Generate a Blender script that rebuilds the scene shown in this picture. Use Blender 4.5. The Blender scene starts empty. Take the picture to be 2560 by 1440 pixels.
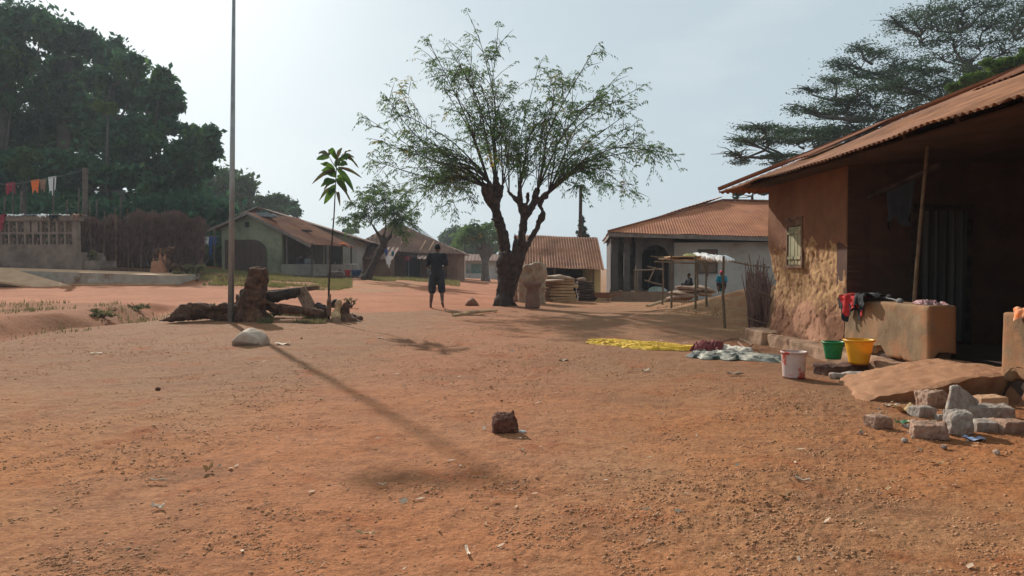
import bpy, bmesh, math, random
import numpy as np
from mathutils import Vector, Matrix
random.seed(7); RNG = np.random.default_rng(11)
sc = bpy.context.scene; col = sc.collection
F = 1850.0; H = 1.12; PITCH = math.atan(50/F)
def ray(px, py):
    u = (px-1280)/F; v = (720-py)/F
    c, s = math.cos(PITCH), math.sin(PITCH)
    return np.array([u, c+s*v, -s+c*v])
def at(px, py, Y):
    r = ray(px, py); return Vector(r*(Y/r[1])+np.array([0, 0, H]))
def on(px, py, z=0.0):
    r = ray(px, py); return Vector(r*((z-H)/r[2])+np.array([0, 0, H]))
# ---------- noise ----------
def _h(i, j, k):
    n = (i*374761393+j*668265263+k*1274126177) & 0xffffffff
    n = ((n ^ (n >> 13))*1274126177) & 0xffffffff
    n = n ^ (n >> 16)
    return (n & 0xffff)/65535.0
def vn(P, sc_=1.0, seed=0):
    P = np.asarray(P, float)*sc_
    I = np.floor(P).astype(np.int64); f = P-I; f = f*f*(3-2*f)
    i, j, k = I[:, 0], I[:, 1], I[:, 2]+seed*57
    x, y, z = f[:, 0], f[:, 1], f[:, 2]
    def L(a, b, t): return a+(b-a)*t
    c = [[_h(i+a, j+b, k+d) for a in (0, 1)] for b in (0, 1) for d in (0, 1)]
    y0 = L(L(c[0][0], c[0][1], x), L(c[2][0], c[2][1], x), y)
    y1 = L(L(c[1][0], c[1][1], x), L(c[3][0], c[3][1], x), y)
    return L(y0, y1, z)*2-1
def fbm(P, s=1.0, o=4, seed=0, g=0.5):
    r = 0; a = 1
    for q in range(o):
        r = r+a*vn(P, s, seed+q*3); s *= 2.03; a *= g
    return r
def ss(a, b, x):
    t = np.clip((x-a)/(b-a), 0, 1); return t*t*(3-2*t)
# ---------- mesh building ----------
class MB:
    def __init__(s): s.V = []; s.F = []; s.n = 0
    def add(s, V, Fc):
        V = np.asarray(V, float).reshape(-1, 3); s.V.append(V)
        s.F += [tuple(int(i)+s.n for i in f) for f in Fc]; s.n += len(V); return s
    def verts(s): return np.concatenate(s.V) if s.V else np.zeros((0, 3))
    def box(s, c, d, rz=0, R=None, taper=1.0):
        v = []
        for z in (-.5, .5):
            k = 1 if z < 0 else taper
            for x, y in ((-.5, -.5), (.5, -.5), (.5, .5), (-.5, .5)): v.append((x*d[0]*k, y*d[1]*k, z*d[2]))
        M = np.array((R if R is not None else Matrix.Rotation(rz, 3, 'Z')))
        V = np.array(v) @ M.T + np.array(c)
        return s.add(V, [(3, 2, 1, 0), (4, 5, 6, 7), (0, 1, 5, 4), (1, 2, 6, 5), (2, 3, 7, 6), (3, 0, 4, 7)])
    def beam(s, a, b, w, h=None):
        a = Vector(a); b = Vector(b); d = b-a; L = d.length; d.normalize()
        up = Vector((0, 0, 1)) if abs(d.z) < .95 else Vector((0, 1, 0))
        x = d.cross(up).normalized(); y = x.cross(d)
        R = Matrix((x, d, y)).transposed()
        return s.box((a+b)/2, (w, L, h or w), R=R)
    def tube(s, pts, rad, n=8, cap=True, wob=0, seed=0):
        P = [Vector(p) for p in pts]; m = len(P)
        if not hasattr(rad, '__len__'): rad = [rad]*m
        V = []; nrm = None
        for i in range(m):
            t = (P[min(i+1, m-1)]-P[max(i-1, 0)])
            if t.length < 1e-9: t = Vector((0, 0, 1))
            t.normalize()
            if nrm is None:
                a = Vector((1, 0, 0)) if abs(t.x) < .9 else Vector((0, 1, 0)); nrm = t.cross(a).normalized()
            else:
                nrm = (nrm-t*nrm.dot(t))
                nrm = nrm.normalized() if nrm.length > 1e-6 else t.orthogonal().normalized()
            bn = t.cross(nrm)
            for k in range(n):
                an = 2*math.pi*k/n; r = rad[i]*(1+(wob*random.uniform(-1, 1) if wob else 0))
                V.append(P[i]+nrm*(math.cos(an)*r)+bn*(math.sin(an)*r))
        Fc = [(i*n+k, i*n+(k+1) % n, (i+1)*n+(k+1) % n, (i+1)*n+k) for i in range(m-1) for k in range(n)]
        if cap: Fc += [tuple(reversed(range(n))), tuple((m-1)*n+k for k in range(n))]
        return s.add([tuple(v) for v in V], Fc)
    def lathe(s, prof, c=(0, 0, 0), n=24, closed=False):
        V = []; m = len(prof)
        for r, z in prof:
            for k in range(n):
                a = 2*math.pi*k/n; V.append((c[0]+r*math.cos(a), c[1]+r*math.sin(a), c[2]+z))
        Fc = [(i*n+k, i*n+(k+1) % n, (i+1)*n+(k+1) % n, (i+1)*n+k) for i in range(m-1) for k in range(n)]
        return s.add(V, Fc)
    def ball(s, c, r, n=10, R=None):
        if not hasattr(r, '__len__'): r = (r, r, r)
        V = []; m = n
        for i in range(m+1):
            ph = math.pi*i/m
            for k in range(2*n):
                a = math.pi*k/n; V.append((r[0]*math.sin(ph)*math.cos(a), r[1]*math.sin(ph)*math.sin(a), r[2]*math.cos(ph)))
        V = np.array(V)
        if R is not None: V = V @ np.array(R).T
        V = V+np.array(c)
        q = 2*n
        return s.add(V, [(i*q+k, (i+1)*q+k, (i+1)*q+(k+1) % q, i*q+(k+1) % q) for i in range(m) for k in range(q)])
    def grid(s, P):  # P: array (a,b,3)
        a, b = P.shape[:2]
        return s.add(P.reshape(-1, 3), [(i*b+j, i*b+j+1, (i+1)*b+j+1, (i+1)*b+j) for i in range(a-1) for j in range(b-1)])
    def prism(s, pts, ext):
        n = len(pts); e = np.array(ext); P = np.array([tuple(p) for p in pts], float)
        V = np.concatenate([P, P+e])
        return s.add(V, [tuple(range(n)), tuple(range(2*n-1, n-1, -1))]+[(i, i+n, (i+1) % n+n, (i+1) % n) for i in range(n)])
    def mesh(s, name):
        me = bpy.data.meshes.new(name); me.from_pydata([tuple(v) for v in s.verts()], [], s.F); me.update(); return me
def fixn(me):
    bm = bmesh.new(); bm.from_mesh(me); bmesh.ops.recalc_face_normals(bm, faces=bm.faces); bm.to_mesh(me); bm.free()
def remesh(mb, vox, smooth=3, fac=.5):
    me = mb.mesh('t'); fixn(me); o = bpy.data.objects.new('t', me); col.objects.link(o)
    m = o.modifiers.new('r', 'REMESH'); m.mode = 'VOXEL'; m.voxel_size = vox
    if smooth:
        q = o.modifiers.new('s', 'SMOOTH'); q.iterations = smooth; q.factor = fac
    dg = bpy.context.evaluated_depsgraph_get(); dg.update()
    r = bpy.data.meshes.new_from_object(o.evaluated_get(dg)); bpy.data.objects.remove(o); bpy.data.meshes.remove(me)
    return r
def getV(me):
    V = np.empty(len(me.vertices)*3); me.vertices.foreach_get('co', V); return V.reshape(-1, 3)
def setV(me, V): me.vertices.foreach_set('co', np.asarray(V, float).ravel()); me.update()
def bumpy(me, amp, scale, seed=0, o=3, amp3=True):
    V = getV(me); N = np.empty(len(V)*3); me.vertices.foreach_get('normal', N); N = N.reshape(-1, 3)
    setV(me, V+N*(fbm(V, scale, o, seed)*amp)[:, None]); return me
def quads_mesh(name, V, k=4):
    """V: (n*k,3) arrays, every k verts are one face"""
    me = bpy.data.meshes.new(name); n = len(V)//k
    me.vertices.add(len(V)); me.vertices.foreach_set('co', V.astype(np.float32).ravel())
    me.loops.add(len(V)); me.loops.foreach_set('vertex_index', np.arange(len(V), dtype=np.int32))
    me.polygons.add(n); me.polygons.foreach_set('loop_start', np.arange(0, len(V), k, dtype=np.int32))
    me.update(calc_edges=True); return me
def tag(o, label=None, cat=None, group=None, kind=None):
    if label: o['label'] = label
    if cat: o['category'] = cat
    if group: o['group'] = group
    if kind: o['kind'] = kind
    return o
def obj(name, src, mat, parent=None, smooth=False, origin=None, world=True):
    me = src.mesh(name) if isinstance(src, MB) else src
    me.name = name
    if smooth: me.polygons.foreach_set('use_smooth', [True]*len(me.polygons))
    for m in (mat if isinstance(mat, (list, tuple)) else [mat]): me.materials.append(m)
    o = bpy.data.objects.new(name, me); col.objects.link(o)
    if parent is not None:
        if world:
            M = Matrix(parent.get('_wm')) if False else WM[parent.name]
            me.transform(M.inverted())
        o.parent = parent; WM[o.name] = WM[parent.name] if world else Matrix.Identity(4)
    elif origin is not None:
        me.transform(Matrix.Translation(-Vector(origin))); o.location = origin; WM[o.name] = Matrix.Translation(Vector(origin))
    else: WM[o.name] = Matrix.Identity(4)
    return o
WM = {}
def thing(name, label, cat, loc, rz=0, group=None):
    o = bpy.data.objects.new(name, None); col.objects.link(o); o.empty_display_size = .2
    o.location = loc; o.rotation_euler = (0, 0, rz)
    WM[o.name] = Matrix.Translation(Vector(loc)) @ Matrix.Rotation(rz, 4, 'Z')
    return tag(o, label, cat, group)
def solo(name, src, mat, label, cat, origin, smooth=False, group=None):
    return tag(obj(name, src, mat, None, smooth, origin), label, cat, group)
def struct(name, src, mat, smooth=False): return tag(obj(name, src, mat, None, smooth), kind='structure')
# ---------- materials ----------
def srgb(r, g, b):
    f = lambda c: (c/255/12.92 if c/255 <= .04045 else ((c/255+.055)/1.055)**2.4)
    return (f(r), f(g), f(b), 1)
MC = {}
def mat(name, c1, c2=None, scale=6, rough=.85, bump=.3, bscale=None, c3=None, s3=1.2, t3=(.5, .65), metal=0, dist=.01, trans=0, stretch=None, spec=.3, detail=6, contrast=(.35, .65), wave=None):
    if name in MC: return MC[name]
    m = bpy.data.materials.new(name); m.use_nodes = True; nt = m.node_tree; N = nt.nodes; L = nt.links
    bs = N['Principled BSDF']; bs.inputs['Roughness'].default_value = rough; bs.inputs['Metallic'].default_value = metal
    bs.inputs['Specular IOR Level'].default_value = spec
    tc = N.new('ShaderNodeTexCoord'); vec = tc.outputs['Object']
    if stretch:
        mp = N.new('ShaderNodeMapping'); mp.inputs['Scale'].default_value = stretch; L.new(vec, mp.inputs[0]); vec = mp.outputs[0]
    no = N.new('ShaderNodeTexNoise'); no.inputs['Scale'].default_value = scale; no.inputs['Detail'].default_value = detail; no.inputs['Roughness'].default_value = .65
    L.new(vec, no.inputs['Vector'])
    cr = N.new('ShaderNodeValToRGB'); cr.color_ramp.elements[0].position = contrast[0]; cr.color_ramp.elements[1].position = contrast[1]
    cr.color_ramp.elements[0].color = c1 if len(c1) == 4 else (*c1, 1)
    c2 = c2 or c1; cr.color_ramp.elements[1].color = c2 if len(c2) == 4 else (*c2, 1)
    L.new(no.outputs['Fac'], cr.inputs[0]); out = cr.outputs[0]
    if c3:
        n3 = N.new('ShaderNodeTexNoise'); n3.inputs['Scale'].default_value = s3; n3.inputs['Detail'].default_value = 8; n3.inputs['Roughness'].default_value = .7
        L.new(vec, n3.inputs['Vector'])
        mr = N.new('ShaderNodeMapRange'); mr.inputs[1].default_value = t3[0]; mr.inputs[2].default_value = t3[1]; L.new(n3.outputs['Fac'], mr.inputs[0])
        mx = N.new('ShaderNodeMix'); mx.data_type = 'RGBA'; L.new(mr.outputs[0], mx.inputs[0]); L.new(out, mx.inputs[6]); mx.inputs[7].default_value = c3 if len(c3) == 4 else (*c3, 1); out = mx.outputs[2]
    L.new(out, bs.inputs['Base Color'])
    if bump:
        nb = N.new('ShaderNodeTexNoise'); nb.inputs['Scale'].default_value = bscale or scale*4; nb.inputs['Detail'].default_value = 8; nb.inputs['Roughness'].default_value = .7
        L.new(vec, nb.inputs['Vector'])
        b = N.new('ShaderNodeBump'); b.inputs['Strength'].default_value = bump; b.inputs['Distance'].default_value = dist
        L.new(nb.outputs['Fac'], b.inputs['Height']); L.new(b.outputs[0], bs.inputs['Normal'])
    if trans:
        tr = N.new('ShaderNodeBsdfTranslucent'); L.new(out, tr.inputs[0]); ms = N.new('ShaderNodeMixShader'); ms.inputs[0].default_value = trans
        L.new(bs.outputs[0], ms.inputs[1]); L.new(tr.outputs[0], ms.inputs[2]); L.new(ms.outputs[0], N['Material Output'].inputs[0])
    MC[name] = m; return m
M = dict(
 bark=mat('bark', (.022, .014, .011), (.075, .045, .032), 8, .95, .9, 14, dist=.03),
 barkg=mat('bark_grey', (.07, .055, .045), (.16, .13, .10), 6, .95, .6, 12),
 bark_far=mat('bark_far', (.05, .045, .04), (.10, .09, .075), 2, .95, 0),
 stumpw=mat('stump_wood', (.045, .02, .013), (.17, .078, .042), 9, .95, 1, 16, dist=.06, c3=(.24, .12, .06), s3=2.5, t3=(.55, .7)),
 rustwood=mat('weathered_wood', (.10, .05, .03), (.24, .13, .08), 5, .9, .5, 20, stretch=(1, 1, 1)),
 palewood=mat('pale_wood', (.38, .22, .105), (.62, .42, .22), 6, .85, .3, 20, c3=(.25, .12, .06), s3=3),
 stick=mat('stick_wood', (.10, .065, .04), (.2, .135, .08), 9, .9, .3, 30),
 rust=mat('rusty_iron', (.15, .05, .022), (.30, .11, .045), 1.3, .8, .15, 8, c3=(.10, .035, .02), s3=.7, t3=(.5, .75), spec=.25, stretch=(1, 1, .3)),
 rustb=mat('rusty_iron_brown', (.14, .07, .05), (.25, .135, .09), 1.2, .85, .15, 8, c3=(.09, .045, .03), s3=.5, t3=(.48, .7), spec=.2),
 rustred=mat('rusty_iron_red', (.28, .085, .030), (.42, .150, .055), 1.5, .8, .1, 8, c3=(.17, .055, .025), s3=.4, t3=(.55, .75), spec=.3),
 rusttan=mat('rusty_iron_tan', (.17, .062, .024), (.37, .155, .062), 2.4, .8, .15, 9, c3=(.13, .045, .025), s3=.9, t3=(.5, .7), spec=.35),
 tin=mat('new_tin', (.62, .62, .60), (.78, .77, .75), 2, .5, 0, metal=.1, spec=.5),
 conc=mat('dirty_concrete', (.17, .12, .095), (.27, .2, .155), 2.2, .95, .35, 18, c3=(.09, .06, .05), s3=.9, t3=(.5, .7)),
 concpale=mat('pale_concrete', (.30, .25, .2), (.42, .36, .29), 2, .95, .3, 18, c3=(.2, .11, .07), s3=1.5, t3=(.5, .68)),
 tanslab=mat('dusty_slab', (.42, .24, .13), (.55, .34, .2), 2, .95, .2, 18),
 galv=mat('galvanised_steel', (.22, .22, .21), (.34, .34, .32), 3, .42, .05, 20, metal=.35, spec=.5),
 mudwall=mat('mud_wall_brown', (.17, .085, .05), (.26, .14, .085), 2, .95, .5, 14, c3=(.12, .055, .035), s3=1),
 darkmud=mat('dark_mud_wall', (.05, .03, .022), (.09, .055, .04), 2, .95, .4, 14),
 greenwall=mat('mossy_plaster', (.15, .165, .095), (.30, .30, .19), 1.6, .95, .4, 12, c3=(.08, .085, .05), s3=.8, t3=(.48, .66)),
 whitewall=mat('dingy_white_plaster', (.36, .33, .29), (.5, .47, .42), 1.4, .95, .3, 14, c3=(.27, .2, .15), s3=.7, t3=(.5, .72)),
 greywall=mat('grey_plaster', (.16, .145, .12), (.26, .23, .19), 1.4, .95, .3, 14),
 porchdark=mat('porch_shade_plaster', (.07, .055, .05), (.13, .105, .09), 1.6, .95, .3, 14),  # porch shade put into the plaster colour
 cream=mat('yellow_plaster', (.5, .33, .13), (.62, .44, .2), 2, .95, .2, 14),
 dark=mat('dark_interior', (.012, .009, .008), (.02, .015, .012), 3, .95, 0),
 fascia=mat('grey_fascia_board', (.14, .11, .09), (.24, .19, .16), 4, .9, .3, 20),
 skin=mat('skin', (.09, .042, .026), (.12, .06, .036), 5, .6, .05, spec=.35),
 black=mat('black_cloth', (.012, .012, .015), (.022, .022, .026), 8, .9, .2, 40),
 hair=mat('hair', (.006, .005, .005), (.01, .009, .008), 20, .9, .5, 80),
 shorts=mat('dark_shorts', (.018, .02, .028), (.03, .033, .04), 8, .9, .2, 40),
 greycl=mat('grey_cloth', (.12, .12, .12), (.2, .2, .2), 8, .9, .3, 30),
 white=mat('white_cloth', (.62, .60, .56), (.78, .77, .74), 8, .9, .3, 30),
 red=mat('red_cloth', (.42, .02, .02), (.6, .04, .035), 8, .9, .3, 30),
 crimson=mat('crimson_cloth', (.22, .02, .035), (.34, .04, .06), 8, .9, .3, 30),
 orange=mat('orange_cloth', (.75, .14, .03), (.85, .22, .05), 8, .9, .3, 30),
 blue=mat('blue_cloth', (.02, .06, .2), (.04, .1, .32), 8, .9, .3, 30),
 teal=mat('teal_cloth', (.01, .13, .18), (.02, .2, .26), 8, .9, .3, 30),
 pink=mat('pink_cap', (.8, .03, .12), (.9, .06, .18), 8, .8, .2, 30),
 stoneR=mat('laterite', (.085, .032, .022), (.2, .085, .05), 14, .95, 1, 30, c3=(.035, .016, .014), s3=9, dist=.01),
 stoneP=mat('pale_stone', (.40, .30, .225), (.58, .46, .36), 6, .9, .6, 22, c3=(.24, .15, .1), s3=3, t3=(.55, .7)),
 stoneB=mat('brown_stone', (.2, .09, .055), (.3, .14, .08), 6, .95, .6, 20),
 rubble=mat('broken_concrete', (.24, .19, .155), (.44, .38, .32), 16, .95, 1, 60, c3=(.3, .17, .11), s3=5, t3=(.5, .65), dist=.006),
 rubbleB=mat('broken_block_brown', (.26, .14, .09), (.42, .28, .2), 14, .95, .8, 50, c3=(.2, .1, .07), s3=5, dist=.006),
 card=mat('cardboard', (.42, .28, .13), (.54, .38, .2), 4, .9, .1, 30),
 paper=mat('paper', (.52, .40, .29), (.70, .57, .44), 10, .9, .1, 30),
 bluep=mat('blue_wrapper', (.25, .32, .5), (.4, .47, .62), 8, .5, .2, 20),
 greenp=mat('green_wrapper', (.1, .3, .1), (.5, .55, .45), 8, .5, .2, 20),
 grassm=mat('grass_blades', (.13, .13, .04), (.25, .22, .08), 2.5, .8, 0, trans=.35, c3=(.3, .22, .1), s3=.9, t3=(.5, .65)),
 weed=mat('weed_leaves', (.10, .10, .04), (.24, .2, .09), 1.5, .8, 0, trans=.3),
 dryweed=mat('dry_leaves', (.10, .055, .035), (.22, .12, .075), 3, .9, 0, trans=.2),
 brush=mat('dry_brush', (.10, .055, .045), (.27, .16, .13), 3.5, .95, 0),
 sack=mat('woven_sack', (.27, .18, .115), (.43, .31, .21), 8, .8, .5, 40, c3=(.3, .16, .09), s3=3),
 sackbr=mat('brown_sack', (.20, .11, .07), (.34, .21, .14), 5, .85, .6, 30),
 mortar=mat('mortar_wood', (.14, .075, .05), (.2, .11, .075), 6, .85, .3, 30),
)
# ---------- terrain ----------
XK = np.array([-60, -19, -13, -9, -5, -1, 3, 6, 10, 20, 60.])
YK = np.array([-30, 11, 16, 20, 26.9, 28.2, 31, 40, 60, 90, 250.])
ZK = np.array([[0]*11, [0]*11,
 [.05, .05, 0, 0, 0, 0, 0, 0, 0, 0, 0],
 [.3, .25, .2, .12, .05, 0, 0, 0, 0, 0, 0],
 [.5, .5, .5, .42, .24, .03, -.1, -.15, -.1, 0, 0],
 [.85, .85, .72, .46, .26, .02, -.16, -.2, -.12, 0, 0],
 [1.25, 1.25, .85, .5, .28, .0, -.3, -.3, -.2, 0, 0],
 [1.6, 1.4, .8, .55, .42, .02, -.35, -.35, -.3, 0, 0],
 [1.5, 1.2, .7, .45, .25, -.05, -.35, -.35, -.3, 0, 0],
 [1, .8, .5, .2, -.1, -.25, -.35, -.35, -.3, 0, 0], [0]*11])
def G(x, y):
    x = np.asarray(x, float); y = np.asarray(y, float)
    i = np.clip(np.searchsorted(XK, x)-1, 0, 9); j = np.clip(np.searchsorted(YK, y)-1, 0, 9)
    tx = np.clip((x-XK[i])/(XK[i+1]-XK[i]), 0, 1); ty = np.clip((y-YK[j])/(YK[j+1]-YK[j]), 0, 1)
    z = (ZK[j, i]*(1-tx)+ZK[j, i+1]*tx)*(1-ty)+(ZK[j+1, i]*(1-tx)+ZK[j+1, i+1]*tx)*ty
    z = z+.23*ss(-8.4+.25*np.sin(y*1.3), -9.2+.15*np.sin(y*3.1), x)*ss(21, 17, y)*ss(5, 9, y)-.10*np.exp(-((x+8.3-.25*np.sin(y*1.3))/.25)**2)*ss(20, 17.5, y)*ss(8, 10.5, y)
    dx = x-6.1; dy = y-16.6
    z = z+.74*np.exp(-(dx*dx/4.6+dy*dy/5.2))
    z = z+.07*np.exp(-((x+.1)**2/3+(y-22.3)**2/1.6))+.06*np.exp(-((x+5.3)**2/2+(y-16)**2/1))
    P = np.stack([x, y, x*0+.5], -1).reshape(-1, 3)
    z = z+(fbm(P, .5, 3, 3)*.022).reshape(x.shape)*ss(1, 6, y+0*x)
    return z
def gz(x, y): return float(G(np.array([x]), np.array([y]))[0])
def gp(px, py):
    """point of the terrain seen at a pixel"""
    r = ray(px, py); t0 = 1.5
    for t in np.arange(1.5, 130, .05):
        if H+r[2]*t <= gz(r[0]*t, r[1]*t): break
    return Vector((r[0]*t, r[1]*t, gz(r[0]*t, r[1]*t)))
def gpx(px, Y): x = (px-1280)/F*Y; return Vector((x, Y, gz(x, Y)))
def fineG(X, Y):
    P = np.stack([X, Y, X*0], -1).reshape(-1, 3)
    n = fbm(P, 2.2, 3, 21)*.010
    g = vn(P, 22, 5); g2 = vn(P, 47, 8)
    patch = ss(-.5, .5, fbm(P, .9, 2, 31))
    n = n+(np.maximum(g-.1, 0)*.010+np.maximum(g2, 0)*.0065+np.maximum(vn(P, 90, 12), 0)*.003)*(.3+.8*patch)
    return n.reshape(X.shape)
def in_road(x, y):
    cy = 21.8+np.where(x > -5, (x+5)*.9, 0)+.35*np.sin(x*.7)
    hw = 4.6+np.where(x > -5, (x+5)*.15, 0)
    a = (np.abs(y-cy) < hw) & (x < -.2+(y-22)*.03) & (y > 17.5)
    b = (np.abs(x-(-1.9-(y-27)*.022)) < 2.6+.2*np.sin(y)) & (y > 22.5)
    return (a | b) & ~((x > -9.6) & (y > 26.2) & (x < -4.6))
def build_ground():
    # rows denser near the camera; three rings of a single sheet
    ys = np.concatenate([np.linspace(-12, 1.2, 14)[:-1], 1.2*np.exp(np.linspace(0, math.log(60/1.2), 620)), np.geomspace(62, 900, 30)])
    us = np.concatenate([np.linspace(-3.2, -.85, 24)[:-1], np.linspace(-.85, .85, 640), np.linspace(.85, 3.2, 24)[1:]])
    Yg, Ug = np.meshgrid(ys, us, indexing='ij')
    X = Ug*np.maximum(Yg, 4.0 if False else 1.2)
    X = np.where(Yg < 1.2, Ug*np.maximum(1.2, 1.2+(1.2-Yg)*.9), X)
    Z = G(X, Yg)+fineG(X, Yg)*ss(70, 25, Yg)
    a, b = X.shape; V = np.stack([X, Yg, Z], -1).reshape(-1, 3)
    idx = np.arange(a*b).reshape(a, b)
    Q = np.stack([idx[:-1, :-1], idx[:-1, 1:], idx[1:, 1:], idx[1:, :-1]], -1).reshape(-1, 4)
    cx = V[Q].mean(1); jit = fbm(cx*np.array([1, 1, 0]), .8, 3, 77)*.5
    rd = in_road(cx[:, 0]+jit, cx[:, 1]+jit) & (cx[:, 1] < 100)
    for nm, sel, mt in (('ground', ~rd, ground_mat(False)), ('road', rd, ground_mat(True))):
        q = Q[sel]; u, inv = np.unique(q, return_inverse=True)
        me = bpy.data.meshes.new(nm); Vs = V[u]; me.vertices.add(len(Vs)); me.vertices.foreach_set('co', Vs.astype(np.float32).ravel())
        me.loops.add(q.size); me.loops.foreach_set('vertex_index', inv.ravel().astype(np.int32))
        me.polygons.add(len(q)); me.polygons.foreach_set('loop_start', np.arange(0, q.size, 4, dtype=np.int32)); me.update(calc_edges=True)
        me.polygons.foreach_set('use_smooth', [True]*len(q))
        struct(nm, me, mt)
def ground_mat(road):
    m = bpy.data.materials.new('road_earth' if road else 'red_earth'); m.use_nodes = True; nt = m.node_tree; N = nt.nodes; L = nt.links
    bs = N['Principled BSDF']; bs.inputs['Roughness'].default_value = .97; bs.inputs['Specular IOR Level'].default_value = .1
    tc = N.new('ShaderNodeTexCoord'); v = tc.outputs['Object']
    def noise(s, d=6, r=.65):
        n = N.new('ShaderNodeTexNoise'); n.inputs['Scale'].default_value = s; n.inputs['Detail'].default_value = d; n.inputs['Roughness'].default_value = r; L.new(v, n.inputs['Vector']); return n.outputs['Fac']
    def rng(x, a, b, c=0, d=1):
        q = N.new('ShaderNodeMapRange'); q.inputs[1].default_value = a; q.inputs[2].default_value = b; q.inputs[3].default_value = c; q.inputs[4].default_value = d; q.interpolation_type = 'SMOOTHSTEP'; L.new(x, q.inputs[0]); return q.outputs[0]
    def mix(f, a, b):
        q = N.new('ShaderNodeMix'); q.data_type = 'RGBA'
        if isinstance(f, float): q.inputs[0].default_value = f
        else: L.new(f, q.inputs[0])
        for k, c in ((6, a), (7, b)):
            if isinstance(c, tuple): q.inputs[k].default_value = (*c, 1)
            else: L.new(c, q.inputs[k])
        return q.outputs[2]
    def mth(op, a, b):
        q = N.new('ShaderNodeMath'); q.operation = op
        for k, c in ((0, a), (1, b)):
            if isinstance(c, (int, float)): q.inputs[k].default_value = c
            else: L.new(c, q.inputs[k])
        return q.outputs[0]
    sp = N.new('ShaderNodeSeparateXYZ'); L.new(v, sp.inputs[0])
    if road:
        c = mix(rng(noise(.6), .35, .65), (.37, .142, .062), (.30, .108, .046))
        c = mix(rng(noise(5, 8), .45, .75), c, (.27, .09, .045))
        bmp = .35
    else:
        red = (.39, .158, .060); tan = (.34, .178, .088); gry = (.235, .130, .070); deep = (.29, .088, .030)
        c = mix(rng(noise(.35), .38, .62), red, tan)
        # brownish dusty zone near the post, greyer gravel heap at the rack
        d1 = mth('ADD', sp.outputs[1], mth('MULTIPLY', noise(.5), 5.0))
        zone = mth('MULTIPLY', rng(d1, 6.8, 11.0), rng(d1, 27, 22))
        c = mix(mth('MULTIPLY', zone, .8), c, gry)
        hx = mth('SUBTRACT', sp.outputs[0], 4.6); hm = mth('MULTIPLY', rng(hx, -2.2, -.2), rng(sp.outputs[1], 10.5, 13.5))
        c = mix(mth('MULTIPLY', hm, .85), c, (.29, .165, .078))
        bk = mth('MULTIPLY', rng(sp.outputs[0], -7.6, -8.6), rng(sp.outputs[1], 9, 11.5))
        c = mix(mth('MULTIPLY', bk, .8), c, (.29, .11, .048))
        # redder trodden track through the middle
        tr = mth('ABSOLUTE', mth('SUBTRACT', mth('ADD', sp.outputs[0], mth('MULTIPLY', noise(.7), 1.6)), mth('MULTIPLY', sp.outputs[1], .03)), 0)
        c = mix(mth('MULTIPLY', rng(tr, 1.9, .5), .4), c, (.40, .145, .068))
        c = mix(rng(noise(1.7, 8, .7), .5, .72), c, deep)
        c = mix(rng(noise(9, 6, .7), .42, .72, 0, .75), c, (.20, .078, .036))
        c = mix(rng(noise(.9, 7, .7), .5, .66, 0, .72), c, (.21, .095, .048))
        c = mix(rng(noise(38, 4, .6), .5, .72, 0, .75), c, (.15, .058, .03))
        c = mix(rng(noise(55, 3, .6), .60, .74, 0, .6), c, (.58, .34, .2))
        bmp = .8
    L.new(c, bs.inputs['Base Color'])
    b = N.new('ShaderNodeBump'); b.inputs['Strength'].default_value = bmp; b.inputs['Distance'].default_value = .014; L.new(noise(42, 5, .7), b.inputs['Height'])
    b2 = N.new('ShaderNodeBump'); b2.inputs['Strength'].default_value = bmp; b2.inputs['Distance'].default_value = .03; L.new(noise(9, 6, .7), b2.inputs['Height']); L.new(b.outputs[0], b2.inputs['Normal'])
    L.new(b2.outputs[0], bs.inputs['Normal'])
    return m
build_ground()
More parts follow.
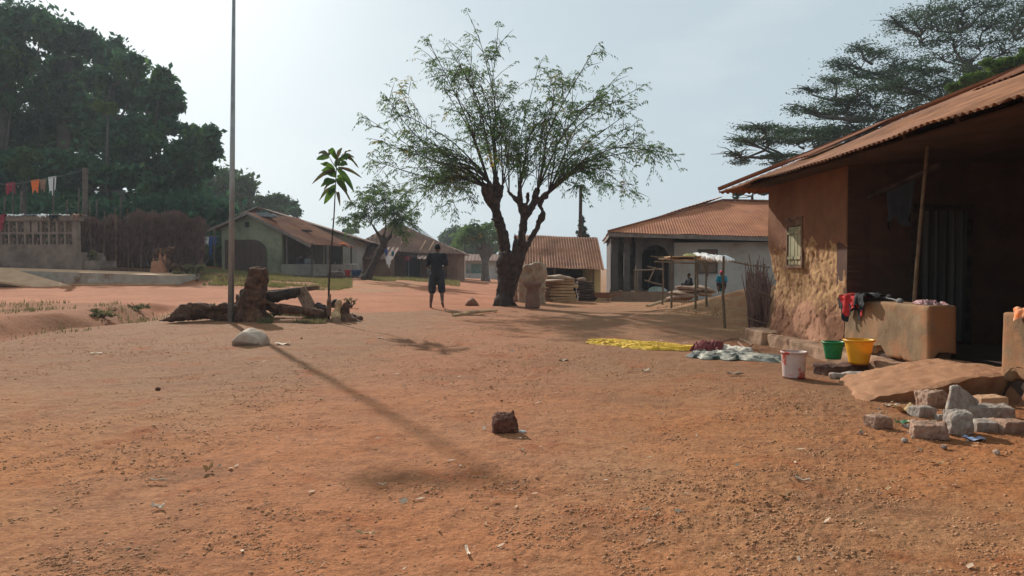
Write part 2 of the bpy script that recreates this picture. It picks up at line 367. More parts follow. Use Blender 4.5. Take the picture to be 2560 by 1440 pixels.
# loose gravel (uncountable)
def gravel():
    n = 230000; t = RNG.random(n)**1.15
    Y = 1.9*np.exp(t*math.log(14/1.9)); X = (RNG.random(n)*2-1)*.76*Y
    dens = fbm(np.stack([X, Y, X*0], -1), .9, 2, 31); d2 = fbm(np.stack([X, Y, X*0+7], -1), 4.5, 2, 41); d3 = fbm(np.stack([X, Y, X*0+3], -1), 14, 2, 43); keep = RNG.random(n) < ss(-.15, .75, dens*.6+d2*.7+d3*.5)*.9+.03; X = X[keep]; Y = Y[keep]; n = len(X)
    # clumpy: scatter around
    base = np.array([(1, 0, 0), (-.5, .87, 0), (-.5, -.87, 0), (0, 0, .8), (.5, .8, .35), (.5, -.8, .35), (-1, 0, .35)])
    tri = [(0, 4, 3), (4, 1, 6), (4, 6, 3), (6, 2, 5), (6, 5, 3), (5, 0, 3), (0, 1, 4), (1, 2, 6), (2, 0, 5)]
    s = .0022+.0075*RNG.random(n)**5; s *= 1+.05*Y
    a = RNG.random(n)*6.28; Z = G(X, Y)+fineG(X, Y)-s*.1
    B = base[None]*(1+.35*(RNG.random((n, 7, 3))-.5))
    ca, sa = np.cos(a)[:, None], np.sin(a)[:, None]; st = .7+.6*RNG.random(n)[:, None]
    VX = (B[:, :, 0]*ca-B[:, :, 1]*sa*st)*s[:, None]+X[:, None]; VY = (B[:, :, 0]*sa+B[:, :, 1]*ca*st)*s[:, None]+Y[:, None]; VZ = B[:, :, 2]*s[:, None]+Z[:, None]
    V = np.stack([VX, VY, VZ], -1).reshape(-1, 3); T = np.array(tri); Q = (np.arange(n)[:, None, None]*7+T[None]).reshape(-1, 3)
    me = bpy.data.meshes.new('gravel'); me.vertices.add(len(V)); me.vertices.foreach_set('co', V.astype(np.float32).ravel())
    me.loops.add(Q.size); me.loops.foreach_set('vertex_index', Q.ravel().astype(np.int32)); me.polygons.add(len(Q)); me.polygons.foreach_set('loop_start', np.arange(0, Q.size, 3, dtype=np.int32)); me.update(calc_edges=True)
    o = obj('gravel', me, mat('gravel_stones', (.29, .13, .062), (.46, .235, .12), 11, .95, 0, c3=(.52, .34, .22), s3=16, t3=(.58, .66)))
    tag(o, 'loose reddish gravel scattered over the foreground earth', 'gravel', kind='stuff')
gravel()
def leaf_litter():
    n = 420; Y = 2.2*np.exp(RNG.random(n)*math.log(17/2.2)); X = (RNG.random(n)*1.5-.6)*.7*Y; s = .006+.022*RNG.random(n)**2.5; s *= 1+.05*Y; a = RNG.random(n)*6.28; Z = G(X, Y)+fineG(X, Y)+.006
    d = np.stack([np.cos(a), np.sin(a), RNG.normal(size=n)*.25], -1)*s[:, None]; e = np.stack([-np.sin(a), np.cos(a), RNG.normal(size=n)*.4], -1)*(s*(.15+.4*RNG.random(n)))[:, None]; c = np.stack([X, Y, Z+.004], -1)
    V = np.stack([c-d, c+e, c+d, c-e], 1).reshape(-1, 3); o = obj('leaf_litter', quads_mesh('l', V, 4), mat('litter_flakes', (.3, .19, .11), (.62, .48, .36), 2.5, .9, 0)); tag(o, 'tiny pale leaf flakes and straw bits strewn over the earth', 'litter', kind='stuff')
leaf_litter()
def blades(name, region, n, hgt, wid, mt, label, seed=0):
    """region(n)->X,Y arrays"""
    X, Y = region(n); n = len(X); Z = G(X, Y)
    a = RNG.random(n)*6.28; lean = (RNG.random(n)-.5)*1.2; h = hgt*(.4+.8*RNG.random(n)); w = wid*(.6+.8*RNG.random(n))
    d = np.stack([np.cos(a), np.sin(a), a*0], -1); c = np.stack([X, Y, Z-.01], -1)
    tip = c+np.stack([np.cos(a+1.3)*lean*h, np.sin(a+1.3)*lean*h, h], -1)
    V = np.stack([c-d*w[:, None]/2, c+d*w[:, None]/2, tip], 1).reshape(-1, 3)
    o = obj(name, quads_mesh(name, V, 3), mt); return tag(o, label, 'grass', kind='stuff')
def reg(pxa, pxb, Ya, Yb, sc_=1.0, thr=0, f=None):
    def r(n):
        Y = Ya+(Yb-Ya)*RNG.random(n*3); px = pxa+(pxb-pxa)*RNG.random(n*3); X = (px-1280)/F*Y
        k = fbm(np.stack([X, Y, X*0], -1), sc_, 2, 9) > thr
        if f is not None: k &= f(X, Y)
        return X[k][:n], Y[k][:n]
    return r
blades('grass', reg(380, 880, 27, 38, .5, -.35, lambda x, y: (x < -6.3) & ~((x < -12.0) & (y < 29))), 24000, .16, .03, M['grassm'], 'short green grass on the slope below the green house')
blades('grass', reg(930, 1150, 38, 49, .6, -.2), 7000, .16, .04, M['grassm'], 'grass patch in front of the brown hip roofed house')
blades('grass', reg(230, 640, 28, 31, .8, -.3, lambda x, y: (y > 29.5) | (x > -12)), 7000, .16, .03, M['dryweed'], 'dry weeds along the foot of the brush fence')
blades('grass', reg(0, 560, 12.5, 18, 1.2, .25, lambda x, y: (x < -7.6)), 1200, .11, .02, M['weed'], 'sparse weeds growing on the road bank')
blades('grass', reg(640, 840, 14.7, 16.6, 1.5, -.1), 2600, .11, .018, M['weed'], 'weeds between the stump and the root pile')
blades('grass', reg(440, 620, 15.7, 17.2, 1.5, .0), 900, .13, .018, M['weed'], 'weeds behind the fallen log')
blades('grass', reg(1640, 1900, 14, 19, 1.2, .3, lambda x, y: x > 3.6), 300, .07, .02, M['dryweed'], 'dry grass stubble on the earth heap')
# ---------- corrugated roofing ----------
def corr(mb, A, B, s, Hh, ia=0, ib=0, wl=.09, amp=.012, rows=8, sag=.0, rag=.02, seed=0, thick=.0, seams=True):
    """corrugated plane: eave A->B, upslope unit vector s, slope length Hh, inset at A and B ends (hips)"""
    A = np.array(A); B = np.array(B); s = np.array(s)/np.linalg.norm(s); L = np.linalg.norm(B-A); e = (B-A)/L
    n = max(8, int(L/wl*6)); u = np.linspace(0, L, n); nr = np.cross(e, s); nr /= np.linalg.norm(nr)
    if nr[2] < 0: nr = -nr
    h = np.full(n, float(Hh))
    if ia > 0: h = np.minimum(h, u*Hh/ia)
    if ib > 0: h = np.minimum(h, (L-u)*Hh/ib)
    sheet = np.floor(u/.8+seed*.37).astype(int)
    r = np.random.default_rng(seed+5); off = r.uniform(-rag, rag, sheet.max()-sheet.min()+1)[sheet-sheet.min()]
    P = np.zeros((rows+1, n, 3))
    for i in range(rows+1):
        t = i/rows; d = h*t+(off*(1-t) if i == 0 else 0)
        pr = A+e*u[:, None]+s*d[:, None]
        w = amp*np.sin(2*math.pi*u/wl)
        nz = fbm(pr, .8, 2, seed)*.03+(-sag*np.sin(math.pi*u/L))
        if seams: w = w+np.where(((t*Hh/1.9) % 1) > .92, .008, 0)
        P[i] = pr+nr*(w+nz)[:, None]
    mb.grid(P)
    if thick: mb.grid(P-nr*thick)
def slab(mb, pts, t):
    """thin solid from a planar polygon, thickness t downwards"""
    mb.prism(pts, (0, 0, -t)); return mb
def wallgrid(mb, A, B, z0, z1, th, nu, nv, disp=None, holes=()):
    """wall from A to B (xy) with outer face displaced towards -normal; holes: (u0,u1,z0,z1) are left open"""
    A = np.array(A, float); B = np.array(B, float); L = np.linalg.norm(B-A); e = (B-A)/L; nrm = np.array([e[1], -e[0]])
    us = sorted(set(list(np.linspace(0, L, nu))+[h for q in holes for h in q[:2]])); zs = sorted(set(list(np.linspace(z0, z1, nv))+[h for q in holes for h in q[2:]]))
    us = np.array(us); zs = np.array(zs); U, Z = np.meshgrid(us, zs, indexing='ij')
    D = disp(U, Z) if disp is not None else np.zeros_like(U)
    V1 = np.stack([A[0]+e[0]*U+nrm[0]*D, A[1]+e[1]*U+nrm[1]*D, Z], -1); V2 = np.stack([A[0]+e[0]*U-nrm[0]*th, A[1]+e[1]*U-nrm[1]*th, Z], -1)
    a, b = U.shape; Fc = []; idx = lambda i, j, k: k*a*b+i*b+j
    op = np.ones((a-1, b-1), bool)
    for i in range(a-1):
        for j in range(b-1):
            uc = (us[i]+us[i+1])/2; zc = (zs[j]+zs[j+1])/2
            if any(q[0] < uc < q[1] and q[2] < zc < q[3] for q in holes): op[i, j] = False
    O = lambda i, j: 0 <= i < a-1 and 0 <= j < b-1 and op[i, j]
    for i in range(a-1):
        for j in range(b-1):
            if not op[i, j]: continue
            Fc.append((idx(i, j, 0), idx(i+1, j, 0), idx(i+1, j+1, 0), idx(i, j+1, 0))); Fc.append((idx(i, j+1, 1), idx(i+1, j+1, 1), idx(i+1, j, 1), idx(i, j, 1)))
            if not O(i-1, j): Fc.append((idx(i, j, 0), idx(i, j+1, 0), idx(i, j+1, 1), idx(i, j, 1)))
            if not O(i+1, j): Fc.append((idx(i+1, j+1, 0), idx(i+1, j, 0), idx(i+1, j, 1), idx(i+1, j+1, 1)))
            if not O(i, j-1): Fc.append((idx(i+1, j, 0), idx(i, j, 0), idx(i, j, 1), idx(i+1, j, 1)))
            if not O(i, j+1): Fc.append((idx(i, j+1, 0), idx(i+1, j+1, 0), idx(i+1, j+1, 1), idx(i, j+1, 1)))
    mb.add(np.concatenate([V1.reshape(-1, 3), V2.reshape(-1, 3)]), Fc)
# ---------- cloth helpers ----------
def drape(mb, c, wx, wy, drop, ang=0, n=18, seed=0, amp=.02, th=.08):
    """cloth lying over a wall top: centre c, along wx, over wy, hanging by drop on -y side"""
    u = np.linspace(-.5, .5, n); v = np.linspace(0, 1, n)
    U, Vv = np.meshgrid(u, v, indexing='ij'); tot = wy+drop
    s = Vv*tot; y = np.where(s < wy, wy/2-s, -wy/2-.012-.02*np.sin(U*17)*(s-wy)/max(drop, .01)); z = np.where(s < wy, .012, .012-(s-wy)*(.85+.3*np.sin(U*9+seed)))
    X = U*wx*(1-.12*Vv)
    P = np.stack([X, y, z], -1); q = P.reshape(-1, 3)
    q = q+np.stack([q[:, 0]*0, -abs(fbm(q, 12, 2, seed))*amp, abs(fbm(q, 9, 3, seed+3))*amp*1.5], -1)
    ca, sa = math.cos(ang), math.sin(ang); q = np.stack([q[:, 0]*ca-q[:, 1]*sa, q[:, 0]*sa+q[:, 1]*ca, q[:, 2]], -1)+np.array(c)
    mb.grid(q.reshape(n, n, 3))
def heap(mb, c, rx, ry, hz, ang=0, n=40, seed=0, folds=7, sharp=1.0):
    """rumpled cloth lying on the ground or on a wall"""
    r = np.linspace(0, 1, n); t = np.linspace(0, 2*math.pi, 2*n)
    R, T = np.meshgrid(r, t, indexing='ij'); edge = 1+.18*np.sin(3*T+seed)+.1*np.sin(7*T+seed*2)
    X = R*np.cos(T)*rx*edge; Y = R*np.sin(T)*ry*edge
    q = np.stack([X, Y, X*0], -1).reshape(-1, 3)
    k = folds; nn = 1-np.abs(fbm(q*np.array([1/ rx*1.0, 1/ry*1.3, 1]), k*.35, 3, seed))*2
    z = hz*(.35+.65*np.clip(nn, -.3, 1)*sharp)*np.sqrt(np.clip(1-R.reshape(-1)**2.5, 0, 1))
    q[:, 2] = np.maximum(z, .004)
    ca, sa = math.cos(ang), math.sin(ang); q = np.stack([q[:, 0]*ca-q[:, 1]*sa, q[:, 0]*sa+q[:, 1]*ca, q[:, 2]], -1)+np.array(c)
    mb.grid(q.reshape(n, 2*n, 3))
def hang(mb, a, b, drop, seed=0, n=12, wav=.03, taper=.1):
    a = np.array(a); b = np.array(b); u = np.linspace(0, 1, n); v = np.linspace(0, 1, n); U, Vv = np.meshgrid(u, v, indexing='ij')
    d = b-a; L = np.linalg.norm(d[:2]); nn = np.array([-d[1], d[0], 0])/max(L, 1e-6)
    Uc = .5+(U-.5)*(1-taper*Vv)
    P = a+d*Uc[..., None]-np.array([0, 0, 1])*(drop*Vv*(1+.18*np.sin(U*8+seed)))[..., None]+nn*(np.sin(U*16+seed)*wav*Vv)[..., None]
    mb.grid(P)
# ---------- mud house (right foreground) ----------
A = math.radians(2.8)
def hl(x, y, z=0):  # house-local -> world
    return Vector((x*math.cos(A)-y*math.sin(A), x*math.sin(A)+y*math.cos(A), z))
def hxy(x, y): q = hl(x, y); return (q.x, q.y)
def mud_mat():
    m = mat('mud_house_wall', (.15, .060, .028), (.235, .105, .052), 1.6, .97, .6, 12, dist=.014)  # red-brown upper plaster, darkened further to deepen the eave's shade
    nt = m.node_tree; N = nt.nodes; L = nt.links; bs = N['Principled BSDF']
    old = bs.inputs['Base Color'].links[0].from_socket
    tc = [n for n in N if n.type == 'TEX_COORD'][0]; sp = N.new('ShaderNodeSeparateXYZ'); L.new(tc.outputs['Object'], sp.inputs[0])
    n1 = N.new('ShaderNodeTexNoise'); n1.inputs['Scale'].default_value = 3.2; n1.inputs['Detail'].default_value = 9; n1.inputs['Roughness'].default_value = .72; L.new(tc.outputs['Object'], n1.inputs[0])
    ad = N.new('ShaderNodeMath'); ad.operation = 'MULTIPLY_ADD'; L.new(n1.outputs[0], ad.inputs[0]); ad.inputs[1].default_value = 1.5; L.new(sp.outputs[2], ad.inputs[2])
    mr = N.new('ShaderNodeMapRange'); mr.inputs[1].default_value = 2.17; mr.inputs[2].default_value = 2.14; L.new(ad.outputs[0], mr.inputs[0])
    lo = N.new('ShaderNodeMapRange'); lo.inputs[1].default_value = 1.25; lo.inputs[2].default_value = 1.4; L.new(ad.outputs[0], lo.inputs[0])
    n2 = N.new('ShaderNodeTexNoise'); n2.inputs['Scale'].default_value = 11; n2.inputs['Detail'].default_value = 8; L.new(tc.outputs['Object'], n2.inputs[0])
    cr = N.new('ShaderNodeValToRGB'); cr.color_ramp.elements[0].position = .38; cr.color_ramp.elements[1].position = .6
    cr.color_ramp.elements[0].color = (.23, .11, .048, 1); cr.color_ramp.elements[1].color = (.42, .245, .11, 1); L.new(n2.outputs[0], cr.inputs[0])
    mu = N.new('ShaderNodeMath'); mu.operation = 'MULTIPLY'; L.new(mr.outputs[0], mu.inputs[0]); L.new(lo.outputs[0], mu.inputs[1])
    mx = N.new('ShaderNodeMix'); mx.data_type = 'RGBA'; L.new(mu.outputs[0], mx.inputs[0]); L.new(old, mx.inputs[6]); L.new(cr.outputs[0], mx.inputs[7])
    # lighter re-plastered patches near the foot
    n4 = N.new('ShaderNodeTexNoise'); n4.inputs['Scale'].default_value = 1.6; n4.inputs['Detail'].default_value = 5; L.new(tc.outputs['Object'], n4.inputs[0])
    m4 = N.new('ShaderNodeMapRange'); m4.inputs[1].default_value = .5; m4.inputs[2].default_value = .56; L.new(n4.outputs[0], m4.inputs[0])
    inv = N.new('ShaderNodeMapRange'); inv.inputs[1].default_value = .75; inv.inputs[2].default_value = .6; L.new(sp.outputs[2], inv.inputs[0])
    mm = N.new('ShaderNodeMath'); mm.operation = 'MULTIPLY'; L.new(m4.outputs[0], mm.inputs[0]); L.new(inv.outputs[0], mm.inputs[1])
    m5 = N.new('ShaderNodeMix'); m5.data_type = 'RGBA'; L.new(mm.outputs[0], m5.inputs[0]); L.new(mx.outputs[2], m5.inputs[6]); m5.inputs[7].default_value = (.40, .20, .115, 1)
    L.new(m5.outputs[2], bs.inputs['Base Color']); return m
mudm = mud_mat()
porchm = mat('porch_plaster', (.14, .088, .048), (.31, .20, .105), 1.4, .95, .8, 9, c3=(.36, .16, .07), s3=1.3, t3=(.48, .62), dist=.015)
house = thing('mud_house', 'mud walled house with peeling plaster and long rusty corrugated roof at the right', 'house', hl(4.4, 8.8), A)
def P_(name, mb, m, parent=house, **k): return obj(name, mb, m, parent, **k)
XW, Y0, Y1, YP, PD = 4.4, 1.5, 10.93, 8.62, 2.3
mb = MB()
def mdisp(U, Z):
    q = np.stack([U, Z, U*0+3], -1).reshape(-1, 3)
    low = ss(1.42, 1.28, Z+.12*vn(q, 3, 4).reshape(U.shape))
    n = fbm(q, 4.5, 4, 6).reshape(U.shape); pit = np.maximum(fbm(q, 16, 2, 9).reshape(U.shape)-.45, 0)*.045
    foot = .13*ss(.4, .05, Z)*(.4+.6*ss(.5, 0, U))+.02*ss(.75, .6, Z+.25*vn(q, 2, 12).reshape(U.shape))
    fl = ss(0, .07, fbm(q*np.array([1, .8, 1]), 2.6, 4, 26)).reshape(U.shape)*.009+ss(.05, .13, fbm(q, 7, 3, 27)).reshape(U.shape)*.007
    return (n*.006-low*(.014+np.abs(n)*.008+pit*.5+fl*1.3)+foot-.10*ss(.28, .0, U)*ss(1.5, .9, Z)*(.6+.4*n)+.012*vn(q, 1.1, 2).reshape(U.shape)*2)
# outer wall beside the window: runs from far corner to near corner (outward normal = -x)
wu0 = Y1-10.29; wu1 = Y1-9.79
wallgrid(mb, hxy(XW, Y1), hxy(XW, YP), 0, 2.5, .3, 150, 170, None if False else (lambda U, Z: mdisp(U, Z)), [(wu0, wu1, 1.16, 1.79)])
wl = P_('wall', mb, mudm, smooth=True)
mb = MB()
mb.prism([hl(XW+.3, Y1-.004, 0), hl(10.6, Y1-.004, 0), hl(10.6, Y1-.3, 0), hl(XW+.3, Y1-.3, 0)], (0, 0, 2.45))     # back wall
mb.prism([hl(XW+.3, YP+.25, 0), hl(XW+PD, YP+.25, 0), hl(XW+PD, YP, 0), hl(XW+.02, YP, 0), hl(XW+.02, YP+.25, 0)], (0, 0, 2.45))  # porch side wall
mb.prism([hl(XW+PD, YP-.003, 0), hl(XW+PD+.25, YP-.003, 0), hl(XW+PD+.25, Y0, 0), hl(XW+PD, Y0, 0)], (0, 0, 2.6))  # porch back wall
mb.prism([hl(XW, Y0, 0), hl(10.6, Y0, 0), hl(10.6, Y0-.3, 0), hl(XW, Y0-.3, 0)], (0, 0, 2.45))
mb.prism([hl(10.3, Y0, 0), hl(10.6, Y0, 0), hl(10.6, Y1-.3, 0), hl(10.3, Y1-.3, 0)], (0, 0, 2.45))
sidew = mat('inner_mud_wall', (.075, .034, .022), (.13, .06, .035), 1.3, .95, .5, 10, c3=(.03, .022, .018), s3=.6, t3=(.45, .7))  # mud colour taken darker to carry the shade of the porch recess
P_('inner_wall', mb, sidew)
# roof
EX, EZ, RM = 3.75, 2.31, .42; EY1, EY0 = 11.3, .9; half = 3.85
mb = MB(); sl = math.hypot(half, half*RM)
corr(mb, hl(EX, EY0, EZ), hl(EX, EY1, EZ-.02), hl(1, 0, 0).to_tuple()[:2]+(RM,), sl, half, half, wl=.085, amp=.013, rows=10, rag=.03, seed=2)
corr(mb, hl(EX, EY1, EZ-.03), hl(EX+2*half, EY1+.3, EZ-.03), tuple(hl(0, -1, 0))[:2]+(RM,), sl, half, half, wl=.085, amp=.013, seed=3)
corr(mb, hl(EX+2*half, EY1, EZ), hl(EX+2*half, EY0, EZ), tuple(hl(-1, 0, 0))[:2]+(RM,), sl, half, half, wl=.2, amp=.013, seed=4)
corr(mb, hl(EX+2*half, EY0, EZ), hl(EX, EY0, EZ), tuple(hl(0, 1, 0))[:2]+(RM,), sl, half, half, wl=.2, amp=.013, seed=5)
rf = P_('roof', mb, M['rusttan'], smooth=True)
mb = MB()   # hip cap and lifted loose sheets
for a, b in (((EX, EY1, EZ+.03), (EX+half, EY1-half, EZ+RM*half+.05)), ((EX+half, EY1-half, EZ+RM*half+.05), (EX+half, EY0+half, EZ+RM*half+.05))):
    mb.tube([hl(*a), hl(*b)], .035, 6)
P_('ridge_cap', mb, M['rust'], parent=rf)
for i, (yy, tt, ln, w) in enumerate(((6.1, 1.5, 1.4, .6), (7.6, 1.9, 1.5, .6), (5.2, .9, 1.6, .7), (9.3, .5, 1.2, .7))):
    mb = MB(); corr(mb, hl(EX+tt, yy, EZ+RM*tt+.03), hl(EX+tt, yy+w, EZ+RM*tt+.03), tuple(hl(1, 0, 0))[:2]+(RM+.03,), ln, wl=.085, amp=.013, seed=i+8, rows=3)
    P_('roof_sheet', mb, M['rust' if i % 2 else 'rusttan'], parent=rf, smooth=True)
mb = MB()   # soffit boards, rafters
for i in range(13):
    y = EY0+.5+i*.78; mb.beam(hl(EX+.3, y, EZ+RM*.3-.07), hl(EX+half, y, EZ+RM*half-.1), .05, .07)
mb.beam(hl(XW+.1, Y0, 2.42), hl(XW+.1, YP, 2.42), .1, .1)
P_('rafters', mb, M['darkmud'])
mb = MB(); mb.prism([hl(EX+.3, EY0+.4, EZ+.03), hl(XW+PD+.2, EY0+.4, 2.44), hl(XW+PD+.2, EY1-.3, 2.44), hl(EX+.3, EY1-.3, EZ+.03)], (0, 0, -.02)); P_('ceiling', mb, M['darkmud'])
# shuttered window
wf = MB(); y0, y1, z0, z1 = 9.79, 10.29, 1.16, 1.79; X = XW-.0
def hb(mbx, xa, xb, ya, yb, za, zb): return mbx.prism([hl(xa, ya, za), hl(xb, ya, za), hl(xb, yb, za), hl(xa, yb, za)], (0, 0, zb-za))
hb(wf, X-.01, X+.1, y0-.01, y0+.03, z0, z1); hb(wf, X-.01, X+.1, y1-.03, y1+.01, z0, z1); hb(wf, X-.02, X+.1, y0-.02, y1+.02, z0-.04, z0); hb(wf, X-.02, X+.1, y0-.02, y1+.02, z1, z1+.03)
hb(wf, X-.01, X+.06, y0+.03, y1-.03, z1-.09, z1-.07)
w = P_('window', wf, mat('old_frame_wood', (.12, .06, .035), (.2, .11, .065), 8, .9, .4, 30))
shut = mat('faded_green_shutter', (.20, .19, .11), (.36, .33, .2), 7, .85, .4, 30, c3=(.42, .3, .16), s3=6, t3=(.52, .62), stretch=(1, 1, .4))
for ya, yb in ((y0+.035, (y0+y1)/2-.006), ((y0+y1)/2+.006, y1-.035)):
    mb = MB(); n = 3; wd = (yb-ya)/n
    for k in range(n): hb(mb, X+.005+.004*(k % 2), X+.035, ya+k*wd+.003, ya+(k+1)*wd-.003, z0+.005, z1-.1)
    hb(mb, X-.012, X+.004, ya+.01, yb-.01, z0+.08, z0+.12); hb(mb, X-.012, X+.004, ya+.01, yb-.01, z1-.2, z1-.16)
    P_('shutter', mb, shut, parent=w)
mb = MB(); hb(mb, X+.0, X+.05, y0+.035, y1-.035, z1-.07, z1-.002); mb.tube([hl(X-.03, y0+.1, z1+.02), hl(X-.04, y0+.25, z1-.05), hl(X-.03, y0+.4, z1+.02)], .006, 5); P_('window_lintel', mb, M['rustwood'], parent=w)
# plinth ledge
mb = MB()
for ya, yb, xo, h in ((Y1+.15, 10.42, 4.1, .2), (10.34, 8.5, 4.15, .17), (8.5, 7.0, 4.17, .15)):
    hb(mb, xo, XW+.2, yb, ya, -.1, h)
me = remesh(mb, .022, 2); bumpy(me, .016, 6, 3); P_('plinth', me, mat('plinth_earth', (.34, .2, .12), (.46, .29, .18), 4, .95, .8, 20, c3=(.2, .1, .06), s3=3, t3=(.5, .7), dist=.02), smooth=True)
mb = MB(); hb(mb, XW+.03, XW+PD, Y0, YP, -.05, .2); P_('porch_floor', mb, M['darkmud'])
mb = MB(); mb.tube([hl(XW+.95, 6.75, .235), hl(XW+.8, 5.8, .235)], .012, 5); P_('threshold_strip', mb, M['galv'])
# porch parapets
def parapet(ya, yb, zb):
    mb = MB(); hb(mb, XW-.02, XW+.27, yb, ya, zb, .755); me = remesh(mb, .022, 5)
    V = getV(me); q = V; e = ss(zb+.16, zb, V[:, 2]); V[:, 2] += e*np.maximum(fbm(V, 5, 3, 8), 0)*.16; V += np.array([1, .3, 0])*(fbm(V, 2.2, 3, 5)*.014)[:, None]; setV(me, V)
    return P_('porch_parapet', me, porchm, smooth=True)
parapet(YP-.02, 6.94, .17); parapet(5.96, 4.0, .18)
mb = MB(); hb(mb, XW-.0, XW+.25, 4.0, 5.92, -.1, .2); me = remesh(mb, .03, 3); bumpy(me, .1, 5, 7); P_('parapet_footing', me, mudm, smooth=True)
mb = MB(); mb.tube([hl(XW+.13, 7.44, .74), hl(XW+.13, 7.36, 1.5), hl(XW+.13, 7.24, 2.42)], [.02, .018, .016], 8, wob=.05); P_('porch_post', mb, M['stick'])
mb = MB(); mb.tube([hl(XW+.13, 4.9, .74), hl(XW+.12, 4.9, 2.4)], .03, 8); P_('porch_post', mb, M['stick'])
# door with a curtain in the porch side wall
mb = MB(); dx0, dx1 = 5.28, 5.85; yd = YP-.02
for a, b in (((dx0-.05, yd, .2), (dx0-.05, yd, 1.82)), ((dx1+.05, yd, .2), (dx1+.05, yd, 1.82)), ((dx0-.08, yd, 1.85), (dx1+.08, yd, 1.85))): mb.beam(hl(*a), hl(*b), .07, .05)
d = P_('doorway', mb, M['bark'])
mb = MB(); n = 40; u = np.linspace(0, 1, n); v = np.linspace(0, 1, 8); U, Vv = np.meshgrid(u, v, indexing='ij')
X_ = dx0+(dx1-dx0)*U; Y_ = yd-.05+.022*np.sin(U*34)*(1+.2*Vv); pts = np.stack([X_*math.cos(A)-Y_*math.sin(A), X_*math.sin(A)+Y_*math.cos(A), 1.8-1.55*Vv], -1); mb.grid(pts)
P_('curtain', mb, mat('striped_curtain', (.03, .028, .026), (.09, .08, .07), 26, .9, .1, stretch=(1, 1, .02)), parent=d, smooth=True)
mb = MB(); mb.beam(hl(4.68, YP, 1.96), hl(4.72, 7.3, 2.17), .05, .04); P_('hanging_rail', mb, M['bark'])
# ramp up to the porch
ru = MB(); n = 60; u = np.linspace(0, 1, n); v = np.linspace(0, 1, 24)
U, Vv = np.meshgrid(u, v, indexing='ij'); xx = 4.55-1.75*(1-U)*1.0-.35*(1-U)*(1-Vv); xx = 4.62-(1-U)*(1.03+.42*Vv); yy = 6.93+.32*(1-U)-Vv*(1.0+.28*(1-U)*1.0)
jq = np.stack([U*9, Vv*9, U*0], -1).reshape(-1, 3); yy = yy+vn(jq, 1, 3).reshape(U.shape)*.035+vn(jq, 3, 4).reshape(U.shape)*.012; xx = xx+vn(jq, 1.3, 5).reshape(U.shape)*.04*(1-U); top = .235*np.clip(U/.8, 0, 1)**.85+.012; q = np.stack([xx, yy, U*0], -1).reshape(-1, 3); top = top+fbm(q, 5, 3, 2).reshape(U.shape)*.006+fbm(q, 14, 4, 3).reshape(U.shape)*.011-.02*(np.abs(Vv-.5)*2)**10
top = np.where(U < .02, -.03, top); T3 = np.array([tuple(hl(a, b, c)) for a, b, c in zip(xx.ravel(), yy.ravel(), top.ravel())]).reshape(n, 24, 3)
low = T3.copy(); low[:, :, 2] = -.08; low[:, -1] += np.array([.0, .16, 0])*(T3[:, -1, 2:3]/.24)
ru.grid(T3); ru.grid(np.stack([T3[:, -1], low[:, -1]], 1)); ru.grid(np.stack([T3[:, 0], low[:, 0]], 1)); ru.grid(np.stack([T3[0], low[0]], 0)); ru.grid(np.stack([T3[-1], low[-1]], 0))
P_('ramp', ru, mat('ramp_earth', (.30, .135, .062), (.42, .22, .115), 5, .95, 1, 25, c3=(.24, .105, .05), s3=2.5, dist=.012), smooth=True)
# clothes on the parapet
def hsolo(name, mb, m, label, cat, o, **k): return solo(name, mb, m, label, cat, o, **k)
t = thing('shirt', 'red and black shirt draped over the near corner of the porch parapet', 'shirt', hl(XW+.1, 8.4, .75))
mb = MB(); drape(mb, hl(XW+.07, 8.36, .765), .42, .26, .2, -math.pi/2+A+.25, seed=3, amp=.03); obj('red_panel', mb, M['red'], t, True)
mb = MB(); drape(mb, hl(XW+.08, 8.1, .775), .34, .3, .14, -math.pi/2+A-.1, seed=6, amp=.035); obj('black_panel', mb, M['black'], t, True)
mb = MB(); drape(mb, hl(XW+.075, 8.4, .758), .44, .27, .25, -math.pi/2+A+.2, seed=9, amp=.02); obj('black_lining', mb, M['black'], t, True)
mb = MB(); mb.tube([hl(XW+.1, 8.1, .80), hl(XW+.1, 7.8, .785), hl(XW+.06, 7.58, .77)], .012, 6); mb.ball(hl(XW+.1, 8.2, .81), (.06, .07, .03)); mb.ball(hl(XW+.05, 7.56, .775), (.03, .06, .03)); hsolo('waistband', remesh(mb, .01, 3), M['greycl'], 'grey knotted cloth strip lying along the parapet top', 'cloth', hl(XW+.1, 8.1, .76), smooth=True)
mb = MB(); heap(mb, hl(XW+.12, 7.18, .757), .1, .22, .05, A, seed=4); hsolo('cloth', mb, mat('maroon_print_cloth', (.2, .03, .04), (.55, .4, .38), 30, .9, .3, 60), 'crumpled maroon and white cloth on the end of the parapet', 'cloth', hl(XW+.12, 7.4, .757), smooth=True)
mb = MB(); drape(mb, hl(XW+.1, 5.66, .77), .3, .26, .09, -math.pi/2+A, seed=5, amp=.03); hsolo('cloth', mb, mat('orange_print_cloth', (.7, .16, .03), (.8, .5, .3), 14, .9, .3, 60), 'orange patterned cloth on the parapet at the right edge', 'cloth', hl(XW+.1, 5.9, .77), smooth=True)
mb = MB(); hang(mb, hl(4.7, 8.3, 2.02), hl(4.72, 7.75, 2.09), .42, 2, wav=.05); hsolo('cloth', mb, M['black'], 'dark garment hanging from the rail inside the porch', 'garment', hl(4.7, 8, 1.6), smooth=True)
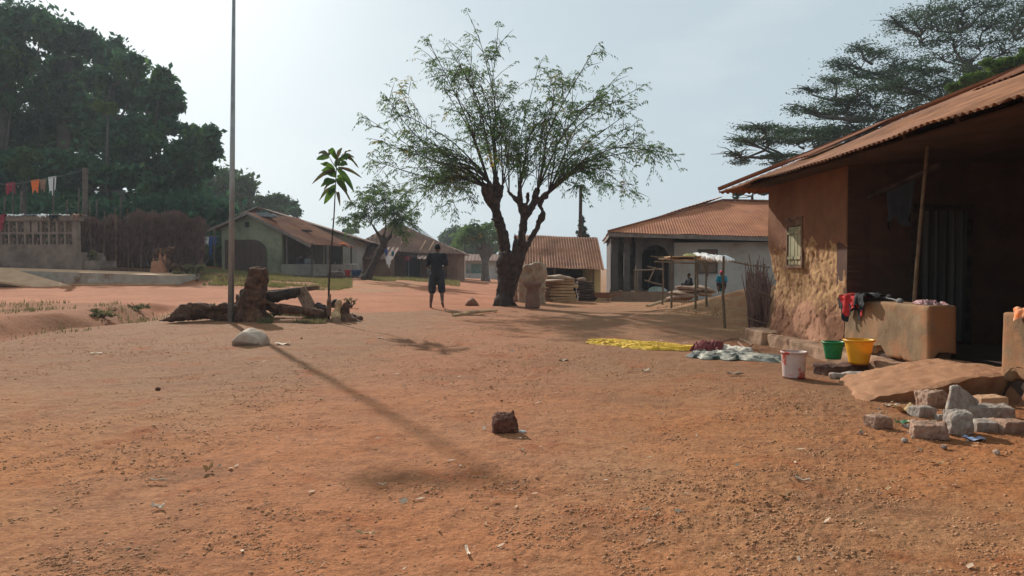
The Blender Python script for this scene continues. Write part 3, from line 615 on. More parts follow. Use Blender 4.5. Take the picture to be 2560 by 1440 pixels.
# buckets
def bucket(name, px, py, rb, rt, h, m, label, z=None, rim=.012, ribs=True, handle=False, inner=None):
    p = gp(px, py) if z is None else on(px, py, z)
    t = thing(name, label, 'bucket', p); mb = MB()
    prof = [(0, .006), (rb, .004), (rb*1.005, .02)]
    for k in range(1, 20):
        q = k/20; r = rb+(rt-rb)*q+(.0025 if ribs and k in (11, 13) else 0); prof.append((r, h*q))
    prof += [(rt, h), (rt-.004, h), (rb-.002, .015), (0, .012)]
    mb.lathe(prof, p, 32); obj('body', mb, m, t, True)
    mb = MB(); mb.lathe([(rt-.003, h-.016), (rt+rim, h-.016), (rt+rim+.002, h-.004), (rt+rim-.002, h+.003), (rt-.005, h+.003), (rt-.003, h-.016)], p, 32); obj('rim', mb, m, t, True)
    if handle:
        mb = MB(); mb.tube([p+Vector(((rt+.008)*math.cos(a), (rt+.008)*math.sin(a)*.5-.02, h-.01-.1*math.sin(a))) for a in np.linspace(0, math.pi, 14)], .003, 5); obj('handle', mb, M['galv'], t)
    return t
mY = mat('yellow_plastic', (.85, .42, .015), (.88, .48, .02), 3, .4, .02, trans=.3, spec=.5, c3=(.6, .25, .03), s3=9, t3=(.62, .7))
mG = mat('green_plastic', (.01, .22, .07), (.015, .28, .09), 3, .4, .02, trans=.3, spec=.5)
mW = mat('stained_white_plastic', (.58, .44, .38), (.68, .56, .5), 5, .6, .1, 30, c3=(.55, .07, .04), s3=7, t3=(.50, .6), trans=.15)
bucket('bucket', 1984, 948, .105, .122, .275, mW, 'pinkish white plastic bucket with red stains standing on bare earth', ribs=False, rim=.008)
zl = .105
pb = on(2147, 911, zl); bucket('bucket', 2147, 911, .094, .145, .262, mY, 'bright yellow plastic bucket standing on the dark stone block', z=zl)
bucket('bucket', 2083, 898, .08, .112, .195, mG, 'small green plastic bucket behind the yellow one', z=zl)
# long dark block under the buckets
mb = MB(); a = on(2050, 925, .05); b = on(2200, 918, .05); mb.beam((a.x, a.y, .04), (b.x, b.y+.05, .045), .2, .125); me = remesh(mb, .014, 3); bumpy(me, .022, 9, 4)
solo('stone_block', me, mat('dark_block', (.07, .035, .025), (.15, .08, .055), 9, .95, .8, 40), 'long dark rough block carrying the yellow and green buckets', 'block', (a.x, a.y, 0), smooth=True)
mb = MB(); c = on(2205, 917, .06); mb.prism([(c.x-.1, c.y, .0), (c.x+.06, c.y-.02, .0), (c.x+.06, c.y-.02, .15), (c.x+.01, c.y, .13)], (.02, .06, 0)); solo('metal_scrap', mb, M['dark'], 'dark bent metal scrap beside the yellow bucket', 'scrap', (c.x, c.y, 0))
# ---------- stones and rubble ----------
def hull(pts):
    bm = bmesh.new()
    for p in pts: bm.verts.new(p)
    r = bmesh.ops.convex_hull(bm, input=bm.verts); bmesh.ops.delete(bm, geom=list({g for g in r['geom_interior']+r['geom_unused'] if isinstance(g, bmesh.types.BMVert)}), context='VERTS')
    me = bpy.data.meshes.new('h'); bm.to_mesh(me); bm.free(); mb = MB(); mb.add(getV(me), [tuple(p.vertices) for p in me.polygons]); return mb
def rockmesh(pts, vox, amp, sc_, seed=0, sm=1):
    me = remesh(hull(pts), vox, sm); bumpy(me, amp, sc_, seed); return me
def chunk(x0, y0, x1, y1, depth, m, label, seed, z0=0.0, name='rubble_block', rz=0, jit=.16, tip=None):
    p = on((x0+x1)/2, y1, z0); k = p.y/F; w = (x1-x0)*k; h = (y1-y0)*k*.95; r = random.Random(seed); pts = []
    for sx in (-1, 1):
        for sy in (-1, 1):
            for sz in (0, 1):
                pts.append(Vector((sx*w*.5*(1-jit*r.random()*(1+sz)), sy*depth*.5*(1-jit*r.random()), sz*h*(1-jit*1.5*r.random()))))
    pts += [Vector((r.uniform(-.3, .3)*w, r.uniform(-.3, .3)*depth, h*1.0))]
    R = Matrix.Rotation(rz, 3, 'Z'); c = p+Vector((0, depth*.45, -.004))
    me = rockmesh([R @ q+c for q in pts], min(w, h)/14, min(w, h)*.05, 30, seed)
    return solo(name, me, m, label, 'rubble', (c.x, c.y, c.z), smooth=False)
RB, RBB = M['rubble'], M['rubbleB']
chunk(2175, 1036, 2236, 1071, .12, RBB, 'small flat block lying alone at the left of the rubble heap', 1, rz=.3)
chunk(2293, 1055, 2383, 1098, .16, RBB, 'brownish broken block at the front middle of the rubble heap', 2, rz=-.25)
chunk(2288, 1014, 2346, 1044, .14, RB, 'grey flat piece at the back left of the rubble heap', 3, rz=.2)
chunk(2308, 972, 2392, 1022, .2, RBB, 'rounded broken block leaning against the ramp side', 4, z0=.0, rz=.1, jit=.3)
chunk(2376, 1024, 2440, 1088, .14, RB, 'pale rough upright chunk beside the blue wrapper', 5, rz=-.1)
chunk(2440, 1049, 2502, 1082, .16, M['rubble'], 'dark fronted block under the long grey block', 6)
chunk(2429, 1012, 2542, 1049, .17, RB, 'long grey block lying on top of the rubble heap', 7, z0=.0+.0, rz=-.15, jit=.1)
chunk(2505, 1050, 2590, 1086, .2, RBB, 'brown block at the right edge of the rubble heap', 8)
chunk(2344, 1034, 2364, 1050, .05, RB, 'small grey lump between the blocks of the heap', 9)
chunk(2450, 988, 2528, 1016, .18, M['tanslab'], 'yellowish flat stone at the back of the rubble heap', 10, z0=.02)
a = on(2362, 1052, 0); pts = []
for px, py, dy in ((2362, 1052, 0), (2380, 968, .12), (2398, 966, .13), (2452, 1006, .12), (2436, 1030, .06)):
    q = at(px, py, a.y+dy); pts += [q, q+Vector((.01, .045, .012))]
solo('concrete_slab', rockmesh(pts, .01, .004, 40, 3), RB, 'triangular grey concrete slab standing upright in the rubble heap', 'slab', a)
def scrap(px, py, w, d, m, label, name, cat, seed=0, lift=.02, rz=0, shape=None):
    p = gp(px, py); r = random.Random(seed); n = 9; u = np.linspace(-.5, .5, n); U, V = np.meshgrid(u, u, indexing='ij')
    X = U*w*(1-.3*r.random()*V); Y = V*d*(1+.3*(r.random()-.5)*U); Z = lift*(np.abs(U*2)**2*r.uniform(.2, 1)+np.abs(V*2)**2*r.uniform(-.1, .7))+.012+.3*lift*np.sin(U*9+seed)*np.cos(V*7)
    c, s = math.cos(rz), math.sin(rz); mb = MB(); mb.grid(np.stack([X*c-Y*s+p.x, X*s+Y*c+p.y, Z+p.z], -1)); mb2 = mb
    g = np.stack([X*c-Y*s+p.x, X*s+Y*c+p.y, Z+p.z-.0015], -1); mb.grid(g[::-1])
    return solo(name, mb, m, label, cat, p, smooth=True)
scrap(2260, 1030, .15, .1, M['card'], 'curled piece of brown cardboard beside the rubble heap', 'cardboard_scrap', 'cardboard', 1, .05)
scrap(2434, 1100, .12, .07, M['bluep'], 'pale blue wrapper on the ground before the rubble heap', 'wrapper', 'wrapper', 2, .03, -.5)
scrap(2256, 1063, .09, .06, M['greenp'], 'crumpled green and white wrapper between the blocks', 'wrapper', 'wrapper', 3, .03)
scrap(2225, 1018, .12, .04, M['paper'], 'greyish paper scrap in the shade of the ramp', 'paper_scrap', 'scrap', 4, .02)
scrap(2303, 1078, .05, .04, M['paper'], 'white paper scrap touching the front middle rubble block', 'paper_scrap', 'scrap', 5, .03)
scrap(2500, 985, .07, .03, M['paper'], 'small white scrap lying behind the yellowish flat stone', 'paper_scrap', 'scrap', 6, .03)
scrap(706, 862, .2, .11, M['paper'], 'white paper sheet lying right of the pale boulder', 'paper_scrap', 'scrap', 7, .03, .1)
scrap(1408, 905, .11, .06, M['paper'], 'small white scrap on the red earth left of the cloths', 'paper_scrap', 'scrap', 8, .02)
scrap(1838, 939, .16, .06, M['paper'], 'torn whitish scrap left of the white bucket', 'paper_scrap', 'scrap', 9, .03, -.2)
scrap(1613, 930, .09, .05, M['paper'], 'tiny curled scrap below the yellow cloth', 'paper_scrap', 'scrap', 10, .03, .4)
scrap(950, 848, .09, .06, M['paper'], 'tiny white scrap on brown earth right of the root pile', 'paper_scrap', 'scrap', 11, .02)
scrap(398, 1280, .06, .03, M['paper'], 'crumpled pinkish scrap at the lower left of the yard', 'paper_scrap', 'scrap', 12, .03, .2)
scrap(520, 1186, .06, .014, M['card'], 'curled tan husk right above the crumpled pinkish scrap', 'dry_husk', 'husk', 13, .03, 1.0)
scrap(1305, 1134, .03, .02, M['paper'], 'tiny white chip below the dark red rock', 'paper_scrap', 'scrap', 14, .01, .3)
scrap(1880, 850, .07, .05, M['white'], 'white lump on the far end of the mud plinth', 'paper_scrap', 'scrap', 15, .05)
for i, (px, py, w, d, rz, lb) in enumerate(((2005, 1212, .09, .015, -.8, 'thin pale splinter at the lower right of the yard'), (1965, 1252, .1, .012, .6, 'thin tan twig just below the pale splinter'), (397, 1212, .1, .016, 0, 'dry tan leaf blade at the left of the yard'), (915, 1350, .08, .014, -.2, 'pale leaf blade near the bottom edge'), (1168, 1388, .012, .09, .2, 'short straw standing out near the bottom edge'), (2340, 1165, .1, .012, -.1, 'thin stalk on the ground below the rubble heap'), (955, 1218, .05, .012, .1, 'short dry blade in the middle foreground'), (2215, 1236, .04, .02, 0, 'small pale chip in the right foreground'), (1710, 860, .1, .03, .2, 'dry flake behind the yellow cloth'), (800, 1003, .07, .02, .4, 'dry flake beside the shadow of the pole'), (240, 885, .14, .07, .3, 'pinkish flake on the earth at far left'), (1990, 1020, .06, .02, .5, 'pale flake below the white bucket'))):
    scrap(px, py, w, d, M['palewood' if i % 2 else 'paper'], lb, 'dry_leaf', 'leaf', 20+i, .012, rz)
def rock(px0, py0, px1, py1, depth, m, label, name, cat, seed, amp=.02, prof=None, vox=None, sc_=9):
    p = gp((px0+px1)/2, py1); k = p.y/F; w = (px1-px0)*k; h = (py1-py0)*k; r = random.Random(seed); pts = []
    prof = prof or [(-.5, .3), (-.3, .8), (0, 1), (.3, .85), (.5, .35)]
    for u, q in prof:
        for sy in (-.5, 0, .5): pts.append((p.x+u*w*(1 if sy == 0 else .8), p.y+depth*(.5+sy), p.z+h*q*(1 if sy == 0 else .75)))
        for sy in (-.3, .4): pts.append((p.x+u*w*.92, p.y+depth*(.5+sy), p.z-.02))
    return p, pts, w, h
p, pts, w, h = rock(568, 822, 656, 866, .45, None, '', '', '', 1, prof=[(-.5, .35), (-.42, .52), (-.12, .95), (.05, 1), (.3, .78), (.5, .5), (.46, .15)])
solo('boulder', rockmesh(pts, .025, .012, 6, 4, 2), M['stoneP'], 'pale angular boulder on the brown earth near the metal pole', 'boulder', p)
p, pts, w, h = rock(1229, 1026, 1298, 1091, .15, None, '', '', '', 2, prof=[(-.5, .15), (-.5, .6), (-.38, .78), (-.05, .86), (.3, .78), (.42, .4), (.5, .18)])
mb = hull(pts); c0 = at(1286, 1056, p.y+.06); mb.add(*(lambda q: (q.verts(), q.F))(hull([at(1272, 1046, p.y+.04), at(1272, 1046, p.y+.09), at(1281, 1024, p.y+.07), at(1284, 1024, p.y+.065), at(1290, 1070, p.y+.03), at(1290, 1070, p.y+.12), at(1262, 1070, p.y+.03)])))
me = remesh(mb, .006, 1); bumpy(me, .008, 22, 5); bumpy(me, .004, 70, 9)
solo('red_rock', me, M['stoneR'], 'dark reddish rock with a pointed top in the middle foreground', 'rock', p, smooth=False)
p2 = gp(1305, 1087); mb = MB(); mb.ball((p2.x, p2.y, p2.z+.012), (.032, .012, .01), 8, R=Matrix.Rotation(-.25, 3, 'Z')); solo('stone_chip', mb, M['white'], 'white stone chip touching the dark reddish rock', 'chip', p2, smooth=True)
p, pts, w, h = rock(1160, 745, 1196, 764, .4, None, '', '', '', 3, prof=[(-.5, .2), (-.3, .75), (.0, 1), (.2, .9), (.4, .5), (.5, .1)])
solo('rounded_stone', rockmesh(pts, .03, .02, 6, 6), M['stoneB'], 'reddish brown stone on the road left of the big tree', 'stone', p)
p = gp(2497, 1140); mb = MB(); mb.ball((p.x, p.y+.02, p.z+.015), (.02, .02, .018), 8); me = remesh(mb, .004, 1); bumpy(me, .004, 40); solo('pebble', me, M['stoneP'], 'single pinkish pebble below the rubble heap', 'pebble', p)
p = gp(395, 975); mb = MB(); mb.ball((p.x, p.y, p.z+.01), (.025, .02, .018), 8); solo('pebble', mb, M['stoneR'], 'dark pebble on the left side of the yard', 'pebble', p)
a, b = gp(1132, 792), gp(1242, 780); mb = MB(); mb.tube([a+Vector((0, 0, .03)), (a+b)/2+Vector((-.1, -.1, .05)), b+Vector((0, 0, .04))], [.035, .04, .03], 8, wob=.1); solo('branch', mb, M['palewood'], 'long bare branch lying on the ground before the big tree', 'branch', a)
p = on(2120, 945, .02); mb = MB(); mb.beam((p.x-.14, p.y+.12, .03), (p.x+.17, p.y+.02, .05), .14, .05); me = remesh(mb, .014, 3); bumpy(me, .015, 12); solo('broken_slab', me, M['rubble'], 'low grey slab half buried at the foot of the ramp', 'slab', p)
for i in range(16):
    px, py = random.uniform(2140, 2480), random.uniform(1012, 1122); p = gp(px, py); r_ = random.uniform(.007, .02); mb = MB(); mb.ball((p.x, p.y, p.z+r_*.6), (r_*1.3, r_, r_*.8), 4, R=Matrix.Rotation(random.random()*3, 3, 'Z')); me = mb.mesh('c'); bumpy(me, r_*.5, 60, i); solo('rubble_chip', me, M['rubble'], 'small pale chip strewn on the ground around the rubble heap', 'chip', p, group='small chips around the rubble heap')
# ---------- cloths on the ground ----------
def strip(name, path, wd, hz, m, label, cat, seed, folds=9, nn=120, mm=40, dark=None):
    P = np.array([[p.x, p.y] for p in path]); t = np.linspace(0, 1, nn); s = np.linspace(0, 1, len(P)); C = np.stack([np.interp(t, s, P[:, i]) for i in (0, 1)], -1); Wd = np.interp(t, np.linspace(0, 1, len(wd)), wd)
    T = np.gradient(C, axis=0); T /= np.linalg.norm(T, axis=1)[:, None]; Nn = np.stack([-T[:, 1], T[:, 0]], -1); v = np.linspace(-.5, .5, mm)
    edge = 1+.22*fbm(np.stack([t*9, t*0, t*0], -1), 1, 2, seed)
    q = np.stack([C[:, 0, None]+Nn[:, 0, None]*v*Wd[:, None]*edge[:, None], C[:, 1, None]+Nn[:, 1, None]*v*Wd[:, None]*edge[:, None]], -1)
    L = np.linalg.norm(P[-1]-P[0]); uu = np.repeat(t[:, None], mm, 1)*L; vv = v[None]*Wd[:, None]+.0*uu
    Q = np.stack([uu*2.2, vv*folds+.5*np.sin(uu*3), uu*0], -1).reshape(-1, 3)
    r1 = 1-np.abs(fbm(Q, 1.5, 3, seed))*2; z = hz*(.45+.6*np.clip(r1, -.4, 1)).reshape(nn, mm)*np.clip((1-(np.abs(v)*2)**6), 0, 1)[None]**.5*np.minimum(1, np.minimum(uu, L-uu)/.05+.1)
    z = np.maximum(z, .006); Z = G(q[..., 0], q[..., 1])+z
    mb = MB(); mb.grid(np.stack([q[..., 0], q[..., 1], Z], -1)); return solo(name, mb, m, label, cat, (P[0][0], P[0][1], gz(*P[0])), smooth=True)
my = mat('yellow_cloth', (.60, .34, .03), (.80, .52, .06), 9, .85, .8, 40, c3=(.3, .14, .02), s3=6, t3=(.5, .7))
strip('yellow_cloth', [gp(1468, 856), gp(1540, 860), gp(1620, 868), gp(1738, 876)], [.3, .85, .95, .8, .4], .055, my, 'long crumpled yellow cloth spread on the ground to dry', 'cloth', 3, folds=15, nn=240, mm=70)
strip('maroon_cloth', [gp(1738, 876), gp(1775, 878), gp(1800, 880)], [.3, .42, .3], .14, mat('maroon_cloth', (.14, .03, .03), (.24, .06, .06), 9, .9, .4, 40), 'bunched maroon cloth between the yellow cloth and the grey tarpaulin', 'cloth', 5, nn=40)
mt = mat('grey_green_tarpaulin', (.045, .06, .05), (.46, .42, .33), 4.0, .7, .5, 20, c3=(.2, .2, .17), s3=3, contrast=(.47, .6))
strip('tarpaulin', [gp(1726, 888), gp(1780, 890), gp(1860, 893), gp(1962, 908)], [.35, .7, .8, .6, .3], .06, mt, 'crumpled pale and dark green tarpaulin lying beside the white bucket', 'tarpaulin', 8, folds=6)
strip('white_cloth', [gp(1800, 874), gp(1830, 880), gp(1880, 886)], [.1, .22, .12], .08, mat('offwhite_cloth', (.45, .4, .32), (.6, .55, .46), 8, .9, .4, 30), 'off white cloth heaped on the tarpaulin', 'cloth', 9, nn=50)
mb = MB(); pts = [gp(x, y)+Vector((0, 0, z)) for x, y, z in ((1800, 874, .08), (1825, 868, .11), (1850, 868, .12), (1880, 877, .08), (1868, 885, .05), (1845, 874, .1))]; mb.tube(pts, .012, 6); solo('strap', mb, M['sackbr'], 'brown strap looping over the tarpaulin', 'strap', pts[0])
# ---------- flagpole, stump, wood pile ----------
pb = gp(577, 806); top = at(585, -40, pb.y)
t = thing('flagpole', 'tall galvanised steel pole standing in the yard near the stump', 'pole', pb)
mb = MB(); d = (top-pb); mb.tube([pb-d*.02, pb+d*.5, pb+d*1.02], [.062, .05, .03], 18); obj('pole', mb, M['galv'], t, True)
mb = MB(); mb.tube([pb+Vector((.03, -.055, 0)), pb+d*1.0+Vector((.03, -.04, 0))], .014, 6); obj('weld_seam', mb, M['galv'], t, True)
tp = pb+d*1.02; mb = MB(); n = 14; u = np.linspace(0, 1, n); U, V = np.meshgrid(u, u, indexing='ij')
mb.grid(np.stack([tp.x-.05-.75*U, tp.y-.06*np.sin(U*9)*(.3+V), tp.z-.05-.17*V*(1-.3*np.sin(U*6))+.08*U], -1)); obj('shadow_flag', mb, M['greycl'], t, True)  # unseen flag, added to cast the soft blob ending the pole's shadow
mb = MB(); b = gp(628, 802)
def tb(pts, r, n=10, m=mb, **k): m.tube(pts, r, n, **k)
Ys = b.y; W = lambda x, y, dy=0: at(x, y, Ys+dy)
mb.tube([W(628, 815), W(630, 780), W(632, 745), W(638, 715), W(645, 690), W(648, 672)], [.34, .29, .24, .22, .2, .2], 12, wob=.12)
mb.ball(W(661, 676), (.06, .1, .05)); mb.ball(W(640, 672), (.08, .12, .05)); mb.ball(W(634, 686), (.06, .1, .09)); mb.ball(W(650, 745, -.1), (.1, .12, .2)); mb.ball(W(612, 768, 0), (.12, .15, .18))
for x, y, dy, r in ((560, 790, -.1, .12), (590, 800, -.35, .1), (660, 800, -.3, .1), (680, 796, .2, .08)): mb.tube([W(625, 770), W((625+x)/2, (780+y)/2-4, dy*.6), W(x, y+4, dy)], [.16, r*1.0, r*.6], 9)
me = remesh(mb, .024, 1); Vt = getV(me); an = np.arctan2(Vt[:, 1]-b.y, Vt[:, 0]-b.x); rr_ = (np.abs(np.sin(an*5+fbm(Vt, 1.2, 2, 3)*2))-.5)*.035; dd = np.stack([np.cos(an), np.sin(an), an*0], -1); setV(me, Vt+dd*rr_[:, None]); bumpy(me, .022, 6, 4); bumpy(me, .016, 18, 5)
solo('tree_stump', me, M['stumpw'], 'tall dead brown stump standing just right of the metal pole', 'stump', b, smooth=True)
mb = MB(); mb.tube([W(395, 803, -.6), W(430, 798, -.4), W(455, 780, -.1), W(500, 776, .1), W(545, 780, .2), W(600, 780, .2)], [.03, .07, .16, .17, .16, .2], 10, wob=.15)
mb.tube([W(460, 775), W(475, 764), W(500, 764), W(530, 770), W(560, 766), W(590, 772)], [.06, .09, .07, .06, .09, .08], 8, wob=.2); mb.tube([W(440, 790, -.2), W(460, 790, -.35), W(470, 796, -.4)], .07, 8)
mb.tube([W(620, 770, .1), W(598, 745, .2), W(600, 738, .2)], [.16, .11, .1], 8)
me = remesh(mb, .024, 1); bumpy(me, .04, 3, 7); bumpy(me, .02, 14, 9); solo('fallen_log', me, M['stumpw'], 'low twisted fallen log lying left of the stump', 'log', W(500, 795), smooth=True)
def log(name, pts, r, m, label, cat, dY=0, vox=.025, amp=.03):
    mb = MB(); P = [at(x, y, Ys+dy) for x, y, dy in pts]; mb.tube(P, r, 10, wob=.1); me = remesh(mb, vox, 1); bumpy(me, amp, 7, len(label)); bumpy(me, amp*.4, 18, 3); return solo(name, me, m, label, cat, P[0], smooth=True)
log('charred_beam', [(600, 733, .3), (640, 738, .4), (690, 741, .5), (738, 731, .6), (750, 726, .6)], [.1, .1, .11, .12, .06], M['bark'], 'dark heavy beam leaning between the stump and the ribbed sheet', 'beam')
log('log', [(664, 762, .3), (700, 772, .2), (760, 778, .1), (812, 786, 0)], [.1, .09, .08, .09], M['stumpw'], 'long thin brown log lying right of the stump', 'log')
log('log', [(775, 780, .4), (795, 772, .4), (818, 780, .3)], [.08, .15, .12], M['bark'], 'short dark log just left of the root pile', 'log')
log('root_stump', [(850, 752, .1), (838, 785, 0), (838, 812, -.1), (814, 828, -.3)], [.06, .09, .12, .07], M['palewood'], 'forked upturned root at the front of the root pile', 'root')
log('root_limb', [(838, 805, -.1), (845, 822, -.35), (870, 833, -.5)], [.12, .11, .06], M['rustwood'], 'curved root end reaching forward from the root pile', 'root')
log('log', [(845, 796, .2), (872, 806, .1), (903, 822, -.1)], [.15, .17, .12], M['stumpw'], 'thick weathered log at the right end of the root pile', 'log')
log('log', [(862, 800, .5), (880, 795, .5), (898, 802, .4)], [.1, .12, .11], M['stumpw'], 'short log on the back of the root pile', 'log')
log('root_knot', [(856, 795, .2), (862, 772, .2), (868, 755, .2)], [.15, .12, .06], M['stumpw'], 'knobbly upright root with a narrow tip', 'root')
log('root_knot', [(832, 770, .3), (836, 757, .3), (842, 752, .3)], [.09, .08, .06], M['bark'], 'small dark knob behind the sapling stem', 'root')
log('post', [(822, 790, .1), (822, 755, .1), (826, 735, .1)], [.055, .05, .02], M['rustwood'], 'splintered short post beside the sapling stem', 'post', vox=.015, amp=.01)
def plank(a, b, w, h, m, label, name='plank'):
    A_ = at(*a); B_ = at(*b); mb = MB(); mb.beam(A_, B_, w, h); return solo(name, mb, m, label, 'plank', A_)
plank((655, 733, Ys+1.1), (798, 719, Ys+1.5), .06, .1, M['rustwood'], 'long straight plank lying behind the charred beam')
plank((662, 755, Ys+.3), (690, 773, Ys+.1), .1, .04, M['stumpw'], 'short board propped against the right side of the stump')
plank((672, 748, Ys+.8), (688, 770, Ys+.6), .1, .04, M['stumpw'], 'second short board leaning behind the stump')
plank((700, 762, Ys+.9), (760, 771, Ys+.7), .08, .06, M['rustwood'], 'dark plank on the ground before the ribbed sheet')
t = MB(); A_ = at(733, 722, Ys+.7); B_ = at(765, 716, Ys+.75); s_ = (at(762, 778, Ys+.2)-A_); corr(t, tuple(A_+s_), tuple(B_+s_*.98), tuple(-s_), s_.length, wl=.07, amp=.014, rows=3, seed=3, rag=.04, thick=.004)
solo('ribbed_sheet', t, M['rustwood'], 'ribbed wooden sheet leaning upright in the wood pile', 'sheet', A_+s_, smooth=True)
# ---------- mango sapling ----------
sb = at(822, 795, Ys+.35); sb.z = gz(sb.x, sb.y); SY = sb.y
S = lambda x, y, dy=0: at(x, y, SY+dy)
t = thing('sapling', 'young mango sapling with a thin bare stem and drooping leaves', 'sapling', sb)
mb = MB(); mb.tube([sb, S(822, 720), S(827, 640), S(835, 540), S(838, 480), S(841, 420), S(842, 398)], [.026, .022, .017, .014, .012, .010, .007], 8); mb.tube([S(841, 420), S(830, 405), S(822, 390)], [.01, .008, .006], 6); mb.tube([S(841, 415), S(852, 400), S(858, 385)], [.01, .008, .006], 6)
obj('stem', mb, M['bark'], t, True)
def bigleaf(mb, a, b, w, fold=.25, droop=.1, n=8):
    a = Vector(a); b = Vector(b); d = b-a; L = d.length; up = Vector((0, 0, 1)); sd = d.cross(Vector((0, 1, 0))).normalized()
    sd = (sd+Vector((random.uniform(-.3, .3), random.uniform(-.9, .9), random.uniform(-.3, .3)))).normalized(); nn = sd.cross(d).normalized(); P = np.zeros((n, 5, 3))
    for i in range(n):
        q = i/(n-1); ww = w*math.sin(math.pi*min(1, q*.93+.05))**.75*(1-.25*q)
        c = a+d*q+Vector((0, 0, droop*L*math.sin(math.pi*q)))
        for j, k in enumerate((-1, -.5, 0, .5, 1)): P[i, j] = c+sd*ww*.5*k+nn*(abs(k)*fold*ww*.6+.01*math.sin(q*14+k))
    mb.grid(P)
mgl = mat('mango_leaf', (.035, .08, .012), (.08, .15, .02), 5, .5, .1, 20, trans=.55, spec=.4)
mgr = mat('reddish_mango_leaf', (.09, .05, .03), (.06, .09, .025), 6, .5, .1, 20, trans=.4, spec=.4)
gl = MB(); rl = MB()
LV = [((838, 425), (800, 410), 0), ((838, 428), (798, 440), 0), ((838, 428), (803, 428), 0), ((822, 392), (790, 398), 0), ((822, 390), (795, 384), 1), ((838, 450), (808, 460), 0), ((838, 452), (802, 466), 0), ((837, 472), (810, 510), 0), ((837, 470), (798, 502), 1), ((836, 455), (809, 476), 1), ((838, 425), (780, 460), 1), ((843, 420), (885, 480), 0), ((843, 422), (882, 430), 1), ((845, 418), (905, 445), 1), ((842, 450), (868, 478), 0), ((842, 455), (878, 506), 1), ((841, 478), (850, 515), 1), ((842, 446), (862, 462), 0), ((858, 388), (886, 394), 1), ((858, 385), (880, 378), 1), ((855, 392), (896, 420), 1), ((842, 400), (828, 372), 1), ((842, 400), (855, 370), 1), ((822, 390), (830, 372), 1), ((842, 415), (850, 392), 0), ((842, 400), (820, 376), 0), ((858, 385), (866, 400), 0), ((850, 400), (872, 388), 0), ((840, 440), (815, 432), 0), ((843, 440), (872, 455), 0), ((843, 410), (868, 412), 0), ((838, 462), (822, 490), 0)]
for i, (a, b, k) in enumerate(LV):
    dy = random.uniform(-.3, .3); bigleaf(rl if k else gl, S(*a), S(b[0], b[1], dy), (.085 if k else .17)*random.uniform(.85, 1.2), droop=random.uniform(.05, .2))
obj('green_leaves', gl, mgl, t, True); obj('brown_leaves', rl, mgr, t, True)
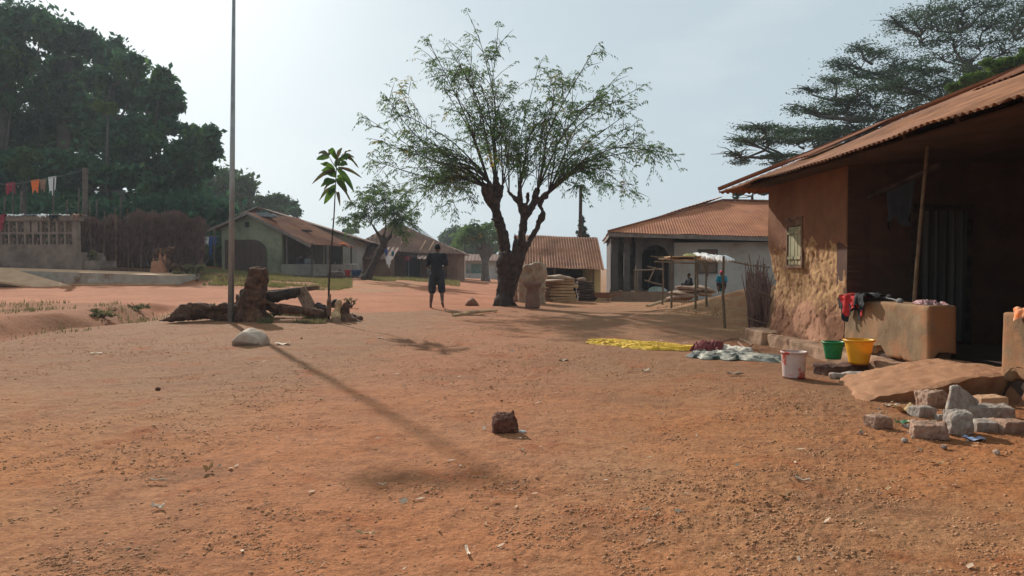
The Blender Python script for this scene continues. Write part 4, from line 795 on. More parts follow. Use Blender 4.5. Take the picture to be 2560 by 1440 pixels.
# ---------- people ----------
def cap(mb, a, b, ra, rb, n=10):
    a = Vector(a); b = Vector(b); mb.tube([a+(b-a)*q for q in (0, .5, 1)], [ra, (ra+rb)/2*1.02, rb], n); mb.ball(a, ra, 6); mb.ball(b, rb, 6)
def person(label, loc, rz, J, top, bottom, vox=.013, hat=None, sleeve=.6, bm='shorts', stripe=None, hairm='hair', held=None):
    t = thing('person', label, 'person', loc, rz); b = MB(); V = Vector; s = J.get('s', 1)
    j = {k: V(v)*s for k, v in J.items() if k != 's'}
    hd = j['head']; nk = j['neck']; pv = j['pelvis']; ch = j['chest']
    cap(b, nk-V((0, 0, .05*s)), hd-V((0, 0, .06*s)), .055*s, .05*s)
    b.ball(hd, (.072*s, .09*s, .108*s), 9); b.ball(hd+V((0, .03*s, -.05*s)), (.05*s, .055*s, .055*s), 7)
    b.ball(hd+V((0, .092*s, -.015*s)), (.012*s, .018*s, .018*s), 5)
    for q in (-1, 1): b.ball(hd+V((q*.074*s, 0, -.01*s)), (.012*s, .02*s, .03*s), 5)
    b.ball(ch, (.14*s, .095*s, .17*s)); b.ball(pv, (.13*s, .09*s, .11*s)); cap(b, ch, pv, .11*s, .11*s)
    sh = MB(); so = MB()
    sh.ball(ch+V((0, 0, .02*s)), (.185*s, .12*s, .2*s)); cap(sh, ch+(pv-ch)*.3, pv-(ch-pv)*.1, .155*s, .165*s); sh.ball(nk-V((0, 0, .06*s)), (.14*s, .08*s, .05*s)); so.ball(pv, (.145*s, .11*s, .12*s))
    for S_ in ('l', 'r'):
        a, e, w = j['sh'+S_], j['el'+S_], j['wr'+S_]; cap(b, a, e, .048*s, .038*s); cap(b, e, w, .036*s, .025*s); cap(b, nk-V((0, 0, .06*s)), a, .05*s, .05*s)
        dr = (w-e).normalized(); sdv = dr.orthogonal().normalized(); b.ball(w+dr*.04*s, (.03*s, .03*s, .03*s), 6)
        for q in range(4): f = w+dr*.06*s+sdv*(q-1.5)*.016*s; cap(b, f, f+dr*(.05+.008*(q in (1, 2)))*s-V((0, 0, .015*s)), .009*s, .007*s, 5)
        cap(b, w+dr*.02*s+sdv*.025*s, w+dr*.05*s+sdv*.055*s, .011*s, .008*s, 5)
        cap(sh, a, a+(e-a)*(sleeve+.2), .075*s, .078*s); cap(sh, nk-V((0, 0, .07*s)), a, .06*s, .066*s)
        h, k, an, to = j['hp'+S_], j['kn'+S_], j['an'+S_], j['to'+S_]
        cap(b, h, k, .08*s, .052*s); cap(b, k, k+(an-k)*.35, .052*s, .055*s); cap(b, k+(an-k)*.35, an, .055*s, .034*s); cap(b, an, to, .036*s, .028*s); cap(b, an+(to-an)*.2, an-(to-an)*.25, .034*s, .03*s)
        cap(so, h, h+(k-h)*1.0, .115*s, .105*s)
    obj('body', remesh(b, vox, 2), M['skin'], t, True, world=False)
    obj('shirt', bumpy(remesh(sh, vox, 2), .008, 9, 3), M[top], t, True, world=False)
    if bottom:
        obj('shorts', bumpy(remesh(so, vox, 2), .006, 9, 4), M[bottom], t, True, world=False)
    if stripe:
        h, k = j['hpl'], j['knl']; mb = MB(); o = V((-.095, -.03, 0))*s; mb.tube([h+o, (h+k)/2+o*1.02, k+o*.95+V((0, 0, .03))], .022, 6); obj('stripe', mb, M['greycl'], t, True, world=False)
    hm = MB(); hm.ball(hd+V((0, -.012*s, .028*s)), (.08*s, .094*s, .092*s), 9)
    o = obj('cap' if hat else 'hair', hm, M[hat or hairm], t, True, world=False)
    return t
for_man = dict(pelvis=(0, 0, .93), chest=(0, .01, 1.28), neck=(.01, .02, 1.5), head=(.015, .06, 1.615),
 shl=(-.185, .02, 1.42), ell=(-.26, .03, 1.14), wrl=(-.2, .24, 1.08), shr=(.185, .02, 1.42), elr=(.25, .05, 1.15), wrr=(.14, .27, 1.12),
 hpl=(-.09, 0, .88), knl=(-.13, .04, .48), anl=(-.165, 0, .08), tol=(-.18, .15, .03), hpr=(.09, 0, .88), knr=(.13, .04, .49), anr=(.16, -.10, .14), tor=(.175, .02, .04))
mp = gp(1092, 771)
person('person in black t-shirt and dark knee shorts walking away up the road', mp, 0, for_man, 'black', 'shorts', stripe=True)
SIT = dict(pelvis=(0, 0, .1), chest=(0, .06, .42), neck=(0, .09, .62), head=(0, .13, .74), shl=(-.16, .08, .55), ell=(-.2, .2, .34), wrl=(-.08, .36, .3), shr=(.16, .08, .55), elr=(.2, .2, .34), wrr=(.08, .36, .3),
 hpl=(-.09, .02, .1), knl=(-.12, .4, .26), anl=(-.12, .45, -.12), tol=(-.12, .58, -.17), hpr=(.09, .02, .1), knr=(.12, .4, .26), anr=(.12, .45, -.12), tor=(.12, .58, -.17))
def sit(s): d = dict(SIT); d['s'] = s; return d
# ---------- helpers for oriented buildings ----------
class Fr:
    """local frame: origin, x axis (along), y axis (back)"""
    def __init__(s, o, ang): s.o = Vector((o[0], o[1], 0)); s.a = ang; s.c = math.cos(ang); s.s = math.sin(ang)
    def __call__(s, x, y, z=0): return Vector((s.o.x+x*s.c-y*s.s, s.o.y+x*s.s+y*s.c, z))
    def d(s, x, y, z=0): return Vector((x*s.c-y*s.s, x*s.s+y*s.c, z))
    def box(s, mb, x0, x1, y0, y1, z0, z1): mb.prism([s(x0, y0, z0), s(x1, y0, z0), s(x1, y1, z0), s(x0, y1, z0)], (0, 0, z1-z0)); return mb
def windowparts(f, root, x0, x1, y, z0, z1, fm, pm, name='window', arch=False):
    mb = MB(); w = .06
    f.box(mb, x0-w, x0, y-.05, y+.03, z0, z1); f.box(mb, x1, x1+w, y-.05, y+.03, z0, z1); f.box(mb, x0-w, x1+w, y-.055, y+.03, z1, z1+w); f.box(mb, x0-w, x1+w, y-.06, y+.03, z0-w, z0)
    o = obj(name, mb, fm, root); mb = MB(); m = (x0+x1)/2
    f.box(mb, x0, m-.006, y-.03, y+.02, z0, z1); f.box(mb, m+.006, x1, y-.03, y+.02, z0, z1); obj('shutter' if name == 'window' else 'door_leaf', mb, pm, o); return o
woodsh = mat('brown_shutter', (.13, .085, .06), (.22, .15, .11), 6, .85, .3, 20)
# ---------- grey-white hip roofed house (G), right of centre ----------
f = Fr((4.02, 31), -.1); root = thing('hip_roofed_house', 'long house with red brown hip roof and pillared porch behind the earth heap', 'house', f(5, 3, -.2), f.a)
LW = 13.0; DW = 10.4; ZL, ZR = 2.64, 2.2; T = (4.50-2.6)/5.2
def zz(x): return ZL+(ZR-ZL)*x/LW
mb = MB(); sl = math.hypot(DW/2, DW/2*T); e = f.d(1, 0)
corr(mb, f(0, 0, ZL), f(LW, 0, ZR), tuple(f.d(0, 1))[:2]+(T,), sl, 5.6, 5.2, wl=.115, amp=.011, rows=10, seed=1, rag=.03, seams=True)
corr(mb, f(0, DW, ZL), f(0, 0, ZL), tuple(f.d(1, 0))[:2]+(T*5.2/5.6,), math.hypot(5.6, DW/2*T), DW/2, DW/2, wl=.17, amp=.022, rows=8, seed=2)
corr(mb, f(LW, 0, ZR), f(LW, DW, ZR), tuple(f.d(-1, 0))[:2]+(T,), sl, DW/2, DW/2, wl=.17, amp=.022, rows=8, seed=3)
corr(mb, f(LW, DW, ZR), f(0, DW, ZL), tuple(f.d(0, -1))[:2]+(T,), sl, 5.2, 5.6, wl=.3, amp=.022, rows=5, seed=4)
rf = obj('roof', mb, M['rustred'], root, True)
mb = MB(); mb.tube([f(0, 0, ZL+.02), f(5.6, DW/2, ZL-.15+DW/2*T), f(LW-5.2, DW/2, (ZL+ZR)/2+DW/2*T)], .05, 6); mb.tube([f(0, DW, ZL), f(5.6, DW/2, ZL-.15+DW/2*T)], .05, 6); obj('ridge_cap', mb, M['rust'], rf)
mb = MB(); mb.beam(f(.02, .06, ZL-.11), f(LW, .06, ZR-.11), .03, .18); mb.beam(f(.06, .1, ZL-.11), f(.06, DW, ZL-.11), .03, .18); obj('fascia', mb, M['fascia'], root)
mb = MB(); mb.prism([f(.1, .1, ZL-.12), f(LW, .1, ZR-.12), f(LW, DW-.1, ZR-.12), f(.1, DW-.1, ZL-.12)], (0, 0, -.02)); obj('ceiling', mb, M['darkmud'], root)
yw = .75; xa = f.c and 5.05
mb = MB(); wallgrid(mb, tuple(f(2.8, yw))[:2], tuple(f(LW-.5, yw))[:2], -.4, 2.2, .2, 12, 8, None, [(1.05, 1.75, .95, 1.85)]); f.box(mb, LW-.7, LW-.5, yw+.2, DW-.6, -.4, 2.1)
f.box(mb, .3, LW-.5, DW-.7, DW-.5, -.4, 2.1); obj('wall', mb, M['whitewall'], root)
mb = MB(); f.box(mb, .2, .398, 2.8, DW-.7, -.4, 2.45); f.box(mb, .4, 2.8, 2.8, 3.0, -.2, 2.4); f.box(mb, 2.6, 2.8, yw+.2, 2.8, -.2, 2.35); obj('inner_wall', mb, M['porchdark'], root)  # left side wall also takes the shade-darkened porch colour
windowparts(f, root, 3.85, 4.55, yw, .95, 1.85, M['porchdark'], woodsh)
windowparts(f, root, .7, 1.15, 2.8, .9, 1.7, M['darkmud'], M['dark']); windowparts(f, root, 1.6, 2.2, 2.8, .12, 1.9, M['darkmud'], M['dark'], 'door')
mb = MB(); f.box(mb, .15, 2.85, yw-.35, 2.8, -.4, .12); obj('porch_floor', mb, mat('porch_base_brown', (.22, .12, .075), (.3, .18, .11), 3, .9, .3), root)
mb = MB(); f.box(mb, -.6, .148, .1, 1.4, -.4, -.02); obj('step', mb, M['tanslab'], root)
for x in (.3, .82, 1.32):
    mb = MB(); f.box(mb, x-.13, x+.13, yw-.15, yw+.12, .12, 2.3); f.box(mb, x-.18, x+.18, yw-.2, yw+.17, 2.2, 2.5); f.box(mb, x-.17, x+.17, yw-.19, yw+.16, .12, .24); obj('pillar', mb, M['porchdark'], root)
mb = MB()   # arch over the porch opening
n = 14; P1 = [f(1.42, yw-.1, 2.36)]+[f(2.0-.56*math.cos(math.pi*k/n), yw-.1, 1.6+.5*math.sin(math.pi*k/n)) for k in range(n+1)]+[f(2.78, yw-.1, 1.6), f(2.78, yw-.1, 2.36)]
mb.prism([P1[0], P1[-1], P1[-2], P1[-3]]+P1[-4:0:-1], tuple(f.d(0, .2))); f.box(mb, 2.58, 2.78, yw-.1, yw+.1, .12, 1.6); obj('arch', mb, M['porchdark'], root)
# things on that porch
mb = MB(); c = f(2.1, .75, .12); heap(mb, c, .4, .25, .22, f.a, seed=3); solo('sack_heap', mb, mat('greenish_sacks', (.25, .3, .25), (.42, .44, .38), 5, .9, .4), 'heap of pale greenish sacks on the pillared porch floor', 'sacks', c, smooth=True)
def frame(label, posts, rails, m=M['stick'], r=.03, name='stick_rack', cat='rack', boards=()):
    t = thing(name, label, cat, posts[0][0])
    for a, b in posts: mb = MB(); a = Vector(a); b = Vector(b); mid = (a+b)/2+Vector((random.uniform(-.03, .03), 0, 0)); mb.tube([a, mid, b], [r*1.1, r, r*.85], 7, wob=.1); obj('post', mb, m, t)
    for a, b in rails: mb = MB(); mb.tube([a, (Vector(a)+Vector(b))/2+Vector((0, 0, -.02)), b], [r*.8, r*.85, r*.7], 6, wob=.1); obj('rail', mb, m, t)
    for a, b, w in boards: mb = MB(); mb.beam(a, b, w, .035); obj('board', mb, M['palewood'], t)
    return t
def PA(x, y0, y1, Y): return (at(x, y0, Y), at(x, y1, Y))
frame('rough stick bench frame with a leaning ladder on the pillared porch side', [PA(1588, 730, 674, 28), PA(1594, 731, 676, 28.6), PA(1656, 768, 640, 24)], [(at(1585, 676, 28), at(1656, 672, 27)), (at(1618, 665, 24.3), at(1662, 676, 23.8)), (at(1612, 700, 24.3), at(1655, 712, 23.8)), (at(1638, 668, 24), at(1622, 704, 24.1))])
# ---------- tool shed with low rusty roof (H) ----------
f = Fr((.25, 30.2), 0.0); root = thing('open_shed', 'low open shed with a rippled rusty iron roof just behind the big tree', 'shed', f(2, 2, -.3))
xl, xr = 0.0, 3.45; zr = 2.48; ze = 1.09
mb = MB(); corr(mb, f(xl-.1, 0, ze+.1), f(xr+.05, -.15, ze-.03), (0.02, 2.6, zr-ze), math.hypot(2.6, zr-ze), wl=.115, amp=.02, rows=8, seed=7, rag=.09)
rf = obj('roof', mb, mat('rippled_rust', (.24, .09, .042), (.43, .19, .095), 1.6, .8, .15, 8, c3=(.14, .055, .035), s3=.9, t3=(.5, .7)), root, True)
mb = MB(); corr(mb, f(xl, 5, 1.6), f(xr, 5, 1.6), (0, -2.4, zr-1.6), math.hypot(2.4, zr-1.6), wl=.3, amp=.02, rows=3, seed=7); mb.tube([f(xl-.1, 2.6, zr+.03), f(xr+.05, 2.55, zr-.06)], .05, 6); obj('back_roof', mb, M['rust'], rf)
for k, (x, t0, t1) in enumerate(((.4, .55, .9), (1.9, .1, .45), (2.3, .5, .98))):
    mb = MB(); dz = (zr-ze)/2.6; corr(mb, f(x, .1+t0, ze+.05+dz*t0), f(x+.85, .1+t0, ze+.05+dz*t0), (0.02, 2.6, zr-ze), .9, wl=.115, amp=.02, rows=3, seed=20+k); obj('roof_sheet', mb, M['rust'], rf, True)
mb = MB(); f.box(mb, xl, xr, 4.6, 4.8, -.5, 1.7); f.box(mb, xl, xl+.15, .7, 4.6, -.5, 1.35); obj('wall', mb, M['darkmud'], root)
mb = MB(); mb.prism([f(xr-.38, .35, -.4), f(xr-.38, .35, 1.15), f(xr-.38, 2.6, 2.35), f(xr-.38, 4.6, 1.6), f(xr-.38, 4.6, -.4)], (.34, 0, 0)); obj('end_wall', mb, M['cream'], root)
for x in (1.5, 3.1): mb = MB(); mb.tube([f(x, .3, -.4), f(x, .3, 1.2)], .04, 7); obj('post', mb, M['stick'], root)
# ---------- sacks, plank stacks, mortar under and before the shed ----------
sg = gp(1330, 768)
mb = MB(); c = at(1330, 768, 23.0); u = c.y
P0 = [at(1298, 768, u), at(1300, 690, u), at(1312, 665, u), at(1352, 658, u), at(1363, 672, u), at(1364, 768, u)]
mb.prism([p+Vector((0, .02, 0)) for p in P0], (0, .45, 0)); me = remesh(mb, .035, 10, .7); bumpy(me, .07, 3.0, 5); bumpy(me, .02, 9, 6)
solo('large_sack', me, M['sack'], 'tall bulging woven sack standing right beside the big tree trunk', 'sack', c, smooth=True)
mb = MB(); P0 = [at(1282, 766, u+.6), at(1286, 700, u+.6), at(1294, 672, u+.6), at(1312, 670, u+.6), at(1318, 766, u+.6)]; mb.prism(P0, (0, .4, 0)); me = remesh(mb, .035, 10, .7); bumpy(me, .06, 3.5, 9); solo('large_sack', me, M['sackbr'], 'browner slumped sack between the trunk and the tall sack', 'sack', at(1300, 766, u+.6), smooth=True)
for i, (a, b) in enumerate((((1338, 672), (1334, 645)), ((1352, 660), (1351, 640)), ((1330, 668), (1327, 655)))):
    mb = MB(); mb.tube([at(*a, u+.2), at(*b, u+.25)], .015, 5); solo('stick', mb, M['stick'], ['bent stick poking out of the tall sack', 'thin stick rising above the tall sack top right', 'short green stick on top of the tall sack'][i], 'stick', at(*a, u+.2))
c = gp(1331, 770); c.y -= .25; k = c.y/F; c.z = at(1331, 770, c.y).z
mb = MB(); R0 = 22*k; Hm = 66*k
mb.lathe([(0, 0), (R0*.82, 0), (R0*.86, .03), (R0*.8, Hm*.4), (R0*.66, Hm*.72), (R0*.98, Hm*.84), (R0*1.05, Hm*.9), (R0*1.03, Hm*.99), (R0*.9, Hm), (R0*.8, Hm*.93), (0, Hm*.75)], c, 28)
me = mb.mesh('m'); bumpy(me, .012, 4); solo('mortar', me, M['mortar'], 'big wooden grain mortar with flared rim standing before the tall sack', 'mortar', c, smooth=True)
def stack(px0, px1, ys, Y, m, names, n, seed=0, dep=.8, jag=.09):
    r = random.Random(seed); k = Y/F; x0, x1 = at(px0, 700, Y).x, at(px1, 700, Y).x
    z0, z1 = at(px0, ys[1], Y).z, at(px0, ys[0], Y).z; hh = (z1-z0)/n
    root = thing('plank_stack', names, 'planks', ((x0+x1)/2, Y, z0))
    for i in range(n):
        mb = MB(); cnt = 2; 
        a = x0+r.uniform(-jag, jag); b = x1+r.uniform(-jag, jag)
        w = (b-a)
        for q in range(cnt): mb.box(((a+b)/2+r.uniform(-.03, .03), Y+dep*(q/cnt)+dep/4, z0+hh*(i+.5)+r.uniform(-.008, .008)), (w*r.uniform(.93, 1), dep/cnt*.9, hh*.72), rz=r.uniform(-.03, .03), R=Matrix.Rotation(r.uniform(-.03, .03), 3, 'Y') @ Matrix.Rotation(r.uniform(-.04, .04), 3, 'Z'))
        obj('plank', mb, m, root)
stack(1366, 1442, (697, 763), 25.4, M['palewood'], 'stack of pale split planks in front of the shed opening', 9, 1)
stack(1284, 1318, (700, 762), 25.2, M['palewood'], 'narrow stack of short split planks between trunk and tall sack', 7, 2, jag=.12)
stack(1444, 1484, (704, 760), 26.5, M['bark'], 'dark stack of boards under the right side of the shed roof', 8, 3, jag=.03)
stack(1362, 1378, (706, 762), 25.2, M['rustwood'], 'short dark end of planks just right of the mortar', 8, 4, jag=.05, dep=.4)
def sackpile(px, py, Y, w, d, h, m, label, seed, ang=0, name='sack'):
    c = at(px, py, Y); mb = MB(); mb.ball(c+Vector((0, 0, h*.5)), (w/2, d/2, h/2), 10, R=Matrix.Rotation(ang, 3, 'Y')); me = mb.mesh('s'); bumpy(me, h*.25, 3, seed); solo(name, me, m, label, 'sack', c, smooth=True)
sackpile(1400, 700, 25.6, 1.05, .5, .16, M['sack'], 'flattened pale sack lying on the plank stack', 1, .1); sackpile(1385, 707, 25.2, .8, .5, .13, M['sack'], 'folded sack end on the left top of the plank stack', 2, -.05)
sackpile(1452, 706, 26.8, .35, .3, .2, M['sackbr'], 'pale lump on top of the dark board stack', 3)
# sacks below the rack on the heap
for i, (px, py, w, h, a) in enumerate(((1706, 748, .95, .13, -.1), (1712, 741, .9, .12, .12), (1706, 735, .8, .12, -.05), (1722, 728, .75, .13, .1), (1745, 741, .8, .16, .1), (1760, 730, .75, .15, .25), (1700, 751, .7, .1, 0))):
    sackpile(px, py, 20.3+.1*i, w, .5, h, M['sack' if i % 3 else 'sackbr'], ['lowest wide sack of the pile under the stick rack', 'second sack from the bottom under the stick rack', 'middle sack of the pile under the stick rack', 'top sack of the pile under the stick rack', 'thick sack at the right of the pile', 'sack sloping down at the far right of the pile', 'brown sack edge at the left foot of the pile'][i], i, a)
# wheelbarrow
c = at(1508, 752, 29.5); t = thing('wheelbarrow', 'small old wheelbarrow parked at the shed corner', 'wheelbarrow', c)
mb = MB(); mb.prism([c+Vector((-.4, 0, .32)), c+Vector((.35, 0, .32)), c+Vector((.2, 0, .12)), c+Vector((-.25, 0, .12))], (0, .45, 0)); obj('tray', mb, M['rust'], t)
mb = MB(); mb.tube([c+Vector((-.35, .2, .14)), c+Vector((-.35, .26, .14))], .15, 14); obj('wheel', mb, M['dark'], t)
for q in (0, .45): mb = MB(); mb.tube([c+Vector((-.35, .2, .14)), c+Vector((.2, q, .12)), c+Vector((.75, q, .32))], .02, 6); mb.tube([c+Vector((.2, q, .14)), c+Vector((.22, q, -.05))], .018, 5); obj('handle', mb, M['rust'], t)
# ---------- drying rack of sticks ----------
def TP(px, py, ytop): g = gp(px, py); return (g-Vector((0, 0, .05)), at(px-(4 if px > 1800 else 0), ytop, g.y))
ps = [TP(1678, 770, 634), TP(1739, 773, 640), TP(1767, 766, 655), TP(1813, 822, 640)]
ga = ps[0][1]; YR = 19.0
ps += [PA(1742, 752, 655, 20.5), PA(1912, 700, 660, 16.5)]
rack = frame('drying rack of thin crooked sticks carrying boards beside the earth heap', ps, [(at(1626, 640, 20.3), at(1702, 648, 19.9)), (at(1636, 654, 19.2), at(1795, 658, 19.0)), (at(1652, 641, 20.8), at(1762, 652, 20.6)), (at(1738, 640, 20.2), at(1832, 654, 16.9)), (at(1832, 654, 16.9), at(1924, 668, 15.4)), (at(1760, 660, 19.6), at(1770, 690, 19.6))], r=.024,
  boards=[(at(1662, 647, 20.0), at(1726, 644, 20.9), .4), (at(1682, 648, 19.6), at(1744, 646, 20.6), .4), (at(1700, 650, 19.2), at(1752, 649, 20.2), .4)])
bd = MB(); q = [at(1660, 640, 20.6), at(1730, 640, 20.8), at(1753, 655, 19.0), at(1676, 652, 19.1)]; z = [1.47]*4
bd.prism([Vector((p.x, p.y, 1.40)) for p in q], (0, 0, .03)); obj('board', bd, M['palewood'], rack)
mb = MB(); pts = [at(1738, 642, 20.1), at(1760, 645, 19.2), at(1785, 648, 18.4), at(1810, 652, 17.6), at(1836, 657, 16.8)]; mb.tube([p+Vector((0, 0, .04)) for p in pts], [.05, .07, .06, .08, .05], 12, wob=.2); me = remesh(mb, .02, 2); bumpy(me, .04, 8, 3); solo('white_cloth', me, M['white'], 'white cloth bundled along the long pole of the stick rack', 'cloth', pts[0], smooth=True)
mb = MB(); c = at(1722, 641, 19.9); c.z = 1.40; heap(mb, c, .2, .18, .12, 0, seed=8); solo('yellow_net', mb, mat('yellow_green_net', (.5, .45, .1), (.6, .55, .3), 12, .9, .4), 'small yellow green net bunched on the boards of the stick rack', 'net', c, smooth=True)
# bundle of upright sticks beside the mud house
t = thing('stick_fence', 'dark bundle of upright dry sticks tied beside the mud house corner', 'fence', gpx(1896, 14)); mb = MB()
for i in range(120):
    x = random.uniform(1872, 1922); Y = random.uniform(13.2, 15); b = gpx(x, Y); hgt = random.uniform(.5, .95)+(.15 if x < 1900 else 0); mb.tube([b, b+Vector((random.uniform(-.06, .06), 0, hgt*.5)), b+Vector((random.uniform(-.14, .14), random.uniform(-.1, .1), hgt))], [.016, .013, .006], 4)
obj('sticks', mb, M['brush'], t)
for z1, z2 in ((.2, .1), (.75, .6)): mb = MB(); a = gpx(1870, 13.2); b = gpx(1926, 13.0); mb.tube([a+Vector((0, 0, z1)), b+Vector((0, 0, z2))], .014, 5); obj('tie_rail', mb, M['stick'], t)
for i, (x, y) in enumerate(((1878, 600), (1902, 612))):
    mb = MB(); b = gpx(x, 14.2); mb.tube([b, b+Vector((.05, 0, .7)), b+Vector((-.05+.1*i, 0, 1.25-.1*i))], [.02, .015, .008], 5); obj('tall_stick', mb, M['stick'], t)
mb = MB(); a = gp(1618, 768); b = gp(1672, 752); mb.tube([a+Vector((0, 0, .03)), b+Vector((0, 0, .06))], .05, 8, wob=.1); solo('log', mb, M['palewood'], 'pale log on the ground left of the stick rack', 'log', a)
# people by the rack
c = at(1804, 722, 20.4); person('child in teal shirt and pink cap sitting behind the earth heap', (c.x, c.y, c.z-.02), math.pi*.9, sit(.62), 'teal', 'shorts', vox=.012, hat='pink')
c = at(1727, 722, 23.5); person('dark clothed child crouching behind the sack pile', (c.x, c.y, c.z-.03), math.pi*.6, sit(.62), 'black', 'black', vox=.012)
# ---------- left compound with breeze-block parapet ----------
f = Fr((-18.9, 27.2), 0.0)
mb = MB(); zt = lambda x: 1.03-.045*(x+18.9)
P0 = [(-26, 27.15), (-18.5, 27.15), (-12.25, 27.15), (-12.25, 27.45), (-26, 27.45)]
mb = MB(); nx = 30; xs = np.linspace(-26, -12.2, nx)
for i in range(nx-1):
    pass
U = np.linspace(-26, -12.2, 60); top = 1.05-.032*(U+18.9)-.0*U
V0 = [(u, 27.15, -.1) for u in U]+[(u, 27.15+.03*math.sin(u*2), t_) for u, t_ in zip(U, top)]+[(u, 28.9, t_+.06) for u, t_ in zip(U, top)]+[(u, 28.9, -.1) for u in U]
n_ = len(U); Fc = [(r*n_+i, r*n_+i+1, (r+1)*n_+i+1, (r+1)*n_+i) for r in range(3) for i in range(n_-1)]+[(0, n_, 2*n_, 3*n_), (n_-1, 4*n_-1, 3*n_-1, 2*n_-1)]
mb.add(V0, Fc[:n_-1]+Fc[2*(n_-1):]); root = thing('retaining_wall', 'long low whitewashed retaining wall with stains along the far side of the road', 'wall', (-17, 27.2, .5)); obj('wall_face', mb, M['concpale'], root)
mb = MB(); mb.add(V0, Fc[n_-1:2*(n_-1)]); obj('terrace_top', mb, M['tanslab'], root)
mb = MB(); mb.prism([(-26, 26.9, .35), (-12.3, 26.9, .35), (-12.3, 27.2, .35), (-26, 27.2, .35)], (0, 0, .2)); obj('footing', mb, M['tanslab'], root)
mb = MB(); q = [at(-40, 668, 27.0), at(24, 671, 27.0), at(150, 709, 26.0), at(105, 711, 26.0), at(-40, 678, 26.0)]
a0, a1, a2, a3 = Vector((-20.2, 27.2, 1.12)), Vector((-18.4, 27.2, 1.1)), Vector((-15.6, 26.2, .50)), Vector((-16.6, 25.7, .46))
mb.prism([a0, a1, a2, a3, Vector((-20.2, 25.9, 1.05))], (0, 0, -.07)); solo('access_ramp', mb, M['tanslab'], 'sloping earthen ramp slab leading up to the left terrace', 'ramp', a2)
root = thing('veranda', 'concrete veranda with breeze block parapet on the far left', 'building', (-17, 29.4, 1.1))
f = Fr((-16.96, 29.6), math.atan2(-.06, .995)); fx = lambda x: -x
X0 = -9
mb = MB(); f.box(mb, X0, -.25, 0, 1.6, .9, 1.62); obj('plinth', mb, M['conc'], root)
mb = MB(); f.box(mb, X0, -.5, .05, .35, 1.62, 2.0); f.box(mb, X0, -.5, .03, .37, 1.98, 2.02); obj('lower_wall', mb, M['conc'], root)
mb = MB(); f.box(mb, -.25, .28, .1, 1.5, .9, 1.42); f.box(mb, -.5, -.25, .1, 1.5, 1.62, 1.75); obj('side_step', mb, M['conc'], root)
mb = MB(); f.box(mb, -5.0, -3.3, -.5, 0, .9, 1.22); f.box(mb, -5.2, -3.7, -.25, 0, 1.22, 1.42); obj('front_step', mb, M['conc'], root)
# piers, caps and pierced blocks (two rows)
pm = M['conc']; zb, zm, zt2 = 2.02, 2.5, 3.02
mb = MB(); f.box(mb, X0, -.42, 0, .42, 3.02, 3.2); obj('coping', mb, pm, root)
mb = MB(); f.box(mb, -.66, -.5, .06, .34, 2.02, 3.02); obj('pier', mb, pm, root); mb = MB(); f.box(mb, -4.1, -3.677, .06, .34, 2.02, 3.02); obj('pier', mb, pm, root); mb = MB(); f.box(mb, X0, -4.102, .06, .34, 2.02, 3.02); obj('parapet_wall', mb, pm, root)
for r_, (za, zb_) in enumerate(((2.02, 2.52), (2.52, 3.02))):
    for k in range(9):
        xa = -3.675+k*.335; xb = xa+.335; mb = MB(); w = .045; xm = (xa+xb)/2; zm_ = (za+zb_)/2
        f.box(mb, xa, xa+w, .08, .3, za, zb_); f.box(mb, xb-w+.002, xb-.002, .082, .298, za, zb_); f.box(mb, xa+w, xb-w, .081, .299, za, za+w); f.box(mb, xa+w, xb-w, .081, .299, zb_-w, zb_-.002)
        if r_ == 1 and k in (3, 4): f.box(mb, xa+w, xa+w+.17, .083, .297, za+w, zb_-w)
        f.box(mb, xm-.02, xm+.02, .1, .28, za+w, za+w+.1)
        f.box(mb, xm+.02*(k%3-1), xm+.02*(k%3-1)+.05, .12, .26, zm_-.06, zm_+.06)
        obj('breeze_block', mb, pm, root)
for i, (x, w, dr, m, lb) in enumerate(((-3.6, .42, .55, 'crimson', 'red garment hanging over the left end of the breeze block parapet'), (-2.95, .8, .05, 'white', 'white cloth lying flat right of the red garment on the coping'), (-2.4, .35, .04, 'greycl', 'dark grey cloth in the middle of the coping'), (-1.85, .45, .08, 'white', 'second white cloth next to the black cloth on the coping'), (-1.35, .42, .22, 'black', 'black cloth hanging over the coping right of centre'), (-1.02, .2, .04, 'white', 'small white cloth right of the black cloth on the coping'), (-.45, .34, .16, 'sackbr', 'orange brown cloth at the right corner of the coping'))):
    mb = MB(); c = f(x, .2, 3.21); drape(mb, c, w, .46, dr, f.a, seed=i, amp=.05); solo('laundry', mb, M[m], lb, 'laundry', c, smooth=True, group='laundry drying on the parapet')
# clothesline and posts behind it
t = thing('clothesline', 'clothes line strung between posts behind the breeze block parapet', 'clothesline', gpx(100, 33))
mb = MB(); L_ = [at(-30, 455, 33), at(20, 462, 33), at(90, 452, 33), at(150, 440, 33), at(210, 425, 33)]; mb.tube(L_, .012, 4); obj('line', mb, M['greycl'], t)
for x, y in ((30, 465), (132, 445)): mb = MB(); b = gpx(x, 33); mb.tube([b, at(x+3, y, 33)], .03, 6); obj('pole', mb, M['barkg'], t)
for i, (xa, xb, yt, yb, m, lb) in enumerate(((14, 38, 458, 484, 'crimson', 'crimson garment on the clothes line at the far left'), (77, 99, 451, 480, 'orange', 'orange red garment in the middle of the clothes line'), (99, 116, 449, 478, 'sackbr', 'thin brownish garment between the orange and white ones'), (120, 141, 443, 484, 'white', 'white garment at the right of the clothes line'))):
    mb = MB(); a = at(xa, yt, 33); b = at(xb, yt-3, 33); hang(mb, a, b, (yb-yt)/F*33, i, taper=.3 if i != 0 else 0); solo('laundry', mb, M[m], lb, 'laundry', a, smooth=True, group='garments on the clothes line')
